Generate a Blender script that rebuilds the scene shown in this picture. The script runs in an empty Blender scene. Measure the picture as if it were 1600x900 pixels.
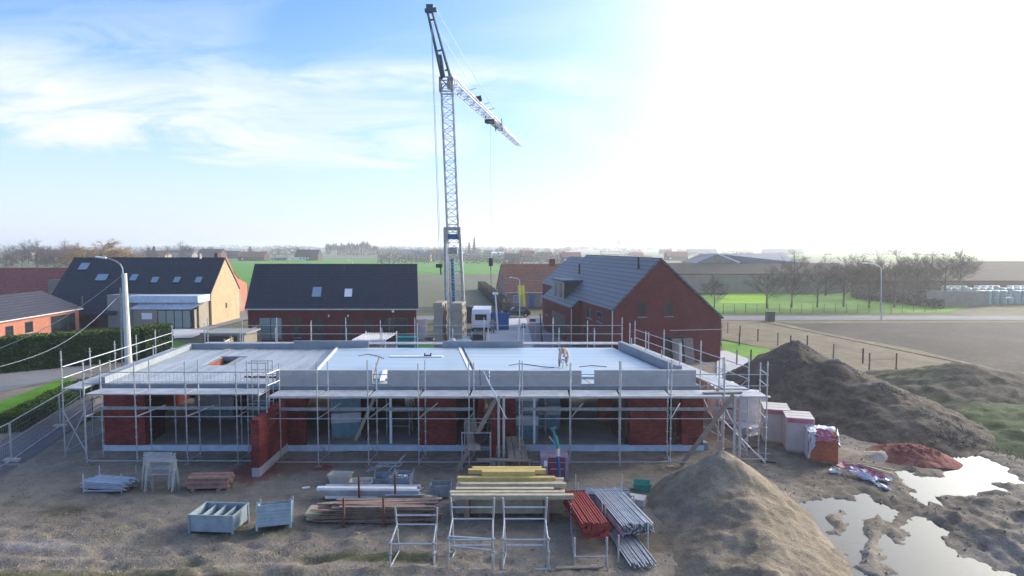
import bpy, bmesh, math, random
from mathutils import Vector, Matrix, noise
sc = bpy.context.scene
col = sc.collection
R = math.radians
V = Vector
# ------------------------------------------------------------------ camera
PITCH = R(3.72); CH = 10.4
cam_d = bpy.data.cameras.new('camera'); cam = bpy.data.objects.new('camera', cam_d); col.objects.link(cam)
cam.location = (0, 0, CH); cam.rotation_euler = (R(90) - PITCH, 0, 0)
cam_d.lens = 22.5; cam_d.sensor_width = 36; cam_d.clip_end = 20000; cam_d.clip_start = .1
sc.camera = cam
def ray(px, py):
    x = (px - 800) / 1000; z = -(py - 450) / 1000
    return x, math.cos(PITCH) + z * math.sin(PITCH), -math.sin(PITCH) + z * math.cos(PITCH)
def G(px, py, z=0.0):          # point of the survey photo that lies on height z
    r = ray(px, py); t = (z - CH) / r[2]
    return V((r[0] * t, r[1] * t, z))
def D(px, py, Y):              # point of the survey photo at distance Y
    r = ray(px, py); t = Y / r[1]
    return V((r[0] * t, Y, CH + r[2] * t))
# ------------------------------------------------------------------ materials
MATS = {}
def lin(c):
    return tuple(((v / 12.92) if v <= .04045 else ((v + .055) / 1.055) ** 2.4) for v in c)
class NT:
    def __init__(s, m):
        m.use_nodes = True; s.t = m.node_tree; s.n = s.t.nodes; s.l = s.t.links; s.n.clear()
        s.out = s.n.new('ShaderNodeOutputMaterial'); s.b = s.n.new('ShaderNodeBsdfPrincipled')
        s.l.new(s.b.outputs[0], s.out.inputs[0])
    def new(s, t, **k):
        n = s.n.new(t)
        for a, v in k.items(): setattr(n, a, v)
        return n
    def lk(s, a, b): s.l.new(a, b)
    def coords(s, obj=True):
        tc = s.new('ShaderNodeTexCoord'); return tc.outputs['Object']
    def noise(s, vec, scale, det=4, rough=.6, dist=0):
        n = s.new('ShaderNodeTexNoise'); s.lk(vec, n.inputs['Vector'])
        n.inputs['Scale'].default_value = scale; n.inputs['Detail'].default_value = det
        n.inputs['Roughness'].default_value = rough; n.inputs['Distortion'].default_value = dist
        return n.outputs[0]
    def ramp(s, fac, stops):
        r = s.new('ShaderNodeValToRGB'); s.lk(fac, r.inputs[0]); e = r.color_ramp.elements
        while len(e) < len(stops): e.new(.5)
        for i, (p, c) in enumerate(stops):
            e[i].position = p; e[i].color = (*c, 1) if len(c) == 3 else c
        return r.outputs[0]
    def mix(s, f, a, b, mode='MIX'):
        m = s.new('ShaderNodeMix', data_type='RGBA', blend_type=mode)
        for sock, v in ((m.inputs[0], f), (m.inputs[6], a), (m.inputs[7], b)):
            if isinstance(v, (int, float)): sock.default_value = v
            elif isinstance(v, tuple): sock.default_value = (*v, 1)
            else: s.lk(v, sock)
        return m.outputs[2]
    def math(s, op, a, b=0.0):
        m = s.new('ShaderNodeMath', operation=op)
        for i, v in enumerate((a, b)):
            if isinstance(v, (int, float)): m.inputs[i].default_value = v
            else: s.lk(v, m.inputs[i])
        return m.outputs[0]
    def bump(s, h, st=.3, d=.02):
        b = s.new('ShaderNodeBump'); b.inputs['Strength'].default_value = st; b.inputs['Distance'].default_value = d
        s.lk(h, b.inputs['Height']); s.lk(b.outputs[0], s.b.inputs['Normal'])
    def base(s, c):
        if isinstance(c, tuple): s.b.inputs['Base Color'].default_value = (*c, 1)
        else: s.lk(c, s.b.inputs['Base Color'])
    def set(s, rough=.8, metal=0, spec=.3, trans=0):
        s.b.inputs['Roughness'].default_value = rough; s.b.inputs['Metallic'].default_value = metal
        s.b.inputs['Specular IOR Level'].default_value = spec; s.b.inputs['Transmission Weight'].default_value = trans
def newmat(name):
    m = bpy.data.materials.new(name); MATS[name] = m; return NT(m)
def mul(c, k): return tuple(min(1, v * k) for v in c)
def plain(name, c, rough=.8, metal=0, var=.35, scale=2.5, bump=0, spec=.3, c2=None, fine=30):
    """mottled surface: base colour varied by broad and fine noise"""
    t = newmat(name); v = t.coords()
    n1 = t.noise(v, scale, 5, .65); n2 = t.noise(v, fine, 3, .6)
    lo = mul(c2 or c, 1 - var); hi = mul(c, 1 + var)
    cr = t.ramp(n1, [(.3, lo), (.7, hi)])
    c3 = t.mix(n2, mul(c, 1 - var * .7), mul(c, 1 + var * .7))
    t.base(t.mix(.35, cr, c3)); t.set(rough, metal, spec)
    if bump: t.bump(n2, bump, .02)
    return MATS[name]
def brick(name, c1, c2, mortar, w=.22, h=.07, var=.5, bump=.3, tone=1.0):
    t = newmat(name); v = t.coords(); sp = t.new('ShaderNodeSeparateXYZ'); t.lk(v, sp.inputs[0])
    s_ = t.math('ADD', sp.outputs[0], sp.outputs[1]); cb = t.new('ShaderNodeCombineXYZ'); t.lk(s_, cb.inputs[0]); t.lk(sp.outputs[2], cb.inputs[1])
    b = t.new('ShaderNodeTexBrick'); t.lk(cb.outputs[0], b.inputs['Vector'])
    b.inputs['Color1'].default_value = (*c1, 1); b.inputs['Color2'].default_value = (*c2, 1); b.inputs['Mortar'].default_value = (*mortar, 1)
    b.inputs['Scale'].default_value = 1; b.inputs['Brick Width'].default_value = w; b.inputs['Row Height'].default_value = h
    b.inputs['Mortar Size'].default_value = .006; b.inputs['Bias'].default_value = -.1
    n1 = t.noise(v, .9, 5, .7); n2 = t.noise(v, 14, 3, .7)
    c = t.mix(1, b.outputs[0], t.ramp(n1, [(.25, (1 - var * .5,) * 3), (.75, (1 + var * .4,) * 3)]), 'MULTIPLY')
    c = t.mix(1, c, t.ramp(n2, [(.2, (1 - var * .5,) * 3), (.8, (1 + var * .5,) * 3)]), 'MULTIPLY')
    t.base(c); t.set(.9, 0, .2); t.bump(n2, bump, .01)
    return MATS[name]
def tiles(name, c, row=.32, wd=.3, var=.4, rough=.6, lichen=None, gap=.35):
    """roof covering: courses follow height, with tile-to-tile variation"""
    t = newmat(name); v = t.coords(); sp = t.new('ShaderNodeSeparateXYZ'); t.lk(v, sp.inputs[0])
    s_ = t.math('ADD', sp.outputs[0], t.math('MULTIPLY', sp.outputs[1], .3)); cb = t.new('ShaderNodeCombineXYZ'); t.lk(s_, cb.inputs[0]); t.lk(sp.outputs[2], cb.inputs[1])
    course = t.math('FRACT', t.math('DIVIDE', sp.outputs[2], row * .72))
    b = t.new('ShaderNodeTexBrick'); t.lk(cb.outputs[0], b.inputs['Vector'])
    b.inputs['Color1'].default_value = (*mul(c, 1 - var * .5), 1); b.inputs['Color2'].default_value = (*mul(c, 1 + var * .5), 1); b.inputs['Mortar'].default_value = (*mul(c, gap), 1)
    b.inputs['Scale'].default_value = 1; b.inputs['Brick Width'].default_value = wd; b.inputs['Row Height'].default_value = row * .72
    b.inputs['Mortar Size'].default_value = .022; b.inputs['Mortar Smooth'].default_value = .4
    n1 = t.noise(v, .5, 5, .7); n2 = t.noise(v, 9, 2, .6)
    cc = t.mix(1, b.outputs[0], t.ramp(n1, [(.25, (1 - var * .4,) * 3), (.75, (1 + var * .4,) * 3)]), 'MULTIPLY')
    cc = t.mix(1, cc, t.ramp(course, [(0, (gap, gap, gap)), (.16, (gap * 1.2,) * 3), (.30, (1.15, 1.15, 1.15)), (1, (.95, .95, .95))]), 'MULTIPLY')
    if lichen: cc = t.mix(t.ramp(t.noise(v, 1.7, 6, .75), [(.52, (0, 0, 0)), (.72, (.7, .7, .7))]), cc, lichen)
    t.base(t.mix(.25, cc, t.mix(n2, mul(c, .7), mul(c, 1.3)))); t.set(rough, 0, .35)
    t.bump(b.outputs[1], -.5, .02)
    return MATS[name]
galv = plain('galvanised_steel', (.44, .46, .48), .45, .6, .3, 3, spec=.5)
galv_d = plain('dull_galvanised_steel', (.30, .33, .36), .55, .5, .35, 4)
alu = plain('aluminium_deck', (.40, .41, .42), .5, .35, .38, 1.8, bump=.3)
bluesteel = plain('blue_painted_steel', (.022, .12, .26), .45, .2, .3)
cranegrey = plain('crane_galvanised_lattice', (.38, .38, .385), .5, .3, .3)
darkblue = plain('dark_blue_grey_steel', (.02, .075, .115), .5, .3, .3)
rust = plain('rusty_steel', (.16, .07, .05), .8, .2, .4, 6)
redpaint = plain('red_oxide_props', (.25, .038, .032), .65, .1, .6, 9)
concrete = plain('precast_concrete', (.42, .40, .375), .85, 0, .22, 1.2, .15)
concrete_d = plain('grey_upstand_concrete', (.235, .26, .28), .85, 0, .2, 1.5, .15)
conc_block = plain('concrete_block', (.30, .265, .215), .9, 0, .25, 1.1, .3)
conc_floor = plain('screed_floor', (.25, .235, .21), .9, 0, .3, .8, .2)
woodraw = plain('weathered_board', (.24, .195, .155), .85, 0, .35, 3)
woodyel = plain('yellow_formwork_beam', (.50, .37, .13), .7, 0, .25, 2.5)
woodpale = plain('pale_timber', (.40, .345, .24), .8, 0, .3, 3)
woodbrn = plain('brown_used_plank', (.20, .135, .105), .85, 0, .45, 3)
woodred = plain('reddish_timber_beam', (.33, .17, .13), .8, 0, .35, 3)
foil = plain('bluish_membrane', (.50, .58, .66), .45, 0, .22, 2.2, .4, c2=(.42, .55, .66))
white = plain('white_paint', (.75, .75, .74), .5, 0, .1, 2)
white_pl = plain('white_plastic_film', (.48, .49, .52), .3, 0, .25, 3, .5, spec=.5)
pink_pl = plain('red_printed_film', (.42, .10, .15), .35, 0, .4, 2, .4, spec=.5)
mauve_pl = plain('purple_wrapped_film', (.20, .04, .085), .3, 0, .5, 3, .5, spec=.5)
tealp = plain('teal_paint', (.02, .20, .22), .5, 0, .25)
greentub = plain('green_plastic', (.05, .27, .20), .45, 0, .25, 4)
cream = plain('cream_plastic', (.53, .46, .38), .5, 0, .2, 4)
binblue = plain('light_blue_steel', (.28, .345, .375), .5, .25, .25, 3)
binblue_d = plain('teal_blue_steel', (.13, .25, .31), .5, .25, .3, 3)
black = plain('black_rubber', (.015, .015, .017), .6, 0, .3)
darkmet = plain('dark_metal', (.03, .033, .036), .45, .2, .3)
carpaint = plain('black_car_paint', (.008, .010, .013), .15, .1, .1, spec=.6)
contblue = plain('blue_container_paint', (.012, .12, .34), .5, 0, .25, 2)
yellow = plain('yellow_banner_cloth', (.80, .68, .02), .7, 0, .08, 3)
greytext = plain('grey_banner_print', (.25, .25, .22), .7, 0, .1)
polegrey = plain('concrete_lamp_pole', (.56, .55, .51), .8, 0, .2, 1.2)
frame_w = plain('pale_window_frame', (.55, .55, .54), .5, 0, .1)
frame_d = plain('dark_window_frame', (.03, .032, .035), .5, 0, .2)
skin = plain('skin', (.45, .27, .19), .6, 0, .1)
shirt = plain('beige_work_jacket', (.50, .43, .36), .9, 0, .15, 6)
trous = plain('grey_work_trousers', (.20, .21, .22), .9, 0, .3, 9)
t = newmat('window_glass'); t.base((.02, .027, .032)); t.set(.06, 0, .9)
glass = MATS['window_glass']
t = newmat('sky_facing_glass'); t.base((.20, .30, .38)); t.set(.1, 0, .9); glass_s = MATS['sky_facing_glass']
t = newmat('curtained_glass'); v = t.coords(); w = t.new('ShaderNodeTexWave'); t.lk(v, w.inputs[0]); w.inputs['Scale'].default_value = 3
t.base(t.mix(w.outputs[1], (.16, .23, .22), (.30, .37, .35))); t.set(.2, 0, .6); glass_c = MATS['curtained_glass']
redbrick = brick('red_facing_brick', (.235, .038, .034), (.125, .022, .022), (.10, .045, .038), var=.9)
redbrick_h = brick('dark_red_house_brick', (.175, .032, .034), (.12, .021, .025), (.08, .03, .03), .22, .07, .5)
orangebrick = brick('orange_house_brick', (.42, .16, .10), (.35, .125, .078), (.33, .20, .15))
yellowbrick = brick('yellow_sand_brick', (.42, .31, .19), (.355, .26, .155), (.36, .30, .2), var=.35)
pinkbrick = brick('pinkish_old_brick', (.33, .23, .185), (.27, .18, .145), (.24, .19, .165), var=.35)
beigewall = brick('beige_brick', (.30, .26, .20), (.25, .215, .165), (.22, .2, .17), var=.3)
brownbrick = brick('brown_brick', (.12, .065, .055), (.085, .045, .04), (.06, .045, .04))
orangeblock = brick('orange_clay_block', (.42, .115, .055), (.36, .095, .05), (.2, .06, .04), .3, .2, .4)
greyclad = plain('grey_cladding', (.28, .28, .26), .8, 0, .2, 1.5)
slate = tiles('dark_slate_blue_tiles', (.010, .023, .040), .42, .33, .5, .7, gap=.4)
slate2 = tiles('blue_black_tiles', (.012, .025, .043), .42, .33, .5, .7, gap=.35)
greytile = tiles('grey_concrete_tiles', (.085, .105, .125), .50, 3.0, .25, .5, gap=.3)
redtile = tiles('old_red_tiles', (.24, .075, .06), .34, .25, .5, .8)
orgtile = tiles('weathered_orange_tiles', (.30, .125, .075), .34, .25, .5, .85, lichen=(.17, .13, .09))
purpletile = tiles('grey_purple_tiles', (.05, .05, .068), .34, .25, .4, .8)
browntile = tiles('brown_roof_sheets', (.045, .035, .033), .6, 1.0, .3, .85)
t = newmat('ribbed_grey_roof'); v = t.coords(); w = t.new('ShaderNodeTexWave'); t.lk(v, w.inputs[0]); w.inputs['Scale'].default_value = 1.2
t.base(t.mix(w.outputs[1], (.14, .16, .20), (.19, .21, .25))); t.set(.6, 0, .3); ribroof = MATS['ribbed_grey_roof']
# slab and insulation boards
t = newmat('concrete_floor_planks'); v = t.coords(); n1 = t.noise(v, .5, 5, .65); n2 = t.noise(v, 12, 3, .6)
mp = t.new('ShaderNodeMapping'); t.lk(v, mp.inputs[0]); mp.inputs['Scale'].default_value = (.9, .12, 1)
n3 = t.noise(mp.outputs[0], 2.2, 5, .6)
t.base(t.mix(t.ramp(n3, [(.35, (0, 0, 0)), (.7, (1, 1, 1))]), t.ramp(n1, [(.3, (.22, .245, .27)), (.7, (.30, .33, .355))]), (.38, .41, .435))); t.set(.55, 0, .4); t.bump(n2, .2, .01)
planks_m = MATS['concrete_floor_planks']
t = newmat('wet_pale_screed'); v = t.coords(); mp = t.new('ShaderNodeMapping'); t.lk(v, mp.inputs[0]); mp.inputs['Scale'].default_value = (.10, 1.1, 1)
n3 = t.noise(mp.outputs[0], 1.8, 6, .6); n1 = t.noise(v, .35, 4, .6)
cc = t.ramp(n3, [(.3, (.29, .37, .43)), (.5, (.385, .46, .505)), (.7, (.49, .54, .565))])
sp = t.new('ShaderNodeSeparateXYZ'); t.lk(v, sp.inputs[0])
lines = t.ramp(t.math('FRACT', t.math('MULTIPLY', sp.outputs[1], .82)), [(0, (.42, .52, .6)), (.05, (.9, .93, .95)), (.5, (1, 1, 1)), (.52, (.80, .86, .9)), (.56, (1, 1, 1))])
t.base(t.mix(1, t.mix(t.ramp(n1, [(.4, (0, 0, 0)), (.75, (.8, .8, .8))]), cc, (.33, .46, .56)), lines, 'MULTIPLY')); t.set(.35, 0, .5); boards_m = MATS['wet_pale_screed']
def dirt(name, stops, sc_=(.12, 1.2, 9), rough=.95, bump=.7, moss=None, wet=False):
    t = newmat(name); v = t.coords()
    a = t.noise(v, sc_[0], 6, .65, .6); b = t.noise(v, sc_[1], 6, .7, .3); c = t.noise(v, sc_[2], 4, .7)
    f = t.math('ADD', t.math('MULTIPLY', a, .45), t.math('ADD', t.math('MULTIPLY', b, .35), t.math('MULTIPLY', c, .2)))
    cc = t.ramp(f, stops)
    if moss:
        mm = t.noise(v, moss[1], 6, .7, .4)
        cc = t.mix(t.ramp(mm, [(moss[2], (0, 0, 0)), (moss[2] + .15, (.6, .6, .6))]), cc, moss[0])
    gr = t.noise(v, 28, 3, .8)
    cc = t.mix(1, cc, t.ramp(gr, [(.3, (.72, .72, .72)), (.7, (1.28, 1.28, 1.28))]), 'MULTIPLY')
    t.base(cc); t.set(rough, 0, .25)
    t.bump(t.math('ADD', t.math('MULTIPLY', b, .6), t.math('MULTIPLY', c, .4)), bump, .12)
    return MATS[name], t, v
soil_m, _t, _v = dirt('bare_site_soil', [(.36, (.115, .095, .072)), (.47, (.18, .151, .117)), (.60, (.26, .221, .173))], (.22, 1.6, 9), bump=1, moss=((.085, .09, .034), .42, .545))
def stain(t, v, cx, cy, rx, ry, c, amt=.8, ns=1.6):
    """spilled brick dust, wet mud: a patch with its own ragged outline"""
    l = t.b.inputs['Base Color'].links[0].from_socket
    mp = t.new('ShaderNodeMapping'); t.lk(v, mp.inputs[0]); mp.inputs['Location'].default_value = (-cx / rx, -cy / ry, 0); mp.inputs['Scale'].default_value = (1 / rx, 1 / ry, 0)
    ln = t.new('ShaderNodeVectorMath', operation='LENGTH'); t.lk(mp.outputs[0], ln.inputs[0])
    f = t.math('ADD', ln.outputs['Value'], t.math('MULTIPLY', t.math('SUBTRACT', t.noise(v, ns, 5, .7), .5), 1.5))
    k = t.ramp(f, [(.55, (amt,) * 3), (1.0, (0, 0, 0))])
    t.lk(t.mix(k, l, c), t.b.inputs['Base Color'])
for a in ((-11.9, 29.0, 1.5, 2.0, (.17, .055, .042), .85), (-10.2, 29.8, 2.0, 1.3, (.20, .085, .065), .6), (-8.9, 29.5, .55, .55, (.20, .045, .035), .9, 3), (16.5, 26.5, 5.5, 5.5, (.085, .070, .052), .7, .8), (-1.0, 30.2, 1.6, 1.2, (.12, .06, .045), .5), (-14, 19.2, 9, .9, (.075, .075, .035), .75, .9), (-4.5, 20.8, 3.0, .35, (.06, .07, .025), .85, 2.2), (-17.5, 24.5, 1.2, .7, (.07, .062, .035), .8, 2), (-9.5, 22.6, 2.2, .8, (.085, .085, .045), .65, 2), (-16.5, 21.6, 1.8, .5, (.24, .23, .22), .6, 2), (-7.5, 19.0, 5, .5, (.085, .065, .048), .8, 1.6), (-13.5, 26.6, 2.6, .6, (.095, .09, .05), .6, 2), (5.5, 22, 1.6, 1.2, (.10, .085, .06), .7, 2)): stain(_t, _v, *a)
sand_m, _t, _v = dirt('heaped_sand', [(.38, (.12, .096, .065)), (.5, (.195, .157, .11)), (.60, (.28, .23, .165))], (.5, 2.4, 13), bump=1)
spoil_m, _t, _v = dirt('dark_excavated_soil', [(.38, (.036, .027, .020)), (.5, (.070, .054, .039)), (.60, (.135, .108, .08))], (.5, 3.0, 14), bump=1)
grassbank_m, _t, _v = dirt('overgrown_soil', [(.38, (.03, .042, .016)), (.5, (.045, .075, .018)), (.62, (.075, .085, .04))], (.25, 1.5, 9), bump=1)
plough_m, _t, _v = dirt('ploughed_soil', [(.40, (.024, .019, .016)), (.5, (.043, .035, .030)), (.60, (.078, .063, .054))], (.10, 1.6, 7), bump=1)
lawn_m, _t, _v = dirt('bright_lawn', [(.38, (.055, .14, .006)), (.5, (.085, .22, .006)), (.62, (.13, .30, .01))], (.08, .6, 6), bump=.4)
lawnhi_m, _t, _v = dirt('vivid_yellow_green_grass', [(.38, (.17, .33, .003)), (.5, (.23, .42, .004)), (.62, (.29, .5, .006))], (.08, .6, 6), bump=.4)  # brighter, yellower grass colour than the lawn
crop_m, _t, _v = dirt('winter_crop', [(.38, (.055, .17, .012)), (.5, (.075, .22, .014)), (.62, (.10, .26, .018))], (.015, .2, 2), bump=.2)
stub_m, _t, _v = dirt('stubble_field', [(.38, (.095, .105, .055)), (.5, (.12, .125, .07)), (.62, (.15, .15, .088))], (.02, .25, 3), bump=.2)
far_m, _t, _v = dirt('distant_fields', [(.40, (.06, .10, .04)), (.47, (.10, .145, .06)), (.53, (.13, .12, .075)), (.6, (.085, .14, .05))], (.006, .01, .05), bump=.1)
drygrass_m, _t, _v = dirt('dry_grass_verge', [(.38, (.09, .074, .044)), (.5, (.15, .12, .07)), (.62, (.23, .185, .11))], (.25, 1.6, 9), bump=.6)
verge_m, _t, _v = dirt('rough_verge', [(.38, (.07, .08, .035)), (.5, (.11, .11, .055)), (.62, (.16, .14, .085))], (.2, 1.2, 9), bump=.6)
asphalt_m, _t, _v = dirt('grey_road_asphalt', [(.38, (.15, .15, .155)), (.5, (.185, .185, .19)), (.62, (.22, .22, .22))], (.2, 1.5, 14), bump=.15)
asph_d_m, _t, _v = dirt('dark_site_track', [(.38, (.075, .075, .085)), (.5, (.105, .10, .11)), (.62, (.14, .135, .14))], (.2, 1.5, 14), bump=.3)
paving_m, _t, _v = dirt('pale_concrete_paving', [(.38, (.36, .36, .36)), (.5, (.42, .42, .42)), (.62, (.47, .47, .46))], (.2, 1.5, 14), bump=.1)
redspill_m, _t, _v = dirt('red_brick_dust_soil', [(.38, (.11, .045, .035)), (.5, (.17, .065, .05)), (.62, (.22, .10, .08))], (.6, 2, 12), bump=.6)
rubble_m, _t, _v = dirt('broken_red_brick', [(.36, (.10, .03, .025)), (.5, (.19, .055, .045)), (.62, (.28, .13, .12))], (.8, 5, 18), bump=1)
t = newmat('puddle_water'); v = t.coords(); t.base((.05, .046, .038)); t.set(.03, 0, .5); t.b.inputs['IOR'].default_value = 1.38
t.bump(t.noise(v, 2.5, 3, .5), .03, .02); water_m = MATS['puddle_water']
def leafmat(name, a, b, sc_=1.5):
    t = newmat(name); v = t.coords(); n1 = t.noise(v, sc_, 4, .7); n2 = t.noise(v, sc_ * 8, 2, .6)
    t.base(t.mix(n2, t.ramp(n1, [(.35, a), (.65, b)]), b)); t.set(.8, 0, .2); return MATS[name]
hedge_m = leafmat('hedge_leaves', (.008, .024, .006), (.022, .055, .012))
hedgetop_m = leafmat('hedge_leaves_painted_sunlight', (.035, .07, .012), (.075, .12, .02))  # lighter leaves for hedge tops, sunlight painted into the colour
beech_m = leafmat('brown_hedge_twigs', (.055, .05, .04), (.11, .10, .085))
twig_m = leafmat('bare_grey_brown_twigs', (.055, .040, .034), (.095, .072, .06))
bark_m = leafmat('grey_bark', (.06, .05, .042), (.10, .088, .075))
willow_m = leafmat('golden_willow_twigs', (.19, .11, .04), (.33, .21, .09))
conifer_m = leafmat('dark_conifer_needles', (.012, .028, .018), (.03, .05, .03))
balegreen = plain('mint_bale_wrap', (.33, .41, .385), .3, 0, .15, 1, spec=.5)
# ------------------------------------------------------------------ mesh builder and scene objects
OFF = {}
class MB:
    def __init__(s): s.v = []; s.f = []
    def add(s, vs, fs):
        n = len(s.v); s.v += [tuple(v) for v in vs]; s.f += [tuple(i + n for i in f) for f in fs]; return s
    def quad(s, *p): return s.add(p, [tuple(range(len(p)))])
    def hexa(s, b, t):
        return s.add(list(b) + list(t), [(3, 2, 1, 0), (4, 5, 6, 7), (0, 1, 5, 4), (1, 2, 6, 5), (2, 3, 7, 6), (3, 0, 4, 7)])
    def box(s, x0, x1, y0, y1, z0, z1):
        return s.hexa([(x0, y0, z0), (x1, y0, z0), (x1, y1, z0), (x0, y1, z0)], [(x0, y0, z1), (x1, y0, z1), (x1, y1, z1), (x0, y1, z1)])
    def beam(s, p0, p1, w, h, up=V((0, 0, 1))):
        """rectangular beam along p0-p1: w across, h along up"""
        p0, p1 = V(p0), V(p1); d = (p1 - p0).normalized(); a = d.cross(up)
        if a.length < 1e-4: a = V((1, 0, 0))
        a.normalize(); u = a.cross(d).normalized(); a *= w / 2; u *= h / 2
        return s.hexa([p0 - a - u, p0 + a - u, p0 + a + u, p0 - a + u], [p1 - a - u, p1 + a - u, p1 + a + u, p1 - a + u])
    def bar(s, p0, p1, r=.024, n=6, r1=None):
        p0, p1 = V(p0), V(p1); d = (p1 - p0)
        if d.length < 1e-5: return s
        d.normalize(); a = d.orthogonal().normalized(); b = d.cross(a); r1 = r if r1 is None else r1
        vs = []
        for p, q in ((p0, r), (p1, r1)):
            for i in range(n):
                t = 2 * math.pi * i / n; vs.append(p + (a * math.cos(t) + b * math.sin(t)) * q)
        fs = [(i, (i + 1) % n, n + (i + 1) % n, n + i) for i in range(n)] + [tuple(range(n - 1, -1, -1)), tuple(range(n, 2 * n))]
        return s.add(vs, fs)
    def path(s, pts, r=.02, n=6):
        for a, b in zip(pts, pts[1:]): s.bar(a, b, r, n)
        return s
    def prism(s, poly, z0, z1):
        n = len(poly); vs = [(p[0], p[1], z0) for p in poly] + [(p[0], p[1], z1) for p in poly]
        return s.add(vs, [tuple(range(n - 1, -1, -1)), tuple(range(n, 2 * n))] + [(i, (i + 1) % n, n + (i + 1) % n, n + i) for i in range(n)])
    def slab(s, pts, th):
        """extrude a planar polygon by th against its normal"""
        pts = [V(p) for p in pts]; nrm = (pts[1] - pts[0]).cross(pts[2] - pts[1]).normalized(); n = len(pts)
        vs = pts + [p - nrm * th for p in pts]
        return s.add(vs, [tuple(range(n)), tuple(range(2 * n - 1, n - 1, -1))] + [(i, n + i, n + (i + 1) % n, (i + 1) % n) for i in range(n)])
    def xf(s, M):
        s.v = [tuple(M @ V(v)) for v in s.v]; return s
    def build(s, name, mat, parent=None, label=None, smooth=False, **tags):
        off = V(OFF.get(parent.name, (0, 0, 0))) if parent else V((0, 0, 0))
        if parent is None and 'loc' in tags: off = V(tags.pop('loc'))
        me = bpy.data.meshes.new(name); me.from_pydata([tuple(V(v) - off) for v in s.v], [], s.f); me.update()
        if smooth:
            me.polygons.foreach_set('use_smooth', [True] * len(me.polygons))
        for m in (mat if isinstance(mat, list) else [mat]): me.materials.append(m)
        o = bpy.data.objects.new(name, me); col.objects.link(o)
        if parent: o.parent = parent; OFF[o.name] = tuple(off)
        else: o.location = off
        if label: o['label'] = label
        for k, v in tags.items(): o[k] = v
        return o
def thing(name, label, cat, loc=(0, 0, 0), group=None, world=True, rz=0):
    o = bpy.data.objects.new(name, None); col.objects.link(o); o.location = loc; o.rotation_euler = (0, 0, rz); o.empty_display_size = .3
    o['label'] = label; o['category'] = cat
    if group: o['group'] = group
    OFF[o.name] = tuple(loc) if world else (0, 0, 0)
    return o
def dup(root, loc, rz=0, label=None, sc_=None):
    def rec(o, par):
        c = o.copy(); col.objects.link(c)
        if par: c.parent = par
        for ch in [x for x in kids.get(o.name, [])]: rec(ch, c)
        return c
    kids = {}
    for x in list(root.children): kids.setdefault(root.name, []).append(x); kids[x.name] = list(x.children)
    r = rec(root, None); r.location = loc; r.rotation_euler = (0, 0, rz)
    if label: r['label'] = label
    if sc_: r.scale = sc_
    return r
def struct(mb, name, mat, **k): return mb.build(name, mat, kind='structure', **k)
def single(mb, name, mat, label, cat, group=None, smooth=False, loc=None):
    k = dict(label=label, category=cat, smooth=smooth)
    if group: k['group'] = group
    if loc is None:
        xs = [v[0] for v in mb.v]; ys = [v[1] for v in mb.v]; zs = [v[2] for v in mb.v]
        loc = ((min(xs) + max(xs)) / 2, (min(ys) + max(ys)) / 2, min(zs))
    return mb.build(name, mat, loc=loc, **k)
rnd = random.Random(7)
# ------------------------------------------------------------------ light, sky, air
SUN_AZ = R(58); SUN_EL = R(17)     # azimuth to the right of the view direction
sd = V((math.sin(SUN_AZ) * math.cos(SUN_EL), math.cos(SUN_AZ) * math.cos(SUN_EL), math.sin(SUN_EL)))
sl = bpy.data.lights.new('sun', 'SUN'); sl.energy = 1.9; sl.angle = R(12); sl.color = (1, .90, .78)
so = bpy.data.objects.new('sun', sl); col.objects.link(so); so.rotation_euler = (-sd).to_track_quat('-Z', 'Y').to_euler(); so.location = (60, 40, 60)
w = bpy.data.worlds.new('World'); sc.world = w; w.use_nodes = True
nt = w.node_tree; nt.nodes.clear(); L = nt.links.new
def N(t, **k):
    n = nt.nodes.new(t)
    for a, v in k.items(): setattr(n, a, v)
    return n
def VM(op, a, b=None):
    m = N('ShaderNodeVectorMath', operation=op)
    for i, v in enumerate((a, b)):
        if v is None: continue
        if isinstance(v, (tuple, V)): m.inputs[i].default_value = v
        else: L(v, m.inputs[i])
    return m
def MA(op, a, b=0.0, cl=False):
    m = N('ShaderNodeMath', operation=op, use_clamp=cl)
    for i, v in enumerate((a, b)):
        if isinstance(v, (int, float)): m.inputs[i].default_value = v
        else: L(v, m.inputs[i])
    return m.outputs[0]
def MX(f, a, b, mode='MIX'):
    m = N('ShaderNodeMix', data_type='RGBA', blend_type=mode)
    for s_, v in ((m.inputs[0], f), (m.inputs[6], a), (m.inputs[7], b)):
        if isinstance(v, (int, float)): s_.default_value = v
        elif isinstance(v, tuple): s_.default_value = (*v, 1)
        else: L(v, s_)
    return m.outputs[2]
out = N('ShaderNodeOutputWorld'); bg = N('ShaderNodeBackground'); L(bg.outputs[0], out.inputs[0]); bg.inputs[1].default_value = .10
sky = N('ShaderNodeTexSky', sky_type='NISHITA'); sky.sun_disc = False; sky.sun_elevation = SUN_EL; sky.sun_rotation = SUN_AZ
sky.altitude = 0; sky.air_density = 1.0; sky.dust_density = 1.0; sky.ozone_density = 2.0
tc = N('ShaderNodeTexCoord'); d = tc.outputs['Generated']
sep = N('ShaderNodeSeparateXYZ'); L(d, sep.inputs[0]); Z = sep.outputs[2]
dot = VM('DOT_PRODUCT', d, sd).outputs['Value']
SK = 10.0     # sky is scaled by .10 below
def ramp(f, st):
    r = N('ShaderNodeValToRGB'); L(f, r.inputs[0]); e = r.color_ramp.elements
    while len(e) < len(st): e.new(.5)
    for i, (p, c) in enumerate(st): e[i].position = p; e[i].color = (c, c, c, 1)
    return r.outputs[0]
basec = MX(1, sky.outputs[0], (.62, .95, 1.50), 'MULTIPLY')
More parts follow.
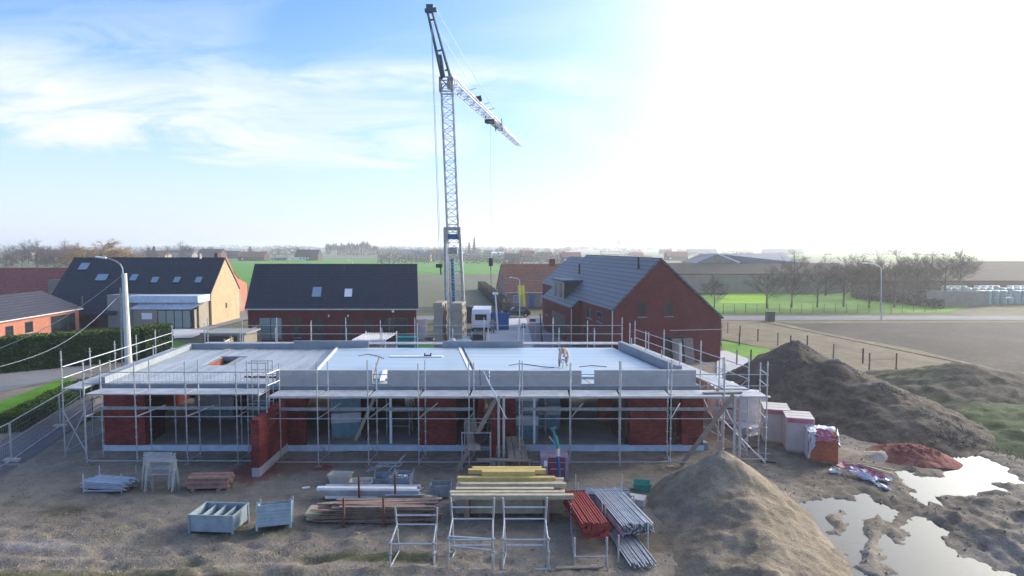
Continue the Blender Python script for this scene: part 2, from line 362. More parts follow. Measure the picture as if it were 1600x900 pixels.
# thin wind-drawn cirrus, projected on a high plane
zc = MA('ADD', MA('MAXIMUM', Z, 0.0), .10)
u = MA('DIVIDE', sep.outputs[0], zc); vv = MA('DIVIDE', sep.outputs[1], zc)
cb = N('ShaderNodeCombineXYZ'); L(u, cb.inputs[0]); L(vv, cb.inputs[1])
mp = N('ShaderNodeMapping'); L(cb.outputs[0], mp.inputs[0]); mp.inputs['Rotation'].default_value = (0, 0, R(-35)); mp.inputs['Scale'].default_value = (.30, .85, 1); mp.inputs['Location'].default_value = (3.1, .4, 0)
def noi(v, s_, det, ro, di):
    n = N('ShaderNodeTexNoise'); L(v, n.inputs['Vector']); n.inputs['Scale'].default_value = s_; n.inputs['Detail'].default_value = det
    n.inputs['Roughness'].default_value = ro; n.inputs['Distortion'].default_value = di; return n.outputs[0]
c1 = ramp(noi(mp.outputs[0], 1.1, 9, .62, .7), [(.42, 0), (.60, 1)])
c2 = ramp(noi(mp.outputs[0], 3.2, 8, .6, 1.2), [(.40, .25), (.65, 1)])
cl = MA('MULTIPLY', MA('MULTIPLY', c1, c2), .35)
yp = MA('MAXIMUM', sep.outputs[1], .02); uu = MA('DIVIDE', sep.outputs[0], yp); ww = MA('DIVIDE', Z, yp)
def band(c0, sl, wd, u0, u1, amp, sx, sy, off, rot):
    cbn = N('ShaderNodeCombineXYZ'); L(uu, cbn.inputs[0]); L(ww, cbn.inputs[1]); mq = N('ShaderNodeMapping'); L(cbn.outputs[0], mq.inputs[0]); mq.inputs['Rotation'].default_value = (0, 0, rot); mq.inputs['Scale'].default_value = (sx, sy, 1); mq.inputs['Location'].default_value = (off, off * .7, 0)
    n_ = noi(mq.outputs[0], 1.0, 9, .62, .9)
    q = MA('DIVIDE', MA('SUBTRACT', MA('SUBTRACT', ww, MA('MULTIPLY', uu, sl)), c0), wd); q = MA('ADD', q, MA('MULTIPLY', MA('SUBTRACT', n_, .5), 1.6))
    g_ = MA('SUBTRACT', 1.0, MA('MULTIPLY', q, q), True); nn = ramp(n_, [(.34, .2), (.56, 1)])
    e_ = MA('MULTIPLY', ramp(MA('ADD', MA('MULTIPLY', uu, .5), .5), [(max(0, u0 * .5 + .42), 0), (u0 * .5 + .5, 1), (u1 * .5 + .5, 1), (u1 * .5 + .56, 0)]), amp)
    return MA('MULTIPLY', MA('MULTIPLY', g_, nn), e_)
cl = MA('ADD', cl, band(.140, -.115, .095, -.95, -.14, .9, 3.2, 13, 1.7, R(10)), True)
cl = MA('ADD', cl, band(.262, -.02, .03, -.26, .1, .55, 5, 22, 5.2, R(5)), True)
cl = MA('ADD', cl, band(.18, .02, .06, .02, .25, .5, 5, 18, 9.1, R(-10)), True)
cl = MA('ADD', cl, band(.33, .02, .09, -.9, -.45, .35, 4, 15, 3.3, R(14)), True)
veil = ramp(Z, [(0.0, .95), (.09, .62), (.20, .22), (.34, .03)])
cl = MA('MAXIMUM', cl, MA('MULTIPLY', veil, .85))
cloudc = MX(ramp(Z, [(0, 0), (.3, 1)]), (4.3, 4.35, 4.7), (4.4, 4.75, 5.3))
skyc = MX(cl, basec, cloudc)
# wide bright aureole round the veiled sun
gl0 = MA('MULTIPLY', MA('POWER', MA('MAXIMUM', dot, 0.0), 3.0), 1.25, True)
skyc = MX(gl0, skyc, (4.0, 4.5, 5.0))
gl = MA('POWER', MA('MAXIMUM', dot, 0.0), 11.0)
gl2 = MA('POWER', MA('MAXIMUM', dot, 0.0), 40.0)
glow = MX(1, MX(gl, (0, 0, 0), (34., 33.2, 31.)), MX(gl2, (0, 0, 0), (60., 54., 46.)), 'ADD')
skyc = MX(1, skyc, glow, 'ADD')
skyc = MX(ramp(Z, [(.0, 1), (.001, 0)]), skyc, skyc)
L(skyc, bg.inputs[0])
# haze
HZ = .00045
m = bpy.data.materials.new('air_haze'); m.use_nodes = True; t_ = m.node_tree; t_.nodes.clear()
o_ = t_.nodes.new('ShaderNodeOutputMaterial'); pv = t_.nodes.new('ShaderNodeVolumePrincipled'); t_.links.new(pv.outputs[0], o_.inputs['Volume'])
pv.inputs['Color'].default_value = (.97, .985, 1, 1); pv.inputs['Density'].default_value = HZ; pv.inputs['Anisotropy'].default_value = .5
hb = MB().box(-6000, 6000, -150, 9000, -1.6, 38)
hz = hb.build('haze', m, kind='stuff', label='thin pale winter haze lying over the flat fields')
sc.view_settings.view_transform = 'Standard'; sc.view_settings.look = 'None'; sc.view_settings.gamma = 1; sc.view_settings.exposure = 1.22
sc.cycles.use_denoising = True; sc.cycles.max_bounces = 5; sc.cycles.diffuse_bounces = 3; sc.cycles.glossy_bounces = 3; sc.cycles.volume_bounces = 2; sc.cycles.transparent_max_bounces = 8
sc.cycles.use_adaptive_sampling = True; sc.cycles.adaptive_threshold = .015
sc.cycles.sample_clamp_indirect = 6
# ------------------------------------------------------------------ ground
def inpoly(x, y, P):
    c = False; j = len(P) - 1
    for i in range(len(P)):
        if (P[i][1] > y) != (P[j][1] > y) and x < (P[j][0] - P[i][0]) * (y - P[i][1]) / (P[j][1] - P[i][1]) + P[i][0]: c = not c
        j = i
    return c
def sdist(x, y, P):
    """signed distance, positive inside"""
    d = 1e9; j = len(P) - 1
    for i in range(len(P)):
        ax, ay = P[j][0], P[j][1]; bx, by = P[i][0], P[i][1]; ex, ey = bx - ax, by - ay
        t = max(0, min(1, ((x - ax) * ex + (y - ay) * ey) / (ex * ex + ey * ey + 1e-9)))
        d = min(d, (x - ax - t * ex) ** 2 + (y - ay - t * ey) ** 2); j = i
    d = math.sqrt(d); return d if inpoly(x, y, P) else -d
def gp(lst, z=0): return [tuple(G(a, b, z)[:2]) for a, b in lst]
P1 = gp([(1240, 800), (1262, 786), (1290, 781), (1330, 780), (1352, 770), (1372, 784), (1400, 796), (1412, 822), (1440, 812), (1466, 822), (1462, 850), (1486, 868), (1530, 878), (1570, 900), (1590, 935), (1240, 935), (1310, 893), (1330, 880), (1318, 852), (1290, 828)])
P2 = gp([(1412, 733), (1440, 748), (1478, 742), (1492, 722), (1478, 712), (1474, 690), (1500, 698), (1560, 728), (1592, 752), (1548, 752), (1562, 764), (1525, 762), (1500, 772), (1456, 768), (1448, 784), (1428, 768)])
ISL = [gp([(1296, 806), (1318, 790), (1324, 806), (1312, 838), (1292, 832)]), gp([(1346, 812), (1368, 802), (1388, 816), (1402, 800), (1424, 806), (1420, 832), (1408, 852), (1398, 838), (1384, 832), (1366, 842), (1384, 866), (1410, 898), (1370, 905), (1340, 880), (1352, 850)])]
BANK = gp([(1470, 800), (1510, 790), (1580, 776), (1650, 790), (1700, 900), (1600, 905), (1560, 862), (1500, 830)])
def nz(x, y, s, z=0): return noise.noise((x * s, y * s, z))
def ripple(x, y):
    return .07 * nz(x, y, .35) + .045 * nz(x, y, 1.3, 3) + .03 * nz(x, y, 3.1, 7)
RUTS = ((-14, 40, 19.2, -24, -4), (-22, 9, 14.5, -22, -6), (2, 48, 27.0, -18, 7))
def hsite(x, y):
    h = ripple(x, y) + .03
    if y > 25.5 and x < 11: h *= .5
    if y < 24.5 and x < 4: h += .13 * max(0, nz(x, y, 1.0, 60) + .12 * math.sin(y * 3.2)) * max(0, min(1, (24.5 - y) / 2)) + .09 * abs(nz(x, y, 3.3, 61)) + .04 * nz(x, y, 7, 2)
    if y < 28 and x < 8:
        for K_ in RUTS:
            dd = min(abs(math.hypot(x - K_[0], y - K_[1]) - K_[2] - o_) for o_ in (0, 1.7)); 
            if dd < .45 and K_[3] < x < K_[4]: h += (-.06 * math.exp(-(dd / .16) ** 2) + .035 * math.exp(-((dd - .28) / .1) ** 2)) * (.7 + nz(x, y, 1.5, 71))
    # wheel ruts across the very front
    if y < 23.5 and x < 6:
        yy = y + .25 * math.sin(x * .35) + .2 * nz(x, y, .3, 9)
        for c_, a_ in ((19.6, .10), (20.4, -.10), (21.6, .05)):
            h += 1.5 * a_ * math.exp(-((yy - c_) / .22) ** 2) * (.6 + nz(x, y, .8, 2)) * max(0, min(1, (3 - x) / 6))
    if x > 7 and y < 36:
        wx, wy = x + .35 * nz(x, y, 1.1, 5) + .15 * nz(x, y, 3, 8), y + .35 * nz(x, y, 1.1, 11) + .15 * nz(x, y, 3, 18)
        s1 = max(sdist(wx, wy, P1), sdist(wx, wy, P2))
        if s1 > -2:
            k = max(0, min(1, (s1 + .5) / .7))
            for I in ISL:
                k = min(k, max(0, min(1, (.25 - sdist(wx, wy, I)) / .45)))
            h = h * (1 - .6 * k) - .17 * k
            # churned mud next to the water
            if k < 1: h += .05 * abs(nz(x, y, 2.4, 30)) + .05 * nz(x, y, 6, 4) + .03 * nz(x, y, 12, 4)
        s2 = sdist(wx, wy, BANK)
        if s2 > -.6: h += .30 * max(0, min(1, (s2 + .5) / 1.0)) * (.8 + 1.1 * nz(x, y, .9, 40)) + .10 * nz(x, y, 2.6, 1)
        # long tyre tracks beside the bank
        a_, b_ = G(1440, 770), G(1600, 890); dx, dy = b_.x - a_.x, b_.y - a_.y; ll = math.hypot(dx, dy)
        q = ((x - a_.x) * dy - (y - a_.y) * dx) / ll
        if -1.2 < q < 1.2 and y < a_.y + .5: h += .06 * math.sin(q * 11) * (1 - abs(q) / 1.2)
    return h
def grid(x0, x1, y0, y1, st, f):
    nx = int((x1 - x0) / st) + 1; ny = int((y1 - y0) / st) + 1; m_ = MB()
    m_.v = [(x0 + i * st, y0 + j * st, f(x0 + i * st, y0 + j * st)) for j in range(ny) for i in range(nx)]
    m_.f = [(j * nx + i, j * nx + i + 1, (j + 1) * nx + i + 1, (j + 1) * nx + i) for j in range(ny - 1) for i in range(nx - 1)]
    return m_
struct(MB().quad((-6500, -200, -.35), (6500, -200, -.35), (6500, 9500, -.35), (-6500, 9500, -.35)), 'ground', far_m)
struct(grid(-25.2, 30.15, 15, 36, .15, hsite), 'site_ground', soil_m, smooth=True)
struct(grid(-44, -25.2, 15, 63, .9, lambda x, y: ripple(x, y) * .12), 'site_ground_west', soil_m, smooth=True)
struct(grid(-25.2, 24, 36, 66, .6, lambda x, y: ripple(x, y) * .12), 'site_ground_north', soil_m, smooth=True)
struct(grid(30.15, 62, 15, 36, .45, lambda x, y: ripple(x, y) + .03), 'site_ground_southeast', grassbank_m, smooth=True)
struct(grid(24, 62, 36, 66, .4, lambda x, y: (ripple(x, y) * 1.5 + .03 + .1 * nz(x, y, .12, 3)) * max(.06, min(1, (43 - y) / 5))), 'site_ground_east', grassbank_m, smooth=True)
struct(MB().quad(*[(x, y, -.045) for x, y in ((8, 15), (30, 15), (30, 34), (8, 34))]), 'puddle_water', water_m)
def patch(name, px, z, mat, world=None):
    pts = world or [tuple(G(a, b, z)[:2]) for a, b in px]
    return struct(MB().add([(a, b, z) for a, b in pts], [tuple(range(len(pts)))]), name, mat)
patch('verge_ground', None, -.10, verge_m, [(-300, 60), (300, 60), (300, 125), (-300, 125)])
patch('stubble_field', [(-260, 480), (1000, 480), (880, 424), (640, 424), (300, 432)], -.06, stub_m)
patch('crop_field', [(330, 446), (404, 446), (560, 430), (800, 427.5), (800, 406), (364, 406), (345, 425)], -.03, crop_m)
patch('crop_field_east', [(820, 424), (1350, 430), (1420, 408), (860, 404)], -.03, stub_m)
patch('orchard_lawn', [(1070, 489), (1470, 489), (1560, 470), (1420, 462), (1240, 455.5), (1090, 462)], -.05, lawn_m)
patch('yellow_green_grass', [(1122, 473), (1196, 474), (1196, 456.6), (1140, 457)], -.03, lawnhi_m)
patch('lawn_strip', [(1196, 464), (1320, 468), (1420, 470), (1420, 464), (1240, 457), (1196, 457)], -.035, lawn_m)  # strip in the plain lawn colour
patch('road', None, -.04, asphalt_m, [(-90, 90.6), (140, 90.6), (140, 96), (-90, 96)])
patch('hazy_green_field', [(1130, 402), (1600, 408), (1700, 395), (1100, 392)], -.02, crop_m)
patch('pale_field', [(20, 408), (200, 406), (200, 402), (20, 402)], -.02, stub_m)
patch('ploughed_field', [(1212, 503), (1250, 505), (1700, 503), (1760, 640), (1590, 585), (1440, 548), (1290, 520)], .05, plough_m)
patch('dry_verge', [(1128, 501), (1200, 500.5), (1290, 519.5), (1440, 547), (1590, 584), (1640, 600), (1560, 612), (1400, 600), (1290, 560), (1200, 545), (1128, 530)], .04, drygrass_m)
struct(MB().beam(G(1190, 503, .04), G(1600, 587, .04), .3, .1), 'pale_field_edge', drygrass_m)
patch('garden_lawn', [(1128, 532), (1200, 545), (1290, 580), (1250, 600), (1128, 560)], .06, lawn_m)
patch('garden_terrace', [(1120, 548), (1135, 548), (1190, 568), (1165, 580), (1120, 590)], .08, paving_m)
patch('site_driveway', [(738, 530), (735, 512), (800, 497), (822, 497), (838, 560), (745, 560)], .05, paving_m)
patch('side_yard', [(822, 497), (900, 510), (900, 545), (838, 560)], .04, asphalt_m)
patch('green_plot', [(648, 536), (740, 536), (745, 575), (645, 575)], .035, crop_m)
patch('green_plot_behind_site', [(846, 536), (960, 536), (970, 570), (842, 570)], .03, crop_m)
patch('garden_grass', [(180, 560), (300, 540), (255, 528), (205, 530)], .05, lawn_m)
patch('street', [(0, 612), (60, 600), (112, 585), (235, 540), (390, 498), (380, 480), (100, 570), (-90, 585), (-90, 640), (0, 622)], .03, asphalt_m)
patch('street_verge', [(-90, 690), (0, 645), (110, 602), (112, 586), (0, 628), (-90, 650)], .05, lawn_m)
patch('site_track', [(-160, 840), (-160, 740), (0, 690), (40, 660), (120, 620), (150, 622), (138, 652), (60, 708), (0, 746)], .04, asph_d_m)
patch('yard_paving', [(200, 500), (245, 512), (330, 516), (300, 528), (205, 528)], .06, paving_m)
# ------------------------------------------------------------------ heaps
weedy_m, _t, _v = dirt('weedy_soil', [(.38, (.036, .029, .023)), (.5, (.07, .058, .042)), (.60, (.12, .10, .075))], (.4, 2.4, 12), bump=1, moss=((.045, .07, .02), .22, .47))
def heap(name, bumps, mat, label, st=.16, rough=.1, ax=(1, 1), flat=0, seed=0):
    xs = [b[0] for b in bumps]; ys = [b[1] for b in bumps]; rr = max(b[3] for b in bumps) * 1.3
    def f(x, y):
        h = -9.0
        for bx, by, bh, br in bumps:
            r_ = math.hypot((x - bx), (y - by)) / br; r_ *= 1 + .12 * nz(x - bx, y - by, .45, seed) + .05 * nz(x, y, 1.7, seed)
            v_ = bh * (1 - math.sqrt(r_ * r_ + .005) ) + .07 * bh if bh else 0
            h = max(h, v_) + max(0, 1.3 - abs(h - v_)) ** 2 / 5.2
        k = max(0, min(1, h * 2))
        return -.3 + max(0, h + .3) + k * rough * (1.1 * nz(x, y, .9, seed) + .7 * nz(x, y, 2.6, seed) + .65 * abs(nz(x, y, 6, seed)) + .4 * nz(x, y, 11, seed))
    m_ = grid(min(xs) - rr, max(xs) + rr, min(ys) - rr, max(ys) + rr, st, f)
    keep = [fc for fc in m_.f if max(m_.v[i][2] for i in fc) > -.25]
    used = sorted({i for fc in keep for i in fc}); mp_ = {a: b for b, a in enumerate(used)}
    n_ = MB(); n_.v = [m_.v[i] for i in used]; n_.f = [tuple(mp_[i] for i in fc) for fc in keep]
    return single(n_, name, mat, label, 'earth heap', smooth=True)
heap('soil_heap', [(19.9, 44.5, 3.75, 5.9), (21.2, 41.6, 2.9, 5.2), (22.4, 38.4, 2.0, 4.6), (22.8, 35.4, 1.15, 3.6)], spoil_m, 'tall dark brown heap of excavated soil behind the brick pallets', rough=.14, seed=3)
heap('sand_heap', [(8.5, 25.3, 2.15, 2.9), (8.7, 22.9, 1.0, 1.9), (8.3, 20.9, .75, 1.8), (7.6, 18.6, .7, 2.1)], sand_m, 'big sandy heap in front of the right end of the scaffolding', .1, .10, seed=11)
heap('weedy_heap', [(31.5, 44.0, 2.3, 7.5), (37, 42.5, 1.7, 7), (43, 40, 1.4, 8), (27.3, 41.0, .9, 4.5)], weedy_m, 'low broad weedy heap beyond the puddles, at the edge of the ploughed field', .3, .16, seed=21)
heap('green_bank', [(30.5, 35.2, .8, 5.2), (35, 33.5, 1.2, 6.5), (29.0, 38.5, .6, 4.0)], grassbank_m, 'grass covered earth bank at the right of the upper puddle', .25, .12, seed=31)
heap('brick_rubble', [(19.4, 31.5, .4, 1.1), (20.2, 30.8, .3, .8)], rubble_m, 'flat heap of broken red brick beside the upper puddle', .07, .22, seed=41)
heap('grey_rubble', [(18.3, 31.2, .3, .8)], conc_block, 'small heap of grey rubble beside the broken red brick', .08, .2, seed=44)
# strewn stones and clods: nobody could count them
mb = MB(); r5 = random.Random(5)
for i in range(8000):
    if i % 3: x, y = r5.uniform(-24, 12), r5.uniform(17.5, 31)
    else: x, y = r5.uniform(10, 26), r5.uniform(17.5, 36)
    z = hsite(x, y)
    if z < -.04: continue
    s_ = r5.choice((.014, .02, .025, .035, .055)) * (1.3 if x > 10 else 1)
    pts = [V((x + s_ * a * r5.uniform(.6, 1.4), y + s_ * b * r5.uniform(.6, 1.4), z + s_ * c * r5.uniform(.4, .9))) for a, b, c in ((1, 0, 0), (0, 1, 0), (-1, 0, 0), (0, -1, 0), (0, 0, 1))]
    mb.add(pts, [(0, 1, 4), (1, 2, 4), (2, 3, 4), (3, 0, 4)])
mb.build('gravel', plain('scattered_stones', (.19, .165, .135), .9, 0, .6, 8), kind='stuff', label='small stones and clods strewn over the bare ground')
mb = MB()
for i in range(4500):
    cx, cy = r5.choice(((19.9, 44.5), (21.2, 41.6), (22.4, 38.4), (22.8, 35.4))); a = r5.uniform(0, 6.28); r_ = r5.uniform(.2, 5)
    mb.v and None
    x, y = cx + r_ * math.cos(a), cy + r_ * math.sin(a)
    h = max(bh * (1 - math.hypot(x - bx, y - by) / br) for bx, by, bh, br in [(19.9, 44.5, 3.75, 5.9), (21.2, 41.6, 2.9, 5.2), (22.4, 38.4, 2.0, 4.6), (22.8, 35.4, 1.15, 3.6)])
    if h < .05: continue
    z = h + .28; s_ = r5.uniform(.03, .09)
    mb.add([V((x + s_ * p, y + s_ * q, z + s_ * w_ - .12)) for p, q, w_ in ((1, .2, 0), (-.1, 1, 0), (-1, -.3, 0), (.2, -1, 0), (0, 0, 1.2), (0, 0, -1.5))], [(0, 1, 4), (1, 2, 4), (2, 3, 4), (3, 0, 4), (1, 0, 5), (2, 1, 5), (3, 2, 5), (0, 3, 5)])
mb.build('soil_clods', plain('pale_soil_clods', (.17, .145, .12), .95, 0, .6, 5), kind='stuff', label='clods and stones lying on the dark soil heap')
# ------------------------------------------------------------------ houses
class Frame:
    """local axes of a building: origin o, a along its length, b across, both horizontal"""
    def __init__(s, o, a): s.o = V((o[0], o[1], 0)); s.a = V((a[0], a[1], 0)).normalized(); s.b = V((-s.a.y, s.a.x, 0))
    def p(s, u, v, z): q = s.o + s.a * u + s.b * v; return V((q.x, q.y, z))
def gable_body(F, L, W, ze0, ze1, zr, rpos, base=0, wall=None):
    """walls of a gabled block: length L along a, width W along b; eaves ze0 (v=0) and ze1 (v=W), ridge at v=rpos"""
    m = MB(); P = F.p
    A = [P(0, 0, base), P(0, W, base), P(0, W, ze1), P(0, rpos, zr), P(0, 0, ze0)]
    B = [P(L, 0, base), P(L, W, base), P(L, W, ze1), P(L, rpos, zr), P(L, 0, ze0)]
    n = 5; m.add(A + B, [tuple(range(n - 1, -1, -1)), tuple(range(n, 2 * n))] + [(i, (i + 1) % n, n + (i + 1) % n, n + i) for i in range(n)])
    return m
def roof_side(m, F, L, v0, z0, v1, z1, over=.25, ov_eave=.3, th=.14, lift=.03):
    """one roof slope from eave (v0,z0) to ridge (v1,z1)"""
    P = F.p; dv = v1 - v0; dz = z1 - z0; ln = math.hypot(dv, dz); ev = v0 - dv / ln * ov_eave; ez = z0 - dz / ln * ov_eave
    a, b, c, d_ = P(-over, ev, ez), P(L + over, ev, ez), P(L + over, v1, z1), P(-over, v1, z1)
    nrm = (b - a).cross(c - b).normalized(); 
    if nrm.z < 0: nrm = -nrm
    up = nrm * lift; tt = nrm * (th + lift)
    m.hexa([a + up, b + up, c + up, d_ + up], [a + tt, b + tt, c + tt, d_ + tt])
    return nrm
def wall_rect(F, axis, t, q0, q1, z0, z1, proud, sign):
    """rectangle box on a wall: axis 'v' = wall at v=t spanning u q0..q1, axis 'u' = wall at u=t spanning v q0..q1"""
    m = MB(); P = F.p
    if axis == 'v': pts = [(q0, t), (q1, t), (q1, t + sign * proud), (q0, t + sign * proud)]
    else: pts = [(t, q0), (t, q1), (t + sign * proud, q1), (t + sign * proud, q0)]
    q = [P(a, b, z0) for a, b in pts]; r_ = [P(a, b, z1) for a, b in pts]
    return m.hexa(q, r_)
def window(par, F, axis, t, q0, q1, z0, z1, sign=-1, frame=None, gl=None, name='window', mull=0, sill=True):
    fr = frame or frame_d; m = MB(); w_ = .07
    for a, b, c, d_ in ((q0, q1, z0, z0 + w_), (q0, q1, z1 - w_, z1), (q0, q0 + w_, z0 + w_, z1 - w_), (q1 - w_, q1, z0 + w_, z1 - w_)):
        x = wall_rect(F, axis, t - sign * .02, a, b, c, d_, .05, sign); m.add(x.v, x.f)
    for k in range(mull):
        qq = q0 + (q1 - q0) * (k + 1) / (mull + 1); x = wall_rect(F, axis, t - sign * .02, qq - .04, qq + .04, z0 + w_, z1 - w_, .05, sign); m.add(x.v, x.f)
    o = m.build(name, fr, par)
    wall_rect(F, axis, t - sign * .03, q0 + w_, q1 - w_, z0 + w_, z1 - w_, .04, sign).build('pane', gl or glass, o)
    if sill: wall_rect(F, axis, t - sign * .02, q0 - .06, q1 + .06, z0 - .07, z0 - .002, .09, sign).build('sill', greyclad, o)
    return o
def skylight(par, F, u0, u1, v0, z0, v1, z1, s0, s1, gl=None):
    """roof window on the slope from (v0,z0) to (v1,z1); s0,s1 = fractions along it"""
    P = F.p; pt = lambda u, s: P(u, v0 + (v1 - v0) * s, z0 + (z1 - z0) * s)
    a, b, c, d_ = pt(u0, s0), pt(u1, s0), pt(u1, s1), pt(u0, s1); n = (b - a).cross(c - b).normalized()
    if n.z < 0: n = -n
    m = MB(); k = .1; ux = (b - a).normalized(); sx = (d_ - a).normalized()
    for (p, q, r_, s_) in ((a, b, b + sx * k, a + sx * k), (d_ - sx * k, c - sx * k, c, d_), (a + sx * k, a + sx * k + ux * k, d_ + ux * k - sx * k, d_ - sx * k), (b + sx * k - ux * k, b + sx * k, c - sx * k, c - sx * k - ux * k)):
        m.hexa([x + n * .12 for x in (p, q, r_, s_)], [x + n * .26 for x in (p, q, r_, s_)])
    o = m.build('roof_window', darkmet, par)
    q = [a + ux * k + sx * k, b - ux * k + sx * k, c - ux * k - sx * k, d_ + ux * k - sx * k]
    MB().hexa([x + n * .13 for x in q], [x + n * .22 for x in q]).build('pane', gl or glass_s, o)
def gutter(par, F, L, v, z, mat, over=.25):
    m = MB(); m.bar(F.p(-over, v, z), F.p(L + over, v, z), .07, 6); return m.build('gutter', mat, par)
def ridge(par, F, L, v, z, mat, over=.25):
    m = MB(); m.beam(F.p(-over, v, z + .14), F.p(L + over, v, z + .14), .26, .1); return m.build('ridge_cap', mat, par)
# --- middle house
F = Frame((-28.7, 69.2), (1, 0)); H2 = thing('red_brick_house', 'red brick house with a wide dark blue roof behind the roof slab', 'house', (-28.7, 69.2, 0))
ML, MW = 18.3, 10.0
F.b = V((-.163, .987, 0))
gable_body(F, ML, MW, 3.75, 3.75, 8.2, 5).build('wall', redbrick_h, H2)
m = MB(); roof_side(m, F, ML, 0, 3.75, 5, 8.2); roof_side(m, F, ML, MW, 3.75, 5, 8.2); rf = m.build('roof', slate, H2)
ridge(rf, F, ML, 5, 8.2, slate); gutter(H2, F, ML, -.36, 3.6, polegrey)
def mh(px): return (px - 388) / 262 * ML
for a, b, z0, z1, gl, mu in ((405, 441, .3, 2.7, glass_c, 1), (458, 470, .5, 2.7, None, 0), (570, 581, .9, 2.7, None, 0), (597, 636, .5, 2.7, None, 1)):
    window(H2, F, 'v', 0, mh(a), mh(b), z0, z1, -1, None, gl, mull=mu)
for a, b in ((491, 506), (533, 547)):
    o = wall_rect(F, 'v', .02, mh(a), mh(b), .05, 2.65, .05, -1).build('door', frame_d, H2)
    wall_rect(F, 'v', -.035, mh(a) + .25, mh(b) - .2, 1.0, 2.45, .012, -1).build('pane', glass, o)
skylight(H2, F, mh(485), mh(502), 0, 3.75, 5, 8.2, .20, .46); skylight(H2, F, mh(536), mh(551), 0, 3.75, 5, 8.2, .20, .42, white)
for px in (409, 516, 533, 638):
    MB().bar(F.p(mh(px), 4.2, 7.5), F.p(mh(px), 4.2, 8.25), .07).build('vent_pipe', darkmet, H2)
m = MB(); m.bar(F.p(mh(505), 0, 0), F.p(mh(505), -.1, 3.6), .045); 
for px in (499, 529): MB().box(F.p(mh(px) + 1, 0, 0).x, F.p(mh(px) + 1, 0, 0).x + .12, 69.05, 69.2, 2.75, 3.0).build('wall_lamp', white, H2)
# --- right house
a_ = V((-.163, .987)); F = Frame((8.9, 55.8), a_); F.b = V((.987, .163, 0))
H6 = thing('large_red_brick_house', 'large red brick house with grey tiled roof, dark dormer and tall gable', 'house', (8.9, 55.8, 0))
W6 = 10.1; R6 = 4.25
gable_body(F, 23.2, W6, 4.85, 3.95, 9.2, R6).build('wall', redbrick_h, H6)
m = MB(); roof_side(m, F, 23.2, 0, 4.85, R6, 9.2, .12, .15); roof_side(m, F, 23.2, W6, 3.95, R6, 9.2, .12, .15); rf = m.build('roof', greytile, H6); ridge(rf, F, 23.2, R6, 9.2, greytile, .12)
# farther, slightly lower block
F2 = Frame(F.p(23.3, .4, 0)[:2], a_); F2.b = F.b
g2 = gable_body(F2, 8.2, 9.2, 5.4, 4.0, 8.9, 3.9).build('rear_block', redbrick_h, H6)
m = MB(); roof_side(m, F2, 8.2, 0, 5.4, 3.9, 8.9, .1, .15); roof_side(m, F2, 8.2, 9.2, 4.0, 3.9, 8.9, .1, .15); m.build('roof', greytile, g2)
# side wing with catslide roof
m = MB(); P = F.p
m.hexa([P(10.7, -.9, 0), P(10.7, 0.01, 0), P(24.9, 0.01, 0), P(24.9, -.9, 0)], [P(10.7, -.9, 4.0), P(10.7, 0.01, 4.8), P(24.9, 0.01, 4.8), P(24.9, -.9, 4.0)])
wg = m.build('side_wing', redbrick_h, H6)
m = MB(); m.hexa([P(10.6, -1.1, 3.93), P(10.6, .6, 5.45), P(25, .6, 5.45), P(25, -1.1, 3.93)], [P(10.6, -1.1, 4.07), P(10.6, .6, 5.60), P(25, .6, 5.60), P(25, -1.1, 4.07)]); m.build('roof', greytile, wg)
m = MB(); m.hexa([P(15.4, -.6, 4.35), P(15.4, 3.0, 4.35), P(21, 3.0, 4.35), P(21, -.6, 4.35)], [P(15.4, -.6, 6.5), P(15.4, 3.0, 6.5), P(21, 3.0, 6.5), P(21, -.6, 6.5)]); dm = m.build('dormer', darkmet, H6)
m = MB(); m.hexa([P(15.25, -.75, 6.503), P(15.25, 3.1, 6.503), P(21.1, 3.1, 6.503), P(21.1, -.75, 6.503)], [P(15.25, -.75, 6.66), P(15.25, 3.1, 6.66), P(21.1, 3.1, 6.66), P(21.1, -.75, 6.66)]); m.build('roof', darkblue, dm)
m = MB(); m.hexa([P(15.5, -.63, 4.4), P(15.5, -.6, 4.4), P(20.9, -.6, 4.4), P(20.9, -.63, 4.4)], [P(15.5, -.63, 6.4), P(15.5, -.6, 6.4), P(20.9, -.6, 6.4), P(20.9, -.63, 6.4)]); m.build('cladding', greyclad, dm)
for u in (16.2, 18.6): window(dm, F, 'v', -.63, u, u + 1.2, 4.6, 6.2, -1, sill=False)
for v0 in (2.25, 4.75):
    window(H6, F, 'u', 0, v0, v0 + .75, 4.2, 5.45, -1)
window(H6, F, 'u', 0, 4.6, 6.6, .3, 2.4, -1, sill=False)
m = wall_rect(F, 'u', 0, 3.6, 6.0, 2.45, 2.5, .02, -1)
for u, z0, z1 in ((3.4, 3.3, 4.3), (6.6, 3.3, 4.3)): window(H6, F, 'v', 0, u, u + 1.6, z0, z1, -1)
window(H6, F, 'v', 0, 5.0, 6.1, .1, 2.3, -1, sill=False); window(H6, F, 'v', 0, 8.3, 9.3, .1, 2.3, -1, sill=False)
wall_rect(F, 'v', -.88, 13.5, 20, .1, 2.9, .05, -1).build('garage_shade_panel', darkmet, wg)  # solid dark panel paints the shade inside an open garage
window(wg, F, 'v', -.9, 22.6, 23.3, 2.0, 2.9, -1)
m = MB(); m.bar(P(1.0, .05, 0), P(1.0, .05, .1))
for u, v0, z in ((0.02, -.08, 4.75), (10.62, -1.0, 3.95)): MB().bar(P(u + .05, v0, .0), P(u + .05, v0, z), .05).build('downpipe', polegrey, H6)
for u, v0, z in ((2.6, 3.2, 8.2), (19, 2.1, 7.1)): MB().bar(P(u, v0, z), P(u, v0, z + 1.25), .10, 8).build('flue_pipe', darkmet, H6)
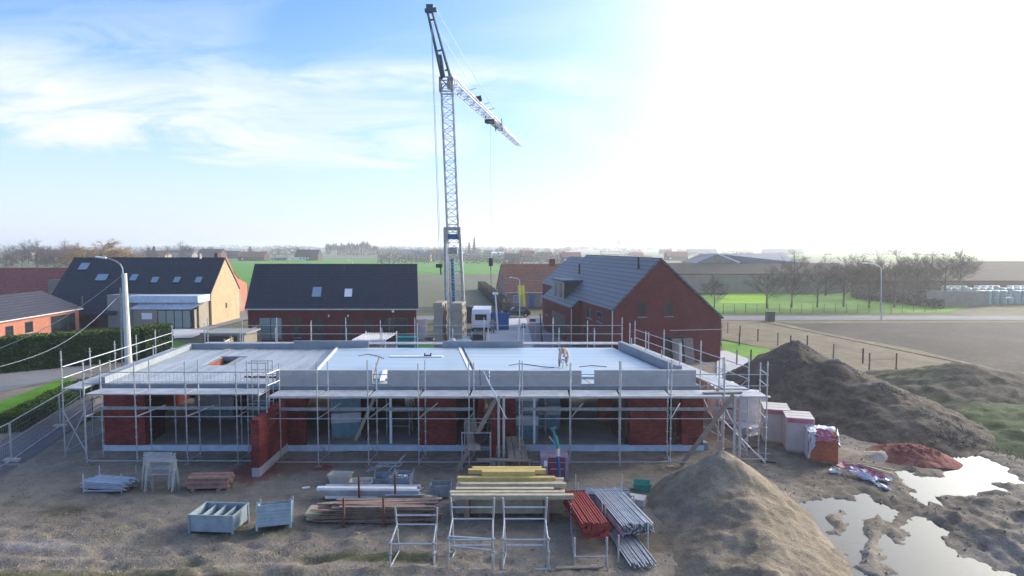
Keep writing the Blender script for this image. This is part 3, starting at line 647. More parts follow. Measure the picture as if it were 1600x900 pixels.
m = MB(); m.beam(P(-.02, 5.2, 2.93), P(-.02, W6 + .1, 2.93), .03, .05); m.build('service_strip', polegrey, H6)
# items at the gable
m = MB()
for k in range(2): m.slab([P(-.5 - k * .1, 5.4 + k * 1.1, 0), P(-.5 - k * .1, 6.3 + k * 1.1, 0), P(-.06, 6.3 + k * 1.1, 2.2), P(-.06, 5.4 + k * 1.1, 2.2)], .03)
single(m, 'leaning_boards', woodraw, 'brown boards leaned against the gable of the large red brick house', 'board')
# --- left dark-roof house with yellow gable
F = Frame((-60.2, 84), (1, 0)); H1 = thing('yellow_brick_house', 'long house with dark slate roof, six roof windows and a sunlit yellow brick gable', 'house', (-60.2, 84, 0))
gable_body(F, 20.6, 8.6, 4.35, 4.35, 8.7, 4.3).build('wall', yellowbrick, H1)
m = MB(); roof_side(m, F, 20.6, 0, 4.35, 4.3, 8.7, .1, .2); roof_side(m, F, 20.6, 8.6, 4.35, 4.3, 8.7, .1, .2); rf = m.build('roof', slate2, H1); ridge(rf, F, 20.6, 4.3, 8.7, slate2, .1)
# lower left part of the roof comes farther down over a dark brick lean-to
m = MB(); roof_side(m, F, 9.6, -2.6, 1.72 + 0.0, -.12, 4.23, .1, .15); m2 = m.build('catslide_roof', slate2, H1)
MB().hexa([F.p(.2, -2.3, 0), F.p(9.4, -2.3, 0), F.p(9.4, 0, 0), F.p(.2, 0, 0)], [F.p(.2, -2.3, 1.9), F.p(9.4, -2.3, 1.9), F.p(9.4, 0, 4.1), F.p(.2, 0, 4.1)]).build('lean_to_wall', brownbrick, H1)
window(H1, F, 'v', -2.3, 3.2, 6.8, .1, 1.75, -1, frame_d, None, mull=1, sill=False)
def h1(px, Y=84): return (px - 800) / 1000 * Y + 60.2
for a, b, s0, s1 in ((115, 132, .62, .86), (144, 164, .30, .52), (198, 211, .30, .52), (233, 246, .24, .44), (268, 280, .24, .44), (302, 314, .24, .44)):
    skylight(H1, F, h1(a, 86) if a < 140 else h1(a, 85), h1(b, 86) if a < 140 else h1(b, 85), 0, 4.35, 4.3, 8.7, s0, s1)
fa = MB().box(-48.6, -39.7, 80.6, 83.9, 3.3, 4.15).build('flat_roof_fascia', foil, H1)
MB().box(-48.4, -39.9, 81.2, 83.9, 0, 3.28).build('rear_wall', beigewall, H1)
MB().box(-51.8, -48.7, 81.6, 83.9, 0, 4.2).build('grey_side_wall', greyclad, H1)
cs = thing('conservatory', 'glass conservatory with pale blue ribbed roof against the yellow brick house', 'conservatory', (-46, 79, 0))
ca, cb_, cc_, cd_ = G(203, 483, 2.5), G(298, 483, 2.5), D(312, 472, 81.1), D(224, 472, 81.1)
MB().slab([ca, cb_, V((cb_.x + 1.3, 81.1, 3.2)), V((ca.x + 1.0, 81.1, 3.2))], .08).build('roof', foil, cs)
m = MB()
for k in range(9): t_ = k / 8; m.beam(ca.lerp(cb_, t_) + V((0, 0, .05)), V((ca.x + 1 + (cb_.x - ca.x + .3) * t_, 81.1, 3.25)), .05, .08)
m.build('roof_bar', frame_w, cs)
yv = ca.y + .1; x0, x1 = ca.x + .4, cb_.x - .1; xm = x0 + (x1 - x0) * .42
MB().box(x0, xm, yv, yv + .2, 0, 2.4).build('brick_wall', beigewall, cs)
fr = MB(); 
for k in range(5): xx = xm + (x1 - xm) * k / 4; fr.box(xx - .05, xx + .05, yv, yv + .1, 0, 2.42)
fr.box(xm, x1, yv - .003, yv + .1, 2.3, 2.42); fr.build('glazing_frame', frame_d, cs)
MB().box(xm + .05, x1 - .05, yv + .03, yv + .06, 0, 2.28).build('glazing', glass_c, cs)
MB().box(x0 + 1.0, x0 + 2.3, yv - .03, yv - .004, 1.2, 2.0).build('window', white, cs)
MB().box(x1 + .4, x1 + .5, yv, 81.2, 0, 2.4).build('side_wall', beigewall, cs)
MB().bar((-42.7, 87.8, 8.7), (-42.7, 87.8, 9.4), .12, 8).build('flue', white, H1)
# small window in the yellow gable
MB().box(-39.62, -39.57, 88.1, 88.6, 1.9, 2.6).build('window', frame_d, H1)
# --- orange curved gable behind
m = MB(); prof = [(92.5, 0), (92.5, 5.0), (94.8, 6.8), (96.2, 8.75), (97.6, 8.75), (98.6, 7.6), (99.8, 6.2), (101.4, 5.3), (104.6, 4.4), (104.6, 0)]
m.add([(-43.4, y, z) for y, z in prof] + [(-43.9, y, z) for y, z in prof], [tuple(range(10)), tuple(range(19, 9, -1))] + [(i, 10 + i, 10 + (i + 1) % 10, (i + 1) % 10) for i in range(10)])
HO = thing('orange_gabled_house', 'orange brick house with a curved gable peeping out behind the yellow gable', 'house', (-46, 99, 0))
m.build('gable_wall', orangebrick, HO)
m = MB(); m.slab([(-43.92, 98, 8.2), (-52, 98, 8.2), (-52, 105, 4.2), (-43.92, 105, 4.2)][::-1], .12); m.slab([(-43.92, 98, 8.2), (-52, 98, 8.2), (-52, 91, 4.2), (-43.92, 91, 4.2)], .12); m.build('roof', redtile, HO)
MB().box(-43.36, -43.32, 98.3, 98.9, 3.9, 5.0).build('window', frame_d, HO)
m = MB(); zz = [(math.cos(a) * .75, math.sin(a) * .75) for a in [math.pi * k / 8 for k in range(9)]]
m.add([(-43.36, 101.4 + a, 2.3 + b) for a, b in zz] + [(-43.36, 100.65, .5), (-43.36, 102.15, .5)], [tuple(range(9)) + (9, 10)]); m.build('arched_window', glass_c, HO)
MB().box(-44.4, -43.95, 95.6, 96.6, 7.6, 9.4).build('chimney', brownbrick, HO)
# --- red roof house at the far left
HR = thing('red_roofed_house', 'long old house with a faded red tiled roof at the left edge', 'house', (-72, 92, 0))
F = Frame((-95, 88), (1, 0)); gable_body(F, 34.2, 9, 3.2, 3.2, 7.2, 4.5).build('wall', orangebrick, HR)
m = MB(); roof_side(m, F, 34.2, 0, 3.2, 4.5, 7.2, .1, .3); roof_side(m, F, 34.2, 9, 3.2, 4.5, 7.2, .1, .3); m.build('roof', redtile, HR)
MB().box(-62.6, -60.6, 86.2, 87.6, 3.4, 5.9).build('chimney', beigewall, HR)
# --- orange extension
HE = thing('orange_brick_annex', 'low orange brick annex with a grey purple roof behind the hedge', 'annex', (-55, 72, 0))
F = Frame((-53.0, 64.5), (-.07, 1)); F.b = V((-1, -.07, 0))
gable_body(F, 15, 9, 2.75, 2.75, 4.75, 4.5).build('wall', orangebrick, HE)
m = MB(); roof_side(m, F, 15, 0, 2.75, 4.5, 4.75, .2, .35); roof_side(m, F, 15, 9, 2.75, 4.5, 4.75, .2, .35); m.build('roof', purpletile, HE); gutter(HE, F, 15, -.4, 2.62, frame_w, .2)
window(HE, F, 'v', 0, 2.2, 3.4, .9, 2.0, -1); window(HE, F, 'v', 0, 5.2, 6.5, .9, 2.1, -1); window(HE, F, 'v', 0, 9.6, 14.2, .1, 2.25, -1, mull=2, sill=False)
MB().bar((-52.9, 78.4, 3.3), (-52.9, 78.4, 4.3), .12, 8).build('vent_pipe', darkmet, HE)
# --- pinkish farmhouse
F = Frame((-.9, 108.5), (1, 0)); F.b = V((-.2, .98, 0)); H5 = thing('pinkish_farmhouse', 'old pinkish brick farmhouse with a weathered orange tiled roof behind the black car', 'house', (-.9, 108.5, 0))
gable_body(F, 13, 9.5, 2.65, 2.65, 7.2, 4.75).build('wall', pinkbrick, H5)
m = MB(); roof_side(m, F, 13, 0, 2.65, 4.75, 7.2, .15, .2); roof_side(m, F, 13, 9.5, 2.65, 4.75, 7.2, .15, .2); m.build('roof', orgtile, H5); gutter(H5, F, 13, -.25, 2.55, frame_w)
MB().box(6.6, 7.6, 112.6, 113.6, 6.6, 8.2).build('chimney', redbrick_h, H5)
o = MB().box(2.9, 3.8, 108.42, 108.5, .1, 2.2).build('door', bluesteel, H5)
for a in (.2, 4.9): window(H5, F, 'v', 0, a + .9, a + 2.5, .9, 2.1, -1, frame_w, glass_c)
for v0, z in ((4, 4.6), (4.2, 2.2), (6.5, 2.2)): window(H5, F, 'u', 0, v0, v0 + .6, z, z + .9, -1, sill=False)
# ------------------------------------------------------------------ building under construction
YF = 32.0
def bp(u, v, z):
    s_ = -.10 - .09 * (u + 20.9) / 30.4
    return V((u + s_ * v, YF + v, z))
def bbox_(m, u0, u1, v0, v1, z0, z1):
    q = [(u0, v0), (u1, v0), (u1, v1), (u0, v1)]
    return m.hexa([bp(a, b, z0) for a, b in q], [bp(a, b, z1) for a, b in q])
UL, UR, DV = -20.9, 9.5, 11.1
ZS = 3.45
def bu(px): return (px - 800) * .0325
NB = thing('house_shell', 'long red brick house shell under construction with a flat concrete roof slab', 'building', (-6, 32, 0))
bbox_(MB(), UL + .1, UR - .1, .1, DV, -.2, .24).build('floor', conc_floor, NB)
m = MB()
for a, b in ((160, 404), (442, 735), (812, 1100)): bbox_(m, bu(a), bu(b), -.06, .098, -.05, .30)
m.build('membrane_strip', foil, NB)
def wallpart(name, u0, u1, v0, v1, z0=.243, z1=3.14, mat=None): return bbox_(MB(), u0, u1, v0, v1, z0, z1).build(name, mat or redbrick, NB)
for a, b in ((163, 226), (438, 477), (655, 712), (770, 806), (984, 1043), (1066, 1099)): wallpart('wall', bu(a), bu(b), .0, .34)
for u0, u1 in ((UL, UL + .3), (UR - .3, UR)): wallpart('side_wall', u0, u1, .345, DV - .35, mat=orangeblock if u0 > 0 else redbrick)
for u in (-12.35, -1.7): wallpart('party_wall', u, u + .3, .345, DV - .35, mat=redbrick)
# returns beside the openings and rear wall with openings
for px in (222, 712, 985, 1060): wallpart('return_wall', bu(px) - .15, bu(px) + .1, .345, 2.4, mat=brownbrick)
gaps = [(-19.5, -16.5), (-14.6, -13.4), (-10.6, -9.2), (-6.0, -3.2), (.2, 1.4), (3.4, 6.4), (7.4, 8.4)]
u = UL
for a, b in gaps + [(UR, UR)]:
    wallpart('rear_wall', u, a, DV - .34, DV, mat=brownbrick); 
    if b < UR: bbox_(MB(), a, b, DV - .34, DV, 2.5, 3.14).build('lintel', concrete_d, NB)
    u = b
for u0, u1, v0 in ((-17.5, -13.0, 6.0), (-9.2, -5.6, 7.0), (-5.0, -3.2, 5.5), (2.5, 5.0, 7.5), (5.8, 8.2, 4.5)): wallpart('inner_wall', u0, u1, v0, v0 + .15, z1=3.14, mat=orangeblock if u0 in (5.8, -5.0) else brownbrick)
# slab as planks with joints
def slabpart(u0, u1, v0, v1, z0, z1, nm, mt): return bbox_(MB(), u0, u1, v0, v1, z0, z1).build(nm, mt, NB)
HU0, HU1, HV0, HV1 = -17.4, -16.3, 5.1, 8.2
m = MB(); m2 = MB()
bbox_(m, UL, HU0, 0, DV, 3.15, ZS - .04); bbox_(m, HU1, UR, 0, DV, 3.15, ZS - .04); bbox_(m, HU0, HU1, 0, HV0, 3.15, ZS - .04); bbox_(m, HU0, HU1, HV1, DV, 3.15, ZS - .04)
m.build('roof_slab', concrete_d, NB)
u = UL + .31
n = 0
while u < -10.6:
    u1 = min(u + .60, -10.55)
    if u1 > HU0 and u < HU1:
        bbox_(m2, u + .022, u1 - .022, .02, HV0, ZS - .038, ZS); bbox_(m2, u + .022, u1 - .022, HV1, DV - .2, ZS - .038, ZS)
    else: bbox_(m2, u + .022, u1 - .022, .02, DV - .2, ZS - .038, ZS + .002 * (n % 3))
    u = u1; n += 1
u = -10.4
while u < UR - .4:
    u1 = min(u + .6, UR - .32); bbox_(m2, u + .022, u1 - .022, .02, 2.2, ZS - .038, ZS); u = u1
m2.build('slab_plank', planks_m, NB)
m = MB()
for q in (HU0, HU1 - .0): bbox_(m, q - (.1 if q == HU0 else 0), q + (0 if q == HU0 else .1), HV0, HV1, 2.9, ZS - .05)
m.build('stairwell_edge', orangeblock, NB)
slabpart(-10.3, -1.95, .9, DV - .15, ZS + .003, ZS + .10, 'screed_panel', boards_m); slabpart(-1.55, 8.9, 1.3, DV - .15, ZS + .003, ZS + .11, 'screed_panel', boards_m)
m = MB(); bbox_(m, -10.46, -10.32, .9, DV - .15, ZS + .003, ZS + .16); bbox_(m, -1.93, -1.74, .9, DV - .15, ZS + .003, ZS + .13); bbox_(m, -6.7, -6.45, .02, 2.9, ZS + .11, ZS + .17); m.build('edge_strip', white, NB)
# upstands
m = MB()
def ups(name, u0, u1, v0, v1, z1, mat, z0=ZS): return bbox_(MB(), u0, u1, v0, v1, z0, z1).build(name, mat, NB)
for a, b in ((433, 583), (606, 764), (766, 908), (929, 1086)): ups('parapet_panel', bu(a), bu(b), -.02, .14, 4.16 if a != 766 else 4.14, concrete, z0=3.36)
ups('parapet', UL, UL + .3, 0.02, DV - .003, 3.80, concrete_d); ups('parapet', UR - .3, UR, 2.0, DV - .3, 4.02, concrete_d)
ups('parapet', UL, -13.5, DV - .0, DV + .17, 3.82, concrete_d); ups('parapet', -13.46, -8.2, DV, DV + .17, 4.0, concrete_d); ups('parapet', -3.0, 2.6, DV, DV + .17, 3.98, concrete_d)
m = MB()
for i in range(46):
    u = -20.4 + i * .19
    if u < -12.2: m.bar(bp(u, .12, ZS), bp(u, .12, ZS + .5 + .05 * math.sin(i * 2.2)), .008, 4)
for v_ in (.25, .4): m.bar(bp(-20.5, v_, ZS + .04), bp(-12.1, v_, ZS + .04), .008, 4)
m.build('starter_bar', galv_d, NB)
m = MB(); bbox_(m, UR + .02, UR + .5, 0, 9, .0, .42); m.build('foundation', concrete_d, NB)
# wing walls in front
for k, (fx, L_, wd, zt) in enumerate(((-11.75, 3.7, .36, 2.62), (-.98, 2.3, .2, 2.3))):
    o = MB().hexa([(fx, YF - L_, 0), (fx + wd, YF - L_, 0), (fx + wd, YF - .07, 0), (fx, YF - .07, 0)], [(fx, YF - L_, .42), (fx + wd, YF - L_, .42), (fx + wd, YF - .07, .42), (fx, YF - .07, .42)]).build('wing_wall_footing', concrete, NB)
    MB().hexa([(fx, YF - L_, .423), (fx + wd, YF - L_, .423), (fx + wd, YF - .07, .423), (fx, YF - .07, .423)], [(fx, YF - L_, zt), (fx + wd, YF - L_, zt), (fx + wd, YF - .07, zt), (fx, YF - .07, zt)]).build('wing_wall', redbrick, NB)
# ------------------------------------------------------------------ scaffolding
TR = .03
def post(par, x, y, z0, z1, plate=True):
    m = MB(); m.bar((x, y, z0 + .1), (x, y, z1), TR, 6)
    z = z0 + .35
    while z < z1 - .1: m.bar((x, y, z - .012), (x, y, z + .012), .062, 6); z += .5
    o = m.build('standard', galv, par)
    if plate: MB().box(x - .15, x + .15, y - .12, y + .12, z0, z0 + .035).build('base_plate', woodraw, o); 
    return o
def rail(par, p, q, name='guardrail', r=.024, mat=None): return MB().bar(p, q, r, 6).build(name, mat or galv, par)
def deck(par, p00, p10, p11, p01, z, mat=None, gap=.02):
    """platform bay made of narrow steel planks"""
    a, b, c, d_ = [V((p[0], p[1], 0)) for p in (p00, p10, p11, p01)]
    o = None; m = MB(); n = 3
    for k in range(n):
        t0, t1 = k / n + .01, (k + 1) / n - .01
        q = [a.lerp(d_, t0), b.lerp(c, t0), b.lerp(c, t1), a.lerp(d_, t1)]
        m.hexa([V((p.x, p.y, z - .06)) for p in q], [V((p.x, p.y, z)) for p in q])
        for s_ in (0.0, 1.0):
            e = q[0].lerp(q[1], .5)
    return m.build('deck', mat or alu, par)
def g0(x, y): return hsite(x, y) if y < 36 and x < 24 and x > -25 else 0.0
# front scaffold, left run
SA = thing('scaffold', 'front scaffold of the left bay, between the left corner and the first wing wall', 'scaffold', (-16, 30, 0), 'scaffolding round the shell')
xa = [-20.25, -17.85, -15.45, -13.05, -12.0]; YO, YI = 29.9, 31.05
for x in xa:
    post(SA, x, YO, g0(x, YO), 5.0); post(SA, x + .05, YI, g0(x, YI), 4.85)
for i in range(4):
    x0, x1 = xa[i], xa[i + 1]
    for z in (3.92, 4.47): rail(SA, (x0, YO, z), (x1, YO, z))
    for z in (2.34, .2): rail(SA, (x0, YO, z), (x1, YO, z), 'ledger')
    deck(SA, (x0 + .04, YO + .03), (x1 - .04, YO + .03), (x1 - .04, YI + .05), (x0 + .04, YI + .05), 3.43)
    MB().beam((x0 + .1, YI - .12, 2.5), (x1 - .02, YI - .12, 2.5), .3, .06).build('plank', alu, SA)
    MB().beam((x0 + .1, YI - .28, 2.53), (x1 - .02, YI - .28, 2.53), .03, .15).build('toe_board', galv_d, SA)
for x in xa:
    for z in (.2, 2.34, 3.35): rail(SA, (x, YO, z), (x + .05, YI, z), 'transom')
for x in (xa[1], xa[2]): rail(SA, (x, YO, 2.34), (x + .8, YI, 2.6), 'brace')
# front scaffold, long run
SB = thing('scaffold', 'long front scaffold from the first wing wall to the right corner of the shell', 'scaffold', (0, 30, 0), 'scaffolding round the shell')
xb = [-11.5 + 2.37 * k for k in range(9)] + [9.95, 11.95]; YO, YI = 29.6, 30.85
for k, x in enumerate(xb):
    yo = YO + .07 * k * .5
    post(SB, x, YO, g0(x, YO), 4.95 + .08 * (k % 3)); post(SB, x + .15, YI, g0(x, YI), 4.75 + .1 * (k % 2))
for k in range(len(xb) - 1):
    x0, x1 = xb[k], xb[k + 1]
    for z in (3.88, 4.42): rail(SB, (x0, YO, z), (x1, YO, z))
    if k != 4: rail(SB, (x0, YO, .25 if k < 9 else .4), (x1, YO, .25 if k < 9 else .4), 'ledger')
    rail(SB, (x0, YO, 2.32), (x1, YO, 2.32), 'ledger')
    deck(SB, (x0 + .05, YO + .03), (x1 - .05, YO + .03), (x1 - .0, YI + .1), (x0 + .1, YI + .1), 3.38)
    MB().beam((x0 + .03, YO + .035, 3.33), (x1 - .03, YO + .035, 3.33), .02, .09).build('deck_edge', galv, SB)
    if k < 9 and k not in (4,):
        MB().beam((x0 + .2, YI - .12, 2.5), (x1 + .1, YI - .12, 2.5), .3, .06).build('plank', alu, SB)
        MB().beam((x0 + .2, YI - .28, 2.53), (x1 + .1, YI - .28, 2.53), .03, .15).build('toe_board', galv_d, SB)
for k, x in enumerate(xb):
    for z in (.25, 2.32, 3.3): rail(SB, (x, YO, z), (x + .15, YI, z), 'transom')
for k in (1, 2, 3, 6, 8): rail(SB, (xb[k], YO, 2.32), (xb[k] + .75, YI, 2.75), 'brace'); rail(SB, (xb[k] + .15, YI, .15), (xb[k] + .05, YO + .3, .9), 'brace')
for a, b in (((xb[9], YO, .3), (xb[10], YO, 2.3)), ((xb[10], YO, .2), (xb[9], YO + 1.2, 2.3)), ((xb[6] + .1, YO + .3, .1), (xb[6] - .9, YO + 1.2, 1.1))): rail(SB, a, b, 'brace')
for x in (-11.5, 11.95):
    for z in (3.88, 4.42): rail(SB, (x, YO, z), (x + .15, YI, z), 'end_rail')
# left side scaffold
SL = thing('scaffold', 'scaffold along the left side of the shell beside the street', 'scaffold', (-22.6, 37, 0), 'scaffolding round the shell')
for k in range(6):
    v = -1.0 + k * 2.5; a = bp(UL - 1.25, v, 0); b = bp(UL - .22, v, 0)
    post(SL, a.x, a.y, 0, 5.05 if k else 5.3); 
    if k < 5: post(SL, b.x, b.y, 0, 3.9 + (.5 if k in (1, 3) else 0))
    if k < 5:
        a2 = bp(UL - 1.25, v + 2.5, 0); b2 = bp(UL - .22, v + 2.5, 0)
        for z in (3.95, 4.5): rail(SL, (a.x, a.y, z), (a2.x, a2.y, z), r=.028)
        for z in (2.3, .3): rail(SL, (a.x, a.y, z), (a2.x, a2.y, z), 'ledger')
        rail(SL, (b.x, b.y, 2.3), (b2.x, b2.y, 2.3), 'ledger')
        deck(SL, a[:2], a2[:2], b2[:2], b[:2], 3.46, alu)
        if k in (0, 2): rail(SL, (a.x, a.y, .3), (a2.x, a2.y, 2.3), 'brace')
        for z in (3.95, 4.5):
            if k == 0: rail(SL, (a.x, a.y, z), (b.x, b.y, z), 'end_rail')
        if k == 0:
            rail(SL, (a.x, a.y, .3), (b.x, b.y, 2.3), 'brace'); rail(SL, (a.x, a.y, 2.3), (b.x, b.y, .3), 'brace')
# right side scaffold
SR = thing('scaffold', 'scaffold along the right side of the shell in front of the large gable', 'scaffold', (10, 38, 0), 'scaffolding round the shell')
for k in range(7):
    v = -1.0 + k * 2.4; a = bp(UR + 1.9, v, 0); b = bp(UR + .7, v, 0)
    post(SR, a.x, a.y, 0, 5.1 if k % 2 == 0 else 4.6)
    if k < 6: post(SR, b.x, b.y, 0, 4.2 if k % 2 else 5.0)
    if k < 6:
        a2 = bp(UR + 1.9, v + 2.4, 0); b2 = bp(UR + .7, v + 2.4, 0)
        for z in (3.92, 4.48): rail(SR, (a.x, a.y, z), (a2.x, a2.y, z), r=.026)
        for z in (2.2, .3): rail(SR, (a.x, a.y, z), (a2.x, a2.y, z), 'ledger')
        deck(SR, a[:2], a2[:2], b2[:2], b[:2], 3.44, alu)
        if k in (0, 1, 3): rail(SR, (a.x, a.y, .3), (a2.x, a2.y, 2.2), 'brace'); rail(SR, (a2.x, a2.y, 2.3), (a.x, a.y, 3.9), 'brace')
# rear scaffold
SK_ = thing('scaffold', 'scaffold along the rear of the shell in front of the red brick house', 'scaffold', (-8, 45, 0), 'scaffolding round the shell')
NBK = 12; xs = [-22.3 + 2.53 * k for k in range(NBK + 1)]
for k, x in enumerate(xs):
    post(SK_, x, 46.6, 0, 5.0 if k % 2 else 5.2); post(SK_, x + .35, 45.4, 0, 4.6 if k % 3 else 4.95)
    if k < NBK:
        x2 = xs[k + 1]
        for z in (4.0, 4.62): rail(SK_, (x, 46.6, z), (x2, 46.6, z), r=.026)
        if k not in (7,): pass
        rail(SK_, (x, 46.6, 2.3), (x2, 46.6, 2.3), 'ledger'); rail(SK_, (x, 46.6, .3), (x2, 46.6, .3), 'ledger')
        deck(SK_, (x, 45.5), (x2, 45.5), (x2, 46.55), (x, 46.55), 3.42, alu)
# small stair tower and inner access tower at the first wing wall
ST = thing('access_tower', 'narrow tube tower in the gap between the two front scaffold runs', 'scaffold tower', (-12.6, 31.4, 0))
for x in (-13.1, -12.05):
    for y in (31.3, 31.9): post(ST, x, y, 0, 4.7, False)
for z in (1.0, 1.7, 2.6, 4.2, 4.65):
    for y in (31.3, 31.9): rail(ST, (-13.1, y, z), (-12.05, y, z), 'rung')
# adjustable props and ladders seen inside, trestle towers
def prop_tower(x, y, label, h=2.85):
    t_ = thing('prop_tower', label, 'prop tower', (x, y, .24), 'prop towers inside the shell')
    for dx in (-.6, .6):
        for dy in (-.5, .5): MB().bar((x + dx, y + dy, .26), (x + dx, y + dy, h), .03).build('leg', galv, t_)
    for z in (.8, 1.6, 2.4, 2.8):
        for dy in (-.5, .5): MB().bar((x - .6, y + dy, z), (x + .6, y + dy, z), .02).build('rung', galv, t_)
    for dx in (-.6, .6): MB().bar((x + dx, y - .5, .5), (x + dx, y + .5, 1.9), .016).build('brace', galv, t_)
prop_tower(-6.1, 34.2, 'prop tower standing in the middle opening'); prop_tower(1.2, 34.2, 'prop tower standing in the right opening')
def wprop(x, y, label):
    m = MB(); m.beam((x, y, .24), (x, y, 3.13), .12, .12, V((0, 1, 0))); m.box(x - .2, x + .2, y - .1, y + .1, 3.08, 3.14)
    single(m, 'prop', white, label, 'prop', 'white props in the openings')
for x, l in ((-6.25, 'white vertical prop in the middle opening'), (1.15, 'white vertical prop in the right opening')): wprop(x, 32.5, l)
for x, l in ((-17.3, 'first thin steel prop in the left opening'), (-15.0, 'second thin steel prop in the left opening'), (-13.9, 'third thin steel prop in the left opening, beside the access tower')):
    single(MB().bar((x, 32.4, .24), (x, 32.4, 3.12), .035).bar((x, 32.4, 1.3), (x, 32.4, 1.5), .05), 'steel_prop', galv, l, 'prop', 'steel props')
single(MB().beam((-8.2, 32.9, .26), (-7.0, 33.2, 3.0), .1, .16), 'leaning_plank', woodpale, 'pale plank leaning in the middle opening', 'plank')
single(MB().beam((-7.7, 33.0, .26), (-6.9, 33.8, 1.3), .05, .05), 'crowbar', darkmet, 'dark bar leaning in the middle opening', 'bar')
for x, y, lb in ((.05, 32.9, 'wooden stepladder standing in the right opening'),):
    m = MB()
    for dx in (0, .42): m.beam((x - 2.2 + dx + .4, y, .25), (x - 1.75 + dx * .6 + .4, y + .3, 3.0), .05, .04); 
    m.beam((x - 1.0, y + .6, .25), (x - 1.4, y + .3, 2.9), .05, .04)
    for k in range(7): z = .6 + k * .33; t_ = (z - .25) / 2.75; m.bar((x - 1.8 + .45 * t_, y + .3 * t_, z), (x - 1.38 + .28 * t_, y + .3 * t_, z), .02)
    single(m, 'stepladder', woodpale, lb, 'ladder')
# stored insulation packs inside
def pack(x, y, w_, n, label, rz):
    t_ = thing('insulation_pack', label, 'insulation pack', (0, 0, 0), 'wrapped insulation packs', world=False)
    for k in range(n):
        z = .1 + k * 1.3
        MB().box(-w_ / 2, w_ / 2, -.5, .5, z, z + .72).build('board_stack', binblue_d, t_); MB().box(-w_ / 2 - .02, w_ / 2 + .02, -.52, .52, z + .723, z + 1.25).build('white_wrap', white_pl, t_)
    MB().box(-w_ / 2, w_ / 2, -.5, .5, 0, .097).build('pallet', woodraw, t_)
    t_.location = (x, y, .245); t_.rotation_euler = (0, 0, rz)
pack(-8.9, 33.9, 1.5, 2, 'tall double insulation pack at the left of the middle opening', R(12)); pack(.75, 33.4, 1.25, 2, 'tall double insulation pack beside the second wing wall', R(-2))
pack(-17.5, 37.5, 2.2, 1, 'insulation pack lying deep inside the left opening', R(4)); pack(-14.9, 38.3, 1.8, 1, 'insulation pack beside the inner wall of the left opening', R(-9)); pack(1.9, 35.5, 1.5, 2, 'insulation pack behind the prop tower in the right opening', R(3)); pack(-3.9, 35.2, 1.0, 2, 'insulation pack behind the pier between middle and right openings', R(0))
# trestle platform with bucket, at the second wing wall
TP = thing('bricklayer_platform', 'bricklayer trestle platform of planks beside the second wing wall', 'trestle platform', (-1.2, 29.4, 0))
for x, y in ((-2.3, 28.9), (-1.0, 28.9), (-2.3, 30.6), (-1.0, 30.6)): MB().bar((x, y, .05), (x, y, 1.9), .025).build('leg', galv, TP)
for y in (28.9, 30.6):
    for z in (.5, 1.15, 1.85): MB().bar((-2.3, y, z), (-1.0, y, z), .022).build('rung', galv, TP)
for i, x in enumerate((-2.1, -1.8)): MB().beam((x - .1, 30.9, 1.92), (x + .25, 28.3, 1.22), .27, .05).build('plank', woodraw, TP)
for x in (.0, .3, .6): MB().beam((x - .2, 31.2, .98), (x, 28.6, .72), .27, .05).build('plank', woodraw, TP)
MB().beam((-1.6, 28.5, .75), (.9, 28.4, .72), .3, .05).build('plank', woodraw, TP)
for x in (-.5, .8):
    for y in (28.6, 30.7): MB().bar((x, y, .05), (x, y, .7), .025).build('leg', galv, TP)
m = MB(); n = 14
for i in range(n):
    a, b = 2 * math.pi * i / n, 2 * math.pi * (i + 1) / n
    f = lambda t, r_, z: V((-1.45 + math.cos(t) * r_, 28.95 + math.sin(t) * r_, z))
    m.quad(f(a, .24, 1.42), f(b, .24, 1.42), f(b, .32, 1.86), f(a, .32, 1.86)); m.quad(f(b, .21, 1.45), f(a, .21, 1.45), f(a, .29, 1.86), f(b, .29, 1.86)); m.quad(f(a, .32, 1.86), f(b, .32, 1.86), f(b, .29, 1.861), f(a, .29, 1.861))
m.add([V((-1.45 + math.cos(2 * math.pi * i / n) * .25, 28.95 + math.sin(2 * math.pi * i / n) * .25, 1.7)) for i in range(n)], [tuple(range(n))])
single(m, 'mortar_tub', darkmet, 'round dark mortar tub on the plank beside the second wing wall', 'tub')
# big raking shores
def rake(px0, py0, px1, py1, Y0, z1, label):
    a = G(px0, py0, .05); b = D(px1, py1, Y0)
    m = MB().beam(a, b, .06, .2); single(m, 'raking_shore', woodraw, label, 'plank', 'diagonal shore planks')
rake(713, 738, 775, 623, 29.45, 3, 'long diagonal plank propped left of the second wing wall'); rake(1064, 727, 1147, 616, 29.45, 3, 'long diagonal plank propped at the right corner of the front scaffold')
for x, lb in ((-.62, 'steel channel post at the second wing wall, nearer the bucket'), (-.38, 'steel channel post at the second wing wall, farther from the bucket'), (10.35, 'paired steel channel posts at the right corner, inner one'), (10.62, 'paired steel channel posts at the right corner, outer one')):
    y = 29.3; single(MB().beam((x, y, .05), (x, y, 3.5), .11, .07, V((0, 1, 0))), 'channel_post', galv, lb, 'post')
for a, b, lb in (((-1.25, 30.4, 4.1), (-.25, 28.6, 2.6), 'thin tube sloping down beside the diagonal plank'), ((-1.4, 31, 4.3), (-.7, 29.3, 3.4), 'thin tube sloping over the deck at the second wing wall')):
    single(MB().bar(a, b, .025), 'loose_tube', galv, lb, 'tube')
single(MB().beam((-1.6, 31.99, 3.36), (-1.63, 31.99, 4.2), .03, .03), 'joint_rod', darkmet, 'short dark rod at the joint of two parapet panels', 'rod')
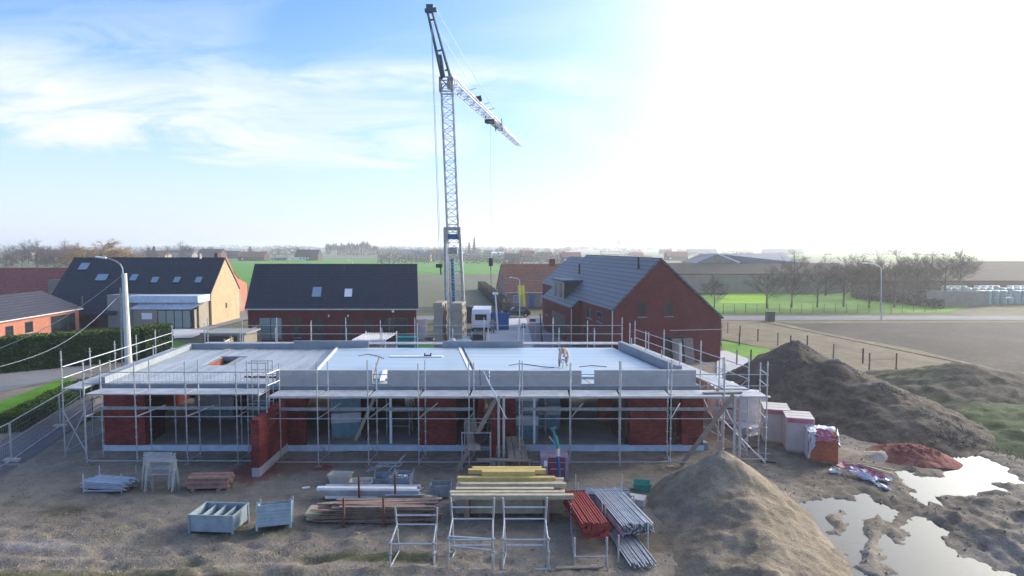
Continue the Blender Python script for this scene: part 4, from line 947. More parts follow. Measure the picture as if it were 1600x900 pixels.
# on the slab
single(MB().box(-7.6, -4.3, 39.2, 39.55, 3.56, 3.62), 'white_board', white, 'white strip of board lying on the middle of the roof slab', 'board')
single(MB().box(-5.45, -5.0, 39.3, 39.42, 3.62, 3.68).box(-5.45, -5.38, 39.3, 39.42, 3.68, 3.8).box(-5.07, -5.0, 39.3, 39.42, 3.68, 3.8), 'hand_tool', darkmet, 'small dark tool on the white board', 'tool')
m = MB(); r9 = random.Random(9)
def bag(m, c, r_, seed, sq=.6):
    n = 10; rr = random.Random(seed); vs = []; rings = 6
    for j in range(rings + 1):
        ph = math.pi * j / rings
        for i in range(n):
            th = 2 * math.pi * i / n; k = r_ * (1 + rr.uniform(-.18, .18)) * math.sin(ph) ** .7 if 0 < j < rings else .001
            vs.append(V((c[0] + k * math.cos(th), c[1] + k * math.sin(th), c[2] + r_ * sq * (1 - math.cos(ph)))))
    m.add(vs, [(j * n + i, j * n + (i + 1) % n, (j + 1) * n + (i + 1) % n, (j + 1) * n + i) for j in range(rings) for i in range(n)])
    return m
single(bag(MB(), (-5.6, 43.3, 4.0), .35, 2, .4), 'dark_bag', darkmet, 'dark bag on the rear parapet', 'bag')
single(bag(MB(), (-3.5, 46.1, 3.43), .6, 4, .22), 'tarpaulin', binblue_d, 'crumpled grey green tarpaulin on the rear scaffold deck', 'tarpaulin')
single(MB().beam((9.1, 30.1, 3.43), (11.0, 30.25, 3.43), .2, .06), 'loose_plank', woodraw, 'brown plank lying on the right end of the front deck', 'plank')
single(MB().bar((-10.1, 33.4, 3.5), (-14.2, 33.6, 3.5), .05), 'long_bar', rust, 'long rusty bar lying across the left bay of the roof slab', 'bar')
m = MB(); 
for k in range(14): m.bar((-13.2 + k * .07, 32.7 + .02 * k, 3.47), (-13.1 + k * .07, 33.5, 3.47), .01, 4)
for k in range(20):
    a = r9.uniform(-19, 8); m = m
for pts_, lb in (([(795, 571), (812, 568), (835, 571), (850, 573), (866, 574)], 'thin black cable trailing over the slab to the bending worker'), ([(905, 573), (925, 571), (948, 573)], 'short black cable right of the bending worker'), ([(560, 556), (575, 553), (590, 556), (600, 560)], 'thin cable on the slab near the white board')):
    single(MB().path([G(a, b, ZS + .13) for a, b in pts_], .018, 5), 'power_cable', black, lb, 'cable')
single(MB().beam(G(583, 590, ZS + .2), G(583, 566, ZS + .2) + V((.35, 0, .3)), .06, .06), 'loose_stick', woodbrn, 'brown stick leaning at the gap in the parapet panels', 'stick')
# people
def skinned(name, pts, edges, radii, mat, parent, sub=2):
    me = bpy.data.meshes.new(name); off = V(OFF.get(parent.name, (0, 0, 0))) * 0
    me.from_pydata([tuple(p) for p in pts], edges, []); me.update(); me.materials.append(mat)
    o = bpy.data.objects.new(name, me); col.objects.link(o); o.parent = parent
    md = o.modifiers.new('skin', 'SKIN'); 
    if not me.skin_vertices: 
        bm = bmesh.new(); bm.from_mesh(me); bm.verts.layers.skin.verify(); bm.to_mesh(me); bm.free()
    for i, sv in enumerate(me.skin_vertices[0].data): sv.radius = (radii[i], radii[i]); sv.use_root = (i == 0)
    s_ = o.modifiers.new('sub', 'SUBSURF'); s_.levels = s_.render_levels = sub
    for p in me.polygons: p.use_smooth = True
    return o
def person(loc, rz, label, pose, jacket, legs, hat, k=1.0):
    root = thing('person', label, 'person', (0, 0, 0), world=False); J = {a: V(b) * k for a, b in pose.items()}
    names = ['pelvis', 'waist', 'chest', 'neck', 'head', 'crown', 'shl', 'ell', 'wrl', 'hal', 'shr', 'elr', 'wrr', 'har', 'hil', 'knl', 'anl', 'tol', 'hir', 'knr', 'anr', 'tor']
    E_ = [('pelvis', 'waist'), ('waist', 'chest'), ('chest', 'neck'), ('neck', 'head'), ('head', 'crown'), ('chest', 'shl'), ('shl', 'ell'), ('ell', 'wrl'), ('wrl', 'hal'), ('chest', 'shr'), ('shr', 'elr'), ('elr', 'wrr'), ('wrr', 'har'), ('pelvis', 'hil'), ('hil', 'knl'), ('knl', 'anl'), ('anl', 'tol'), ('pelvis', 'hir'), ('hir', 'knr'), ('knr', 'anr'), ('anr', 'tor')]
    rad = dict(pelvis=.13, waist=.12, chest=.14, neck=.055, head=.095, crown=.085, shl=.065, ell=.043, wrl=.03, hal=.035, shr=.065, elr=.043, wrr=.03, har=.035, hil=.085, knl=.055, anl=.04, tol=.035, hir=.085, knr=.055, anr=.04, tor=.035)
    skinned('body', [J[n] for n in names], [(names.index(a), names.index(b)) for a, b in E_], [rad[n] * k for n in names], skin, root)
    t1 = ['waist', 'chest', 'shl', 'ell', 'wrl', 'shr', 'elr', 'wrr']; e1 = [('waist', 'chest'), ('chest', 'shl'), ('shl', 'ell'), ('ell', 'wrl'), ('chest', 'shr'), ('shr', 'elr'), ('elr', 'wrr')]
    skinned('jacket', [J[n] for n in t1], [(t1.index(a), t1.index(b)) for a, b in e1], [(rad[n] + .035) * k for n in t1], jacket, root)
    t2 = ['pelvis', 'hil', 'knl', 'anl', 'hir', 'knr', 'anr']; e2 = [('pelvis', 'hil'), ('hil', 'knl'), ('knl', 'anl'), ('pelvis', 'hir'), ('hir', 'knr'), ('knr', 'anr')]
    skinned('trousers', [J[n] for n in t2], [(t2.index(a), t2.index(b)) for a, b in e2], [(rad[n] + .03) * k for n in t2], legs, root)
    for a, b in (('anl', 'tol'), ('anr', 'tor')): skinned('boot', [J[a], J[b]], [(0, 1)], [.065 * k, .05 * k], darkmet, root)
    h = J['head'] + (J['crown'] - J['head']) * .45; m = MB(); n = 10; ax = (J['crown'] - J['head']).normalized(); a = ax.orthogonal().normalized(); b = ax.cross(a); R_ = .125 * k
    vs = []
    for j in range(5):
        ph = math.pi / 2 * j / 4
        for i in range(n): th = 2 * math.pi * i / n; vs.append(h + (a * math.cos(th) + b * math.sin(th)) * R_ * math.cos(ph) * 1.0 + ax * R_ * 1.05 * math.sin(ph))
    m.add(vs, [(j * n + i, j * n + (i + 1) % n, (j + 1) * n + (i + 1) % n, (j + 1) * n + i) for j in range(4) for i in range(n)]); m.build('cap', hat, root, smooth=True)
    root.location = loc; root.rotation_euler = (0, 0, rz); return root
bent = dict(pelvis=(0, .28, .93), waist=(0, .12, 1.02), chest=(0, -.16, .98), neck=(0, -.36, .88), head=(0, -.47, .78), crown=(0, -.55, .68), shl=(-.19, -.24, .90), ell=(-.23, -.30, .60), wrl=(-.16, -.40, .36), hal=(-.13, -.44, .27), shr=(.19, -.24, .90), elr=(.23, -.30, .60), wrr=(.16, -.40, .36), har=(.13, -.44, .27), hil=(-.11, .26, .88), knl=(-.19, .10, .48), anl=(-.20, .18, .08), tol=(-.22, -.02, .05), hir=(.11, .26, .88), knr=(.19, .10, .48), anr=(.20, .18, .08), tor=(.22, -.02, .05))
pz = ZS + .12; pw = G(880, 573, pz)
person((pw.x, pw.y, pz), R(4), 'worker in a beige jacket bending down over the right half of the roof slab', bent, shirt, trous, cream)
m = MB()
for a in range(3): t_ = 2.1 * a; m.bar((pw.x + .18 * math.cos(t_), pw.y - .55 + .18 * math.sin(t_), pz), (pw.x, pw.y - .5, pz + .5), .02)
m.bar((pw.x - .12, pw.y - .5, pz + .5), (pw.x + .12, pw.y - .5, pz + .5), .04)
single(m, 'hand_machine', galv, 'small steel tool held down by the bending worker', 'tool')
stand = dict(pelvis=(0, 0, .95), waist=(0, 0, 1.1), chest=(0, -.02, 1.36), neck=(0, -.02, 1.52), head=(0, -.04, 1.62), crown=(0, -.04, 1.74), shl=(-.19, 0, 1.43), ell=(-.28, -.05, 1.15), wrl=(-.22, -.25, 1.02), hal=(-.2, -.32, 1.0), shr=(.19, 0, 1.43), elr=(.34, -.08, 1.18), wrr=(.52, -.22, 1.15), har=(.58, -.27, 1.14), hil=(-.1, 0, .9), knl=(-.13, -.03, .5), anl=(-.15, .03, .09), tol=(-.16, -.14, .05), hir=(.1, 0, .9), knr=(.14, -.03, .5), anr=(.16, .03, .09), tor=(.18, -.14, .05))
# ------------------------------------------------------------------ crane
CR = thing('tower_crane', 'tall galvanised lattice tower crane with dark blue mast head and long jib pointing away', 'tower crane', (-5.4, 62, 0))
def lattice(m, p0, p1, w0, w1, n, up=None, r=.05, rb=.028, tri=False):
    """square (or triangular) lattice from p0 to p1"""
    p0, p1 = V(p0), V(p1); d_ = (p1 - p0).normalized(); a = V((1, 0, 0)) if abs(d_.x) < .7 else V((0, 0, 1)); b = d_.cross(a).normalized(); a = b.cross(d_).normalized()
    def cor(t, k):
        w_ = (w0 + (w1 - w0) * t) / 2; c = p0.lerp(p1, t)
        if tri: return c + [(-a * w_ - b * w_ * .0), (a * w_), (V((0, 0, 1)) * w_ * 1.7)][k]
        return c + [(-a - b) * w_, (a - b) * w_, (a + b) * w_, (-a + b) * w_][k]
    K = 3 if tri else 4
    for k in range(K): m.bar(cor(0, k), cor(1, k), r, 5)
    for i in range(n):
        t0, t1 = i / n, (i + 1) / n
        for k in range(K):
            k2 = (k + 1) % K
            if i % 2: m.bar(cor(t0, k), cor(t1, k2), rb, 4)
            else: m.bar(cor(t0, k2), cor(t1, k), rb, 4)
            m.bar(cor(t1, k), cor(t1, k2), rb * .8, 4)
    return m
mb0 = D(716, 545, 62); mid = D(708, 356, 62); top = D(698, 128, 62); low = V((mb0.x, 62, .9))
lattice(MB(), low, mid, 1.35, 1.25, 16, r=.075, rb=.035).build('lower_mast', cranegrey, CR)
lattice(MB(), mid + V((0, 0, -1.2)), top, 1.06, 1.06, 20, r=.055, rb=.034).build('upper_mast', cranegrey, CR)
m = MB()
for dx in (-.85, .85): m.bar(D(708, 356, 61.2) + V((dx * .75, 0, 0)), V((mb0.x + dx, 61.2, 1)), .11, 8)
m.build('guide_strut', cranegrey, CR)
m = MB(); m.box(mid.x - .8, mid.x + .8, 61.1, 62.9, mid.z - .2, mid.z + .05); m.build('collar', galv_d, CR)
m = MB(); m.box(mid.x - .5, mid.x + .5, 61.3, 62.7, mid.z - 1.1, mid.z - .6); m.build('hoist_block', bluesteel, CR)
m = MB(); m.bar((mb0.x - .25, 61.9, 1.0), (mid.x - .1, 62, mid.z - 3), .18, 8); m.build('hydraulic_cylinder', bluesteel, CR)
MB().bar((mid.x - .4, 62, mid.z - 2.2), (mid.x + .4, 62, mid.z - 2.2), .33, 10).build('winch', galv_d, CR)
m = MB()
for dx, dy in ((-1.9, -1.9), (1.9, -1.9), (1.9, 1.9), (-1.9, 1.9)):
    m.beam((mb0.x, 62, .75), (mb0.x + dx, 62 + dy, .45), .3, .3); m.box(mb0.x + dx - .3, mb0.x + dx + .3, 62 + dy - .3, 62 + dy + .3, .02, .42)
m.build('undercarriage', bluesteel, CR)
m = MB(); m.box(mb0.x - 1.1, mb0.x + 1.1, 60.9, 63.1, .9, 1.5); m.build('slewing_platform', bluesteel, CR)
# mast head: blue A-frame leaning to the camera side
apex = D(672, 14, 57.6); tb = top + V((0, 0, -.3))
m = MB()
fl, fr_ = D(691, 122, 61.4), D(703, 118, 61.8)
al, ar = D(667, 18, 57.6), D(676, 18, 57.6)
m.bar(fl, al.lerp(ar, .1), .16, 6, .11); m.bar(fr_, al.lerp(ar, .9), .14, 6, .10)
for t_ in (.1, .42, .88): m.bar(fl.lerp(al, t_), fr_.lerp(ar, t_), .085, 5)
m.build('head_frame', darkblue, CR)
m = MB(); m.box(apex.x - .3, apex.x + .3, 57.2, 58, apex.z - .25, apex.z + .28); m.beam(D(664, 17, 57.6), D(682, 15, 57.6), .4, .28); m.build('head_sheave', darkblue, CR)
m = MB(); m.bar(D(693, 120, 61.3), D(686, 86, 60.3), .24, 8); m.build('luffing_cylinder', darkblue, CR)
m = MB()
for dz_ in (-1.0, .3):
    for s_ in (-1, 1): m.bar(top + V((-.6, s_ * .6, dz_)), top + V((.6, s_ * .6, dz_)), .07, 5); m.bar(top + V((s_ * .6, -.6, dz_)), top + V((s_ * .6, .6, dz_)), .07, 5); m.bar(top + V((s_ * .6, -.6, -1)), top + V((-s_ * .6, -.6, .3)), .06, 5); m.bar(top + V((s_ * .6, -.6, -1)), top + V((s_ * .6, -.6, .3)), .08, 5)
m.bar(top + V((.3, .3, -.6)), top + V((.3, .3, .6)), .3, 8); m.build('jib_foot', cranegrey, CR)
J0 = top + V((.4, .5, -.1)); J1 = D(811, 228, 99.5); jd = (J1 - J0)
def jp(t): return J0 + jd * t
lattice(MB(), J0, jp(.62), 1.1, 1.0, 18, r=.065, rb=.034, tri=True).build('jib', cranegrey, CR)
lattice(MB(), jp(.55), J1, .9, .75, 14, r=.06, rb=.034, tri=True).build('jib_tip_section', cranegrey, CR)
m = MB(); c = jp(.30); m.bar(c + V((-.35, 0, 1.1)), c + V((.3, 0, 1.25)), .33, 10); m.bar(c + V((.2, .3, .9)), c + V((.2, 1.5, 1.6)), .04); m.build('hoist_motor', darkmet, CR)
m = MB(); c = jp(.46); m.box(c.x - .55, c.x + .5, c.y - 1.0, c.y + 1.0, c.z - .32, c.z - .12); m.bar(c + V((-.6, 0, -.4)), c + V((-.6, 0, .6)), .12); m.build('trolley', darkmet, CR)
m = MB(); c = jp(.60); m.slab([c + V((.45, -2.4, .1)), c + V((.45, 2.4, -.05)), c + V((.4, 1.6, .7)), c + V((.4, -2.0, .8))], .12); m.slab([c + V((-.45, -2.0, .1)), c + V((-.45, 2.4, -.05)), c + V((-.4, 1.6, .7)), c + V((-.4, -1.6, .8))], .12); m.build('fold_joint', galv_d, CR)
for t_ in (.18, .36, .44): c = jp(t_); MB().bar(c + V((-.5, 0, .9)), c + V((.7, .4, 1.35)), .045, 4).build('tie_bracket', galv_d, CR)
wr = .028
MB().bar(D(682, 16, 57.6), jp(.62) + V((0, 0, 1.1)), wr, 4).build('jib_tie', galv_d, CR)
MB().bar(D(668, 20, 57.6), jp(.36) + V((0, 0, .9)), wr, 4).build('jib_tie', galv_d, CR)
MB().bar(D(674, 45, 57.8), D(687, 415, 60), wr, 4).bar(D(675, 45, 57.8), D(690, 430, 60.5), wr * .7, 4).build('rear_cable', galv_d, CR)
MB().box(*[v for v in (D(687, 415, 60).x - .35, D(687, 415, 60).x + .25, 59.9, 60.2, D(687, 415, 60).z - .2, D(687, 415, 60).z + .15)]).bar(D(688, 415, 60), D(689, 429, 60), .07).build('cable_weight', darkmet, CR)
c = jp(.46); hk = V((c.x, c.y, D(769, 408, c.y).z))
MB().bar(c, hk, .016, 4).build('hoist_rope', galv_d, CR)
MB().box(hk.x - .25, hk.x + .25, hk.y - .2, hk.y + .2, hk.z - .6, hk.z + .4).bar(hk + V((0, 0, -.6)), hk + V((0, 0, -1.1)), .06).bar(hk + V((0, 0, -1.1)), hk + V((.1, 0, -5.2)), .035).build('hook_block', darkmet, CR)
MB().bar(D(695, 356, 61), V((D(698, 545, 61).x, 61, 1)), .14, 8).build('guy_strut', galv_d, CR)
# block stacks used as ballast
for (x0, x1, xr, Y, zt, lb) in ((677, 691, 698, 57.5, 5.35, 'left stack of big concrete blocks below the crane'), (705, 722, 732, 57.5, 5.3, 'right stack of big concrete blocks below the crane')):
    a = (x0 - 800) / 1000 * Y; b = (x1 - 800) / 1000 * Y; t_ = thing('block_stack', lb, 'block stack', ((a + b) / 2, Y, 0), 'block stacks below the crane'); n = 7; hh = zt / n
    for k in range(n):
        j = .03 * ((k * 7) % 3 - 1); m = MB(); z0, z1 = k * hh, (k + 1) * hh - .025
        m.hexa([(a + j, Y, z0), (b + j, Y, z0), (b + .18 + j, Y + 2.4, z0), (a + .18 + j, Y + 2.4, z0)], [(a + j, Y, z1), (b + j, Y, z1), (b + .18 + j, Y + 2.4, z1), (a + .18 + j, Y + 2.4, z1)])
        for q in range(2):
            xx = b + j + .05 + q * .09; m.box(xx, xx + .06, Y + .3 + q * 1.2, Y + .7 + q * 1.2, z0 + .2, z1 - .2)
        m.build('block', conc_block, t_)
    
# ------------------------------------------------------------------ vehicles and things behind the site
# white camper with open spare wheel
def wheel(m, c, r_, w_, ax='x', n=16):
    c = V(c); d_ = V((1, 0, 0)) if ax == 'x' else V((0, 1, 0)); m.bar(c - d_ * w_ / 2, c + d_ * w_ / 2, r_, n); return m
vx = (742 - 800) / 1000 * 77; vy = 77
VN = thing('white_van', 'small white box van parked beside the blue container', 'van', (vx, vy, 0), world=True)
prof = [(0, .5), (0, 2.3), (.25, 2.75), (5.2, 2.75), (5.2, .5)]
m = MB(); wv = 2.2
m.add([(vx - .4 + 0, vy + a, z) for a, z in prof] + [(vx - .4 + wv, vy + a, z) for a, z in prof], [tuple(range(4, -1, -1)), tuple(range(5, 10))] + [(i, (i + 1) % 5, 5 + (i + 1) % 5, 5 + i) for i in range(5)])
for i, v_ in enumerate(m.v): pass
m.build('body', white, VN)
for x in (vx - .35, vx + 1.75):
    for y in (vy + .9, vy + 4.2): wheel(MB(), (x, y, .38), .38, .24).build('wheel', black, VN)
MB().box(vx, vx + 1.4, vy - .03, vy - .003, 1.5, 2.2).build('rear_window', glass, VN)
wheel(MB(), (vx - .42, vy + .9, 1.6), .5, .12).build('side_fan', frame_w, VN)
MB().box(vx - .3, vx + 1.7, vy - .1, vy - .003, .35, .6).build('bumper', darkmet, VN)
# blue container
a, b = G(757, 516, 0), G(795, 516, 0); Yc = a.y; BC = thing('blue_container', 'open topped blue steel container beside the white van', 'container', (a.x, Yc, 0))
zc_ = D(757, 491, Yc).z
m = MB(); m.box(a.x, b.x, Yc, Yc + .08, .1, zc_); m.box(a.x, a.x + .08, Yc + .08, Yc + 2.4, .1, zc_); m.box(b.x - .08, b.x, Yc + .08, Yc + 2.4, .1, zc_); m.box(a.x, b.x, Yc + 2.4, Yc + 2.48, .1, zc_); m.box(a.x + .08, b.x - .08, Yc + .08, Yc + 2.4, .1, .18); m.build('shell', contblue, BC)
for k in range(7): xx = a.x + (b.x - a.x) * (k + .5) / 7; MB().box(xx - .05, xx + .05, Yc - .06, Yc - .003, .15, zc_).build('rib', contblue, BC)
MB().box(a.x - .05, b.x + .05, Yc - .08, Yc - .001, zc_ + .002, zc_ + .1).build('rim', bluesteel, BC)
pp = G(770, 520, 0); person((pp.x, pp.y - 1.4, .0), R(10), 'worker in grey clothes standing with one arm out at the blue container', stand, conc_block, trous, darkmet, 1.08)
# blue-white sheeting behind the container
a = G(745, 548, .1); m = MB().box(a.x, a.x + 2.6, a.y, a.y + 3.4, .1, .5); 
for k in range(6): m.box(a.x + .1 + k * .42, a.x + .2 + k * .42, a.y - .02, a.y + 3.3, .503, .56)
single(m, 'sheet_stack', foil, 'stack of pale ribbed sheets on the driveway below the blue container', 'sheet stack')
single(MB().box(*(lambda q: (q.x, q.x + 1.4, q.y, q.y + 1.2, .05, 1.1))(G(738, 536, 0))), 'dark_crate', darkmet, 'low dark crate between the ladder and the pale sheets', 'crate')
single(bag(bag(MB(), (-5.45, 56.5, 0), .55, 8, 1.4), (-5.3, 56.4, 1.3), .42, 9, 1.2), 'big_bag', white_pl, 'white builders sack standing between the two block stacks', 'bag')
for px, lb in ((703, 'dark tank between the two block stacks'), (738, 'dark tank right of the block stacks')):
    q = G(px, 503, 0); single(MB().bar((q.x, q.y, 0), (q.x, q.y, 2.2), .85, 16), 'dark_tank', darkmet, lb, 'tank', smooth=False)
# black car
def car(loc, rz, label, paint):
    t_ = thing('parked_car', label, 'car', (0, 0, 0), world=False)
    secs = [(-2.1, .35, .62, .78), (-1.9, .30, .78, .82), (-1.2, .28, .92, .86), (-.75, .28, 1.0, .88), (.0, .28, 1.0, .88), (1.2, .28, 1.02, .88), (1.9, .30, .98, .84), (2.1, .42, .85, .78)]
    m = MB(); n = len(secs)
    for x, z0, z1, hw in secs: m.v += [(x, -hw, z0), (x, -hw * 1.02, (z0 + z1) * .55), (x, -hw * .93, z1), (x, hw * .93, z1), (x, hw * 1.02, (z0 + z1) * .55), (x, hw, z0)]
    for i in range(n - 1):
        for j in range(6): m.f.append((i * 6 + j, i * 6 + (j + 1) % 6, (i + 1) * 6 + (j + 1) % 6, (i + 1) * 6 + j))
    m.f += [(5, 4, 3, 2, 1, 0), tuple((n - 1) * 6 + j for j in range(6))]
    b_ = m.build('body', paint, t_, smooth=False)
    cab = [(-.95, .82, 1.0), (-.25, .68, 1.50), (1.15, .68, 1.52), (1.75, .78, 1.02)]
    m = MB(); lowr = [(-.95, .82), (1.75, .80)]
    q = [(-.95, -.80, .99), (1.75, -.80, 1.01), (1.75, .80, 1.01), (-.95, .80, .99)]; r_ = [(-.22, -.63, 1.47), (1.3, -.63, 1.48), (1.3, .63, 1.48), (-.22, .63, 1.47)]
    m.hexa(q, r_); m.build('cabin_glass', glass, t_)
    m = MB(); m.hexa([(-.24, -.65, 1.473), (1.32, -.65, 1.483), (1.32, .65, 1.483), (-.24, .65, 1.473)], [(-.2, -.6, 1.53), (1.28, -.6, 1.54), (1.28, .6, 1.54), (-.2, .6, 1.53)])
    for s_ in (-1, 1):
        for (xa_, za), (xb_, zb) in (((-.95, 1.0), (-.22, 1.5)), ((.5, 1.0), (.5, 1.5)), ((1.75, 1.0), (1.3, 1.5))): m.beam((xa_, s_ * .81, za), (xb_, s_ * .64, zb), .05, .07)
    m.build('roof', paint, t_)
    m = MB(); m.slab([(-.92, -.7, 1.04), (-.92, .7, 1.04), (-.28, .58, 1.46), (-.28, -.58, 1.46)][::-1], .01); m.build('windscreen', glass_s, t_)
    for x in (-1.35, 1.35):
        for y in (-.80, .80):
            o = wheel(MB(), (x, y, .33), .33, .22, 'y').build('wheel', black, t_); wheel(MB(), (x, y * 1.03, .33), .2, .2, 'y', 10).build('rim', galv, o)
    for y in (-.6, .6): MB().box(-2.12, -1.98, y - .18, y + .18, .58, .74).build('headlight', white, t_)
    MB().box(-1.85, -1.0, -.6, .6, .925, .94).build('bonnet_reflection_strip' if 0 else 'bonnet', paint, t_)
    t_.location = loc; t_.rotation_euler = (0, 0, rz); return t_
q = G(806, 495, .0); car((q.x, q.y, -.03), R(6), 'black car parked on the road in front of the pinkish farmhouse', carpaint)
# flags, lamps, masts
def pole(name, px, pyb, pyt, r_, label, mat, cat='pole', extra=None, lean=0, Y=None):
    b = G(px, pyb, 0); t_ = D(px + lean, pyt, b.y); t_.x += 0
    T = thing(name, label, cat, (b.x, b.y, 0)); MB().bar(b, t_, r_, 8, r_ * .7).build('pole', mat, T); return T, b, t_
T, b, t_ = pole('banner_flag', 820, 494, 446, .06, 'tall yellow banner flag with grey vertical lettering in front of the farmhouse', white, 'flag', lean=-2)
bx0, bx1 = D(808.5, 446, b.y).x, D(819.5, 446, b.y).x; bz1, bz0 = D(812, 446, b.y).z, D(812, 479, b.y).z
m = MB(); n = 8
for i in range(n):
    y0 = b.y - .05 + .05 * math.sin(i * 1.1); y1 = b.y - .05 + .05 * math.sin((i + 1) * 1.1); za, zb = bz1 + (bz0 - bz1) * i / n, bz1 + (bz0 - bz1) * (i + 1) / n; s0, s1 = .3 * i / n, .3 * (i + 1) / n
    m.hexa([(bx0 + s1, y1, zb), (bx1 + s1 * .6, y1, zb), (bx1 + s1 * .6, y1 + .012, zb), (bx0 + s1, y1 + .012, zb)], [(bx0 + s0, y0, za), (bx1 + s0 * .6, y0, za), (bx1 + s0 * .6, y0 + .012, za), (bx0 + s0, y0 + .012, za)])
m.build('cloth', yellow, T)
fc = bpy.data.curves.new('lettering', 'FONT'); fc.body = 'MAROT'; fc.size = .55; fc.extrude = .004; fc.materials.append(greytext)
fo = bpy.data.objects.new('lettering', fc); col.objects.link(fo); fo.parent = T; fo.rotation_euler = (R(90), R(90), 0); fo.location = (bx0 + .42 - b.x, -.16, bz1 - 1.4)
bpy.context.view_layer.update(); me_ = bpy.data.meshes.new_from_object(fo.evaluated_get(bpy.context.evaluated_depsgraph_get())); fm = bpy.data.objects.new('banner_lettering', me_); col.objects.link(fm); fm.parent = T; fm.rotation_euler = fo.rotation_euler; fm.location = fo.location; bpy.data.objects.remove(fo)
def lamp(name, px, pyb, pyt, label, arm, dirx, r_=.08, mat=None, big=False, lean=0, group=None):
    T, b, t_ = pole(name, px, pyb, pyt, r_, label, mat or polegrey, 'street lamp', lean=lean)
    if group: T['group'] = group
    m = MB(); e = t_ + V((dirx * arm, 0, arm * .28)); pts = [t_ + V((dirx * arm * s_ ** 1.7, 0, arm * .42 * math.sin(s_ * 1.55))) for s_ in [i / 8 for i in range(9)]]
    m.path(pts, r_ * .45, 6); o = m.build('arm', mat or polegrey, T)
    e = pts[-1]; MB().hexa([e + V((-.05 * dirx, -.12, -.04)), e + V((dirx * arm * .36, -.12, .0)), e + V((dirx * arm * .36, .12, .0)), e + V((-.05 * dirx, .12, -.04))], [e + V((-.05 * dirx, -.08, .08)), e + V((dirx * arm * .34, -.06, .07)), e + V((dirx * arm * .34, .06, .07)), e + V((-.05 * dirx, .08, .08))]).build('lamp_head', white, T)
    return T, b, t_
# near left lamp (thick concrete pole)
b = G(202, 588, 0); tp = D(194, 427, b.y); LP = thing('street_lamp', 'tall concrete lamp pole with curved arm standing beside the left scaffold', 'street lamp', (b.x, b.y, 0))
MB().bar(b, tp, .29, 10, .19).build('pole', polegrey, LP)
pts = [D(192, 427, b.y), D(191.5, 420, b.y), D(188, 413, b.y), D(180, 407.5, b.y), D(170, 404, b.y), D(163, 402.5, b.y)]
MB().path(pts, .05).build('arm', galv, LP)
MB().beam(D(166, 403.2, b.y), D(150, 401.2, b.y), .22, .12).build('lamp_head', white, LP)
MB().bar(b + V((-.55, 0, 0)), D(188, 450, b.y), .06).build('cable_duct', galv_d, LP)
for i, (x0, y0, x1, y1, Y1, sag) in enumerate(((190, 431, -10, 548, 46, .6), (188, 436, -10, 575, 40, .5), (186, 462, -12, 576, 36, 1.0))):
    a = D(x0, y0, b.y); e = D(x1, y1, Y1); pts = [a.lerp(e, k / 12) - V((0, 0, sag * math.sin(math.pi * k / 12))) for k in range(13)]
    if i != 1: single(MB().path(pts, .022 if i == 0 else .018, 5), 'overhead_cable', galv_d, ('upper thick overhead cable running left from the concrete lamp pole', '', 'lower sagging overhead cable running left from the concrete lamp pole')[i], 'cable')
lamp('street_lamp', 1377, 500, 420.5, 'thin street lamp by the road in front of the bare orchard trees', 2.0, -1, .09, galv)
lamp('street_lamp', 812, 527, 439, 'white slim lamp post beside the yellow banner', .9, -1, .07, white)
lamp('street_lamp', 551, 470, 409, 'white lamp head showing just above the middle house roof', .7, -1, .07, white)
T, b, t_ = pole('mast_pole', 778, 520, 459, .12, 'thick white post with a small cross head beside the blue container', white, 'post', lean=-4)
MB().bar(t_ + V((-.35, 0, 0)), t_ + V((.35, 0, 0)), .16, 8).build('cross_head', white, T)
T, b, t_ = pole('dark_post', 847, 536, 490, .1, 'leaning dark post at the rear of the shell', darkmet, 'post', lean=-3)
T, b, t_ = pole('dark_lamp_post', 616, 536, 488, .06, 'thin dark lamp post in front of the middle house', darkmet, 'post', lean=-2); MB().bar(t_, t_ + V((0, 0, .2)), .14).build('lamp_head', white, T)
T, b, t_ = pole('warning_sign', 837, 528, 497, .04, 'small red and white notice board on a post near the driveway', galv, 'sign'); MB().box(b.x - .75, b.x + .55, b.y - .06, b.y - .03, t_.z - .55, t_.z).build('board', white, T); MB().box(b.x - .7, b.x + .0, b.y - .07, b.y - .062, t_.z - .42, t_.z - .1).build('red_panel', redpaint, T)
T, b, t_ = pole('litter_bin', 818, 513, 505, .28, 'dark litter bin at the foot of the white lamp post', darkmet, 'bin')
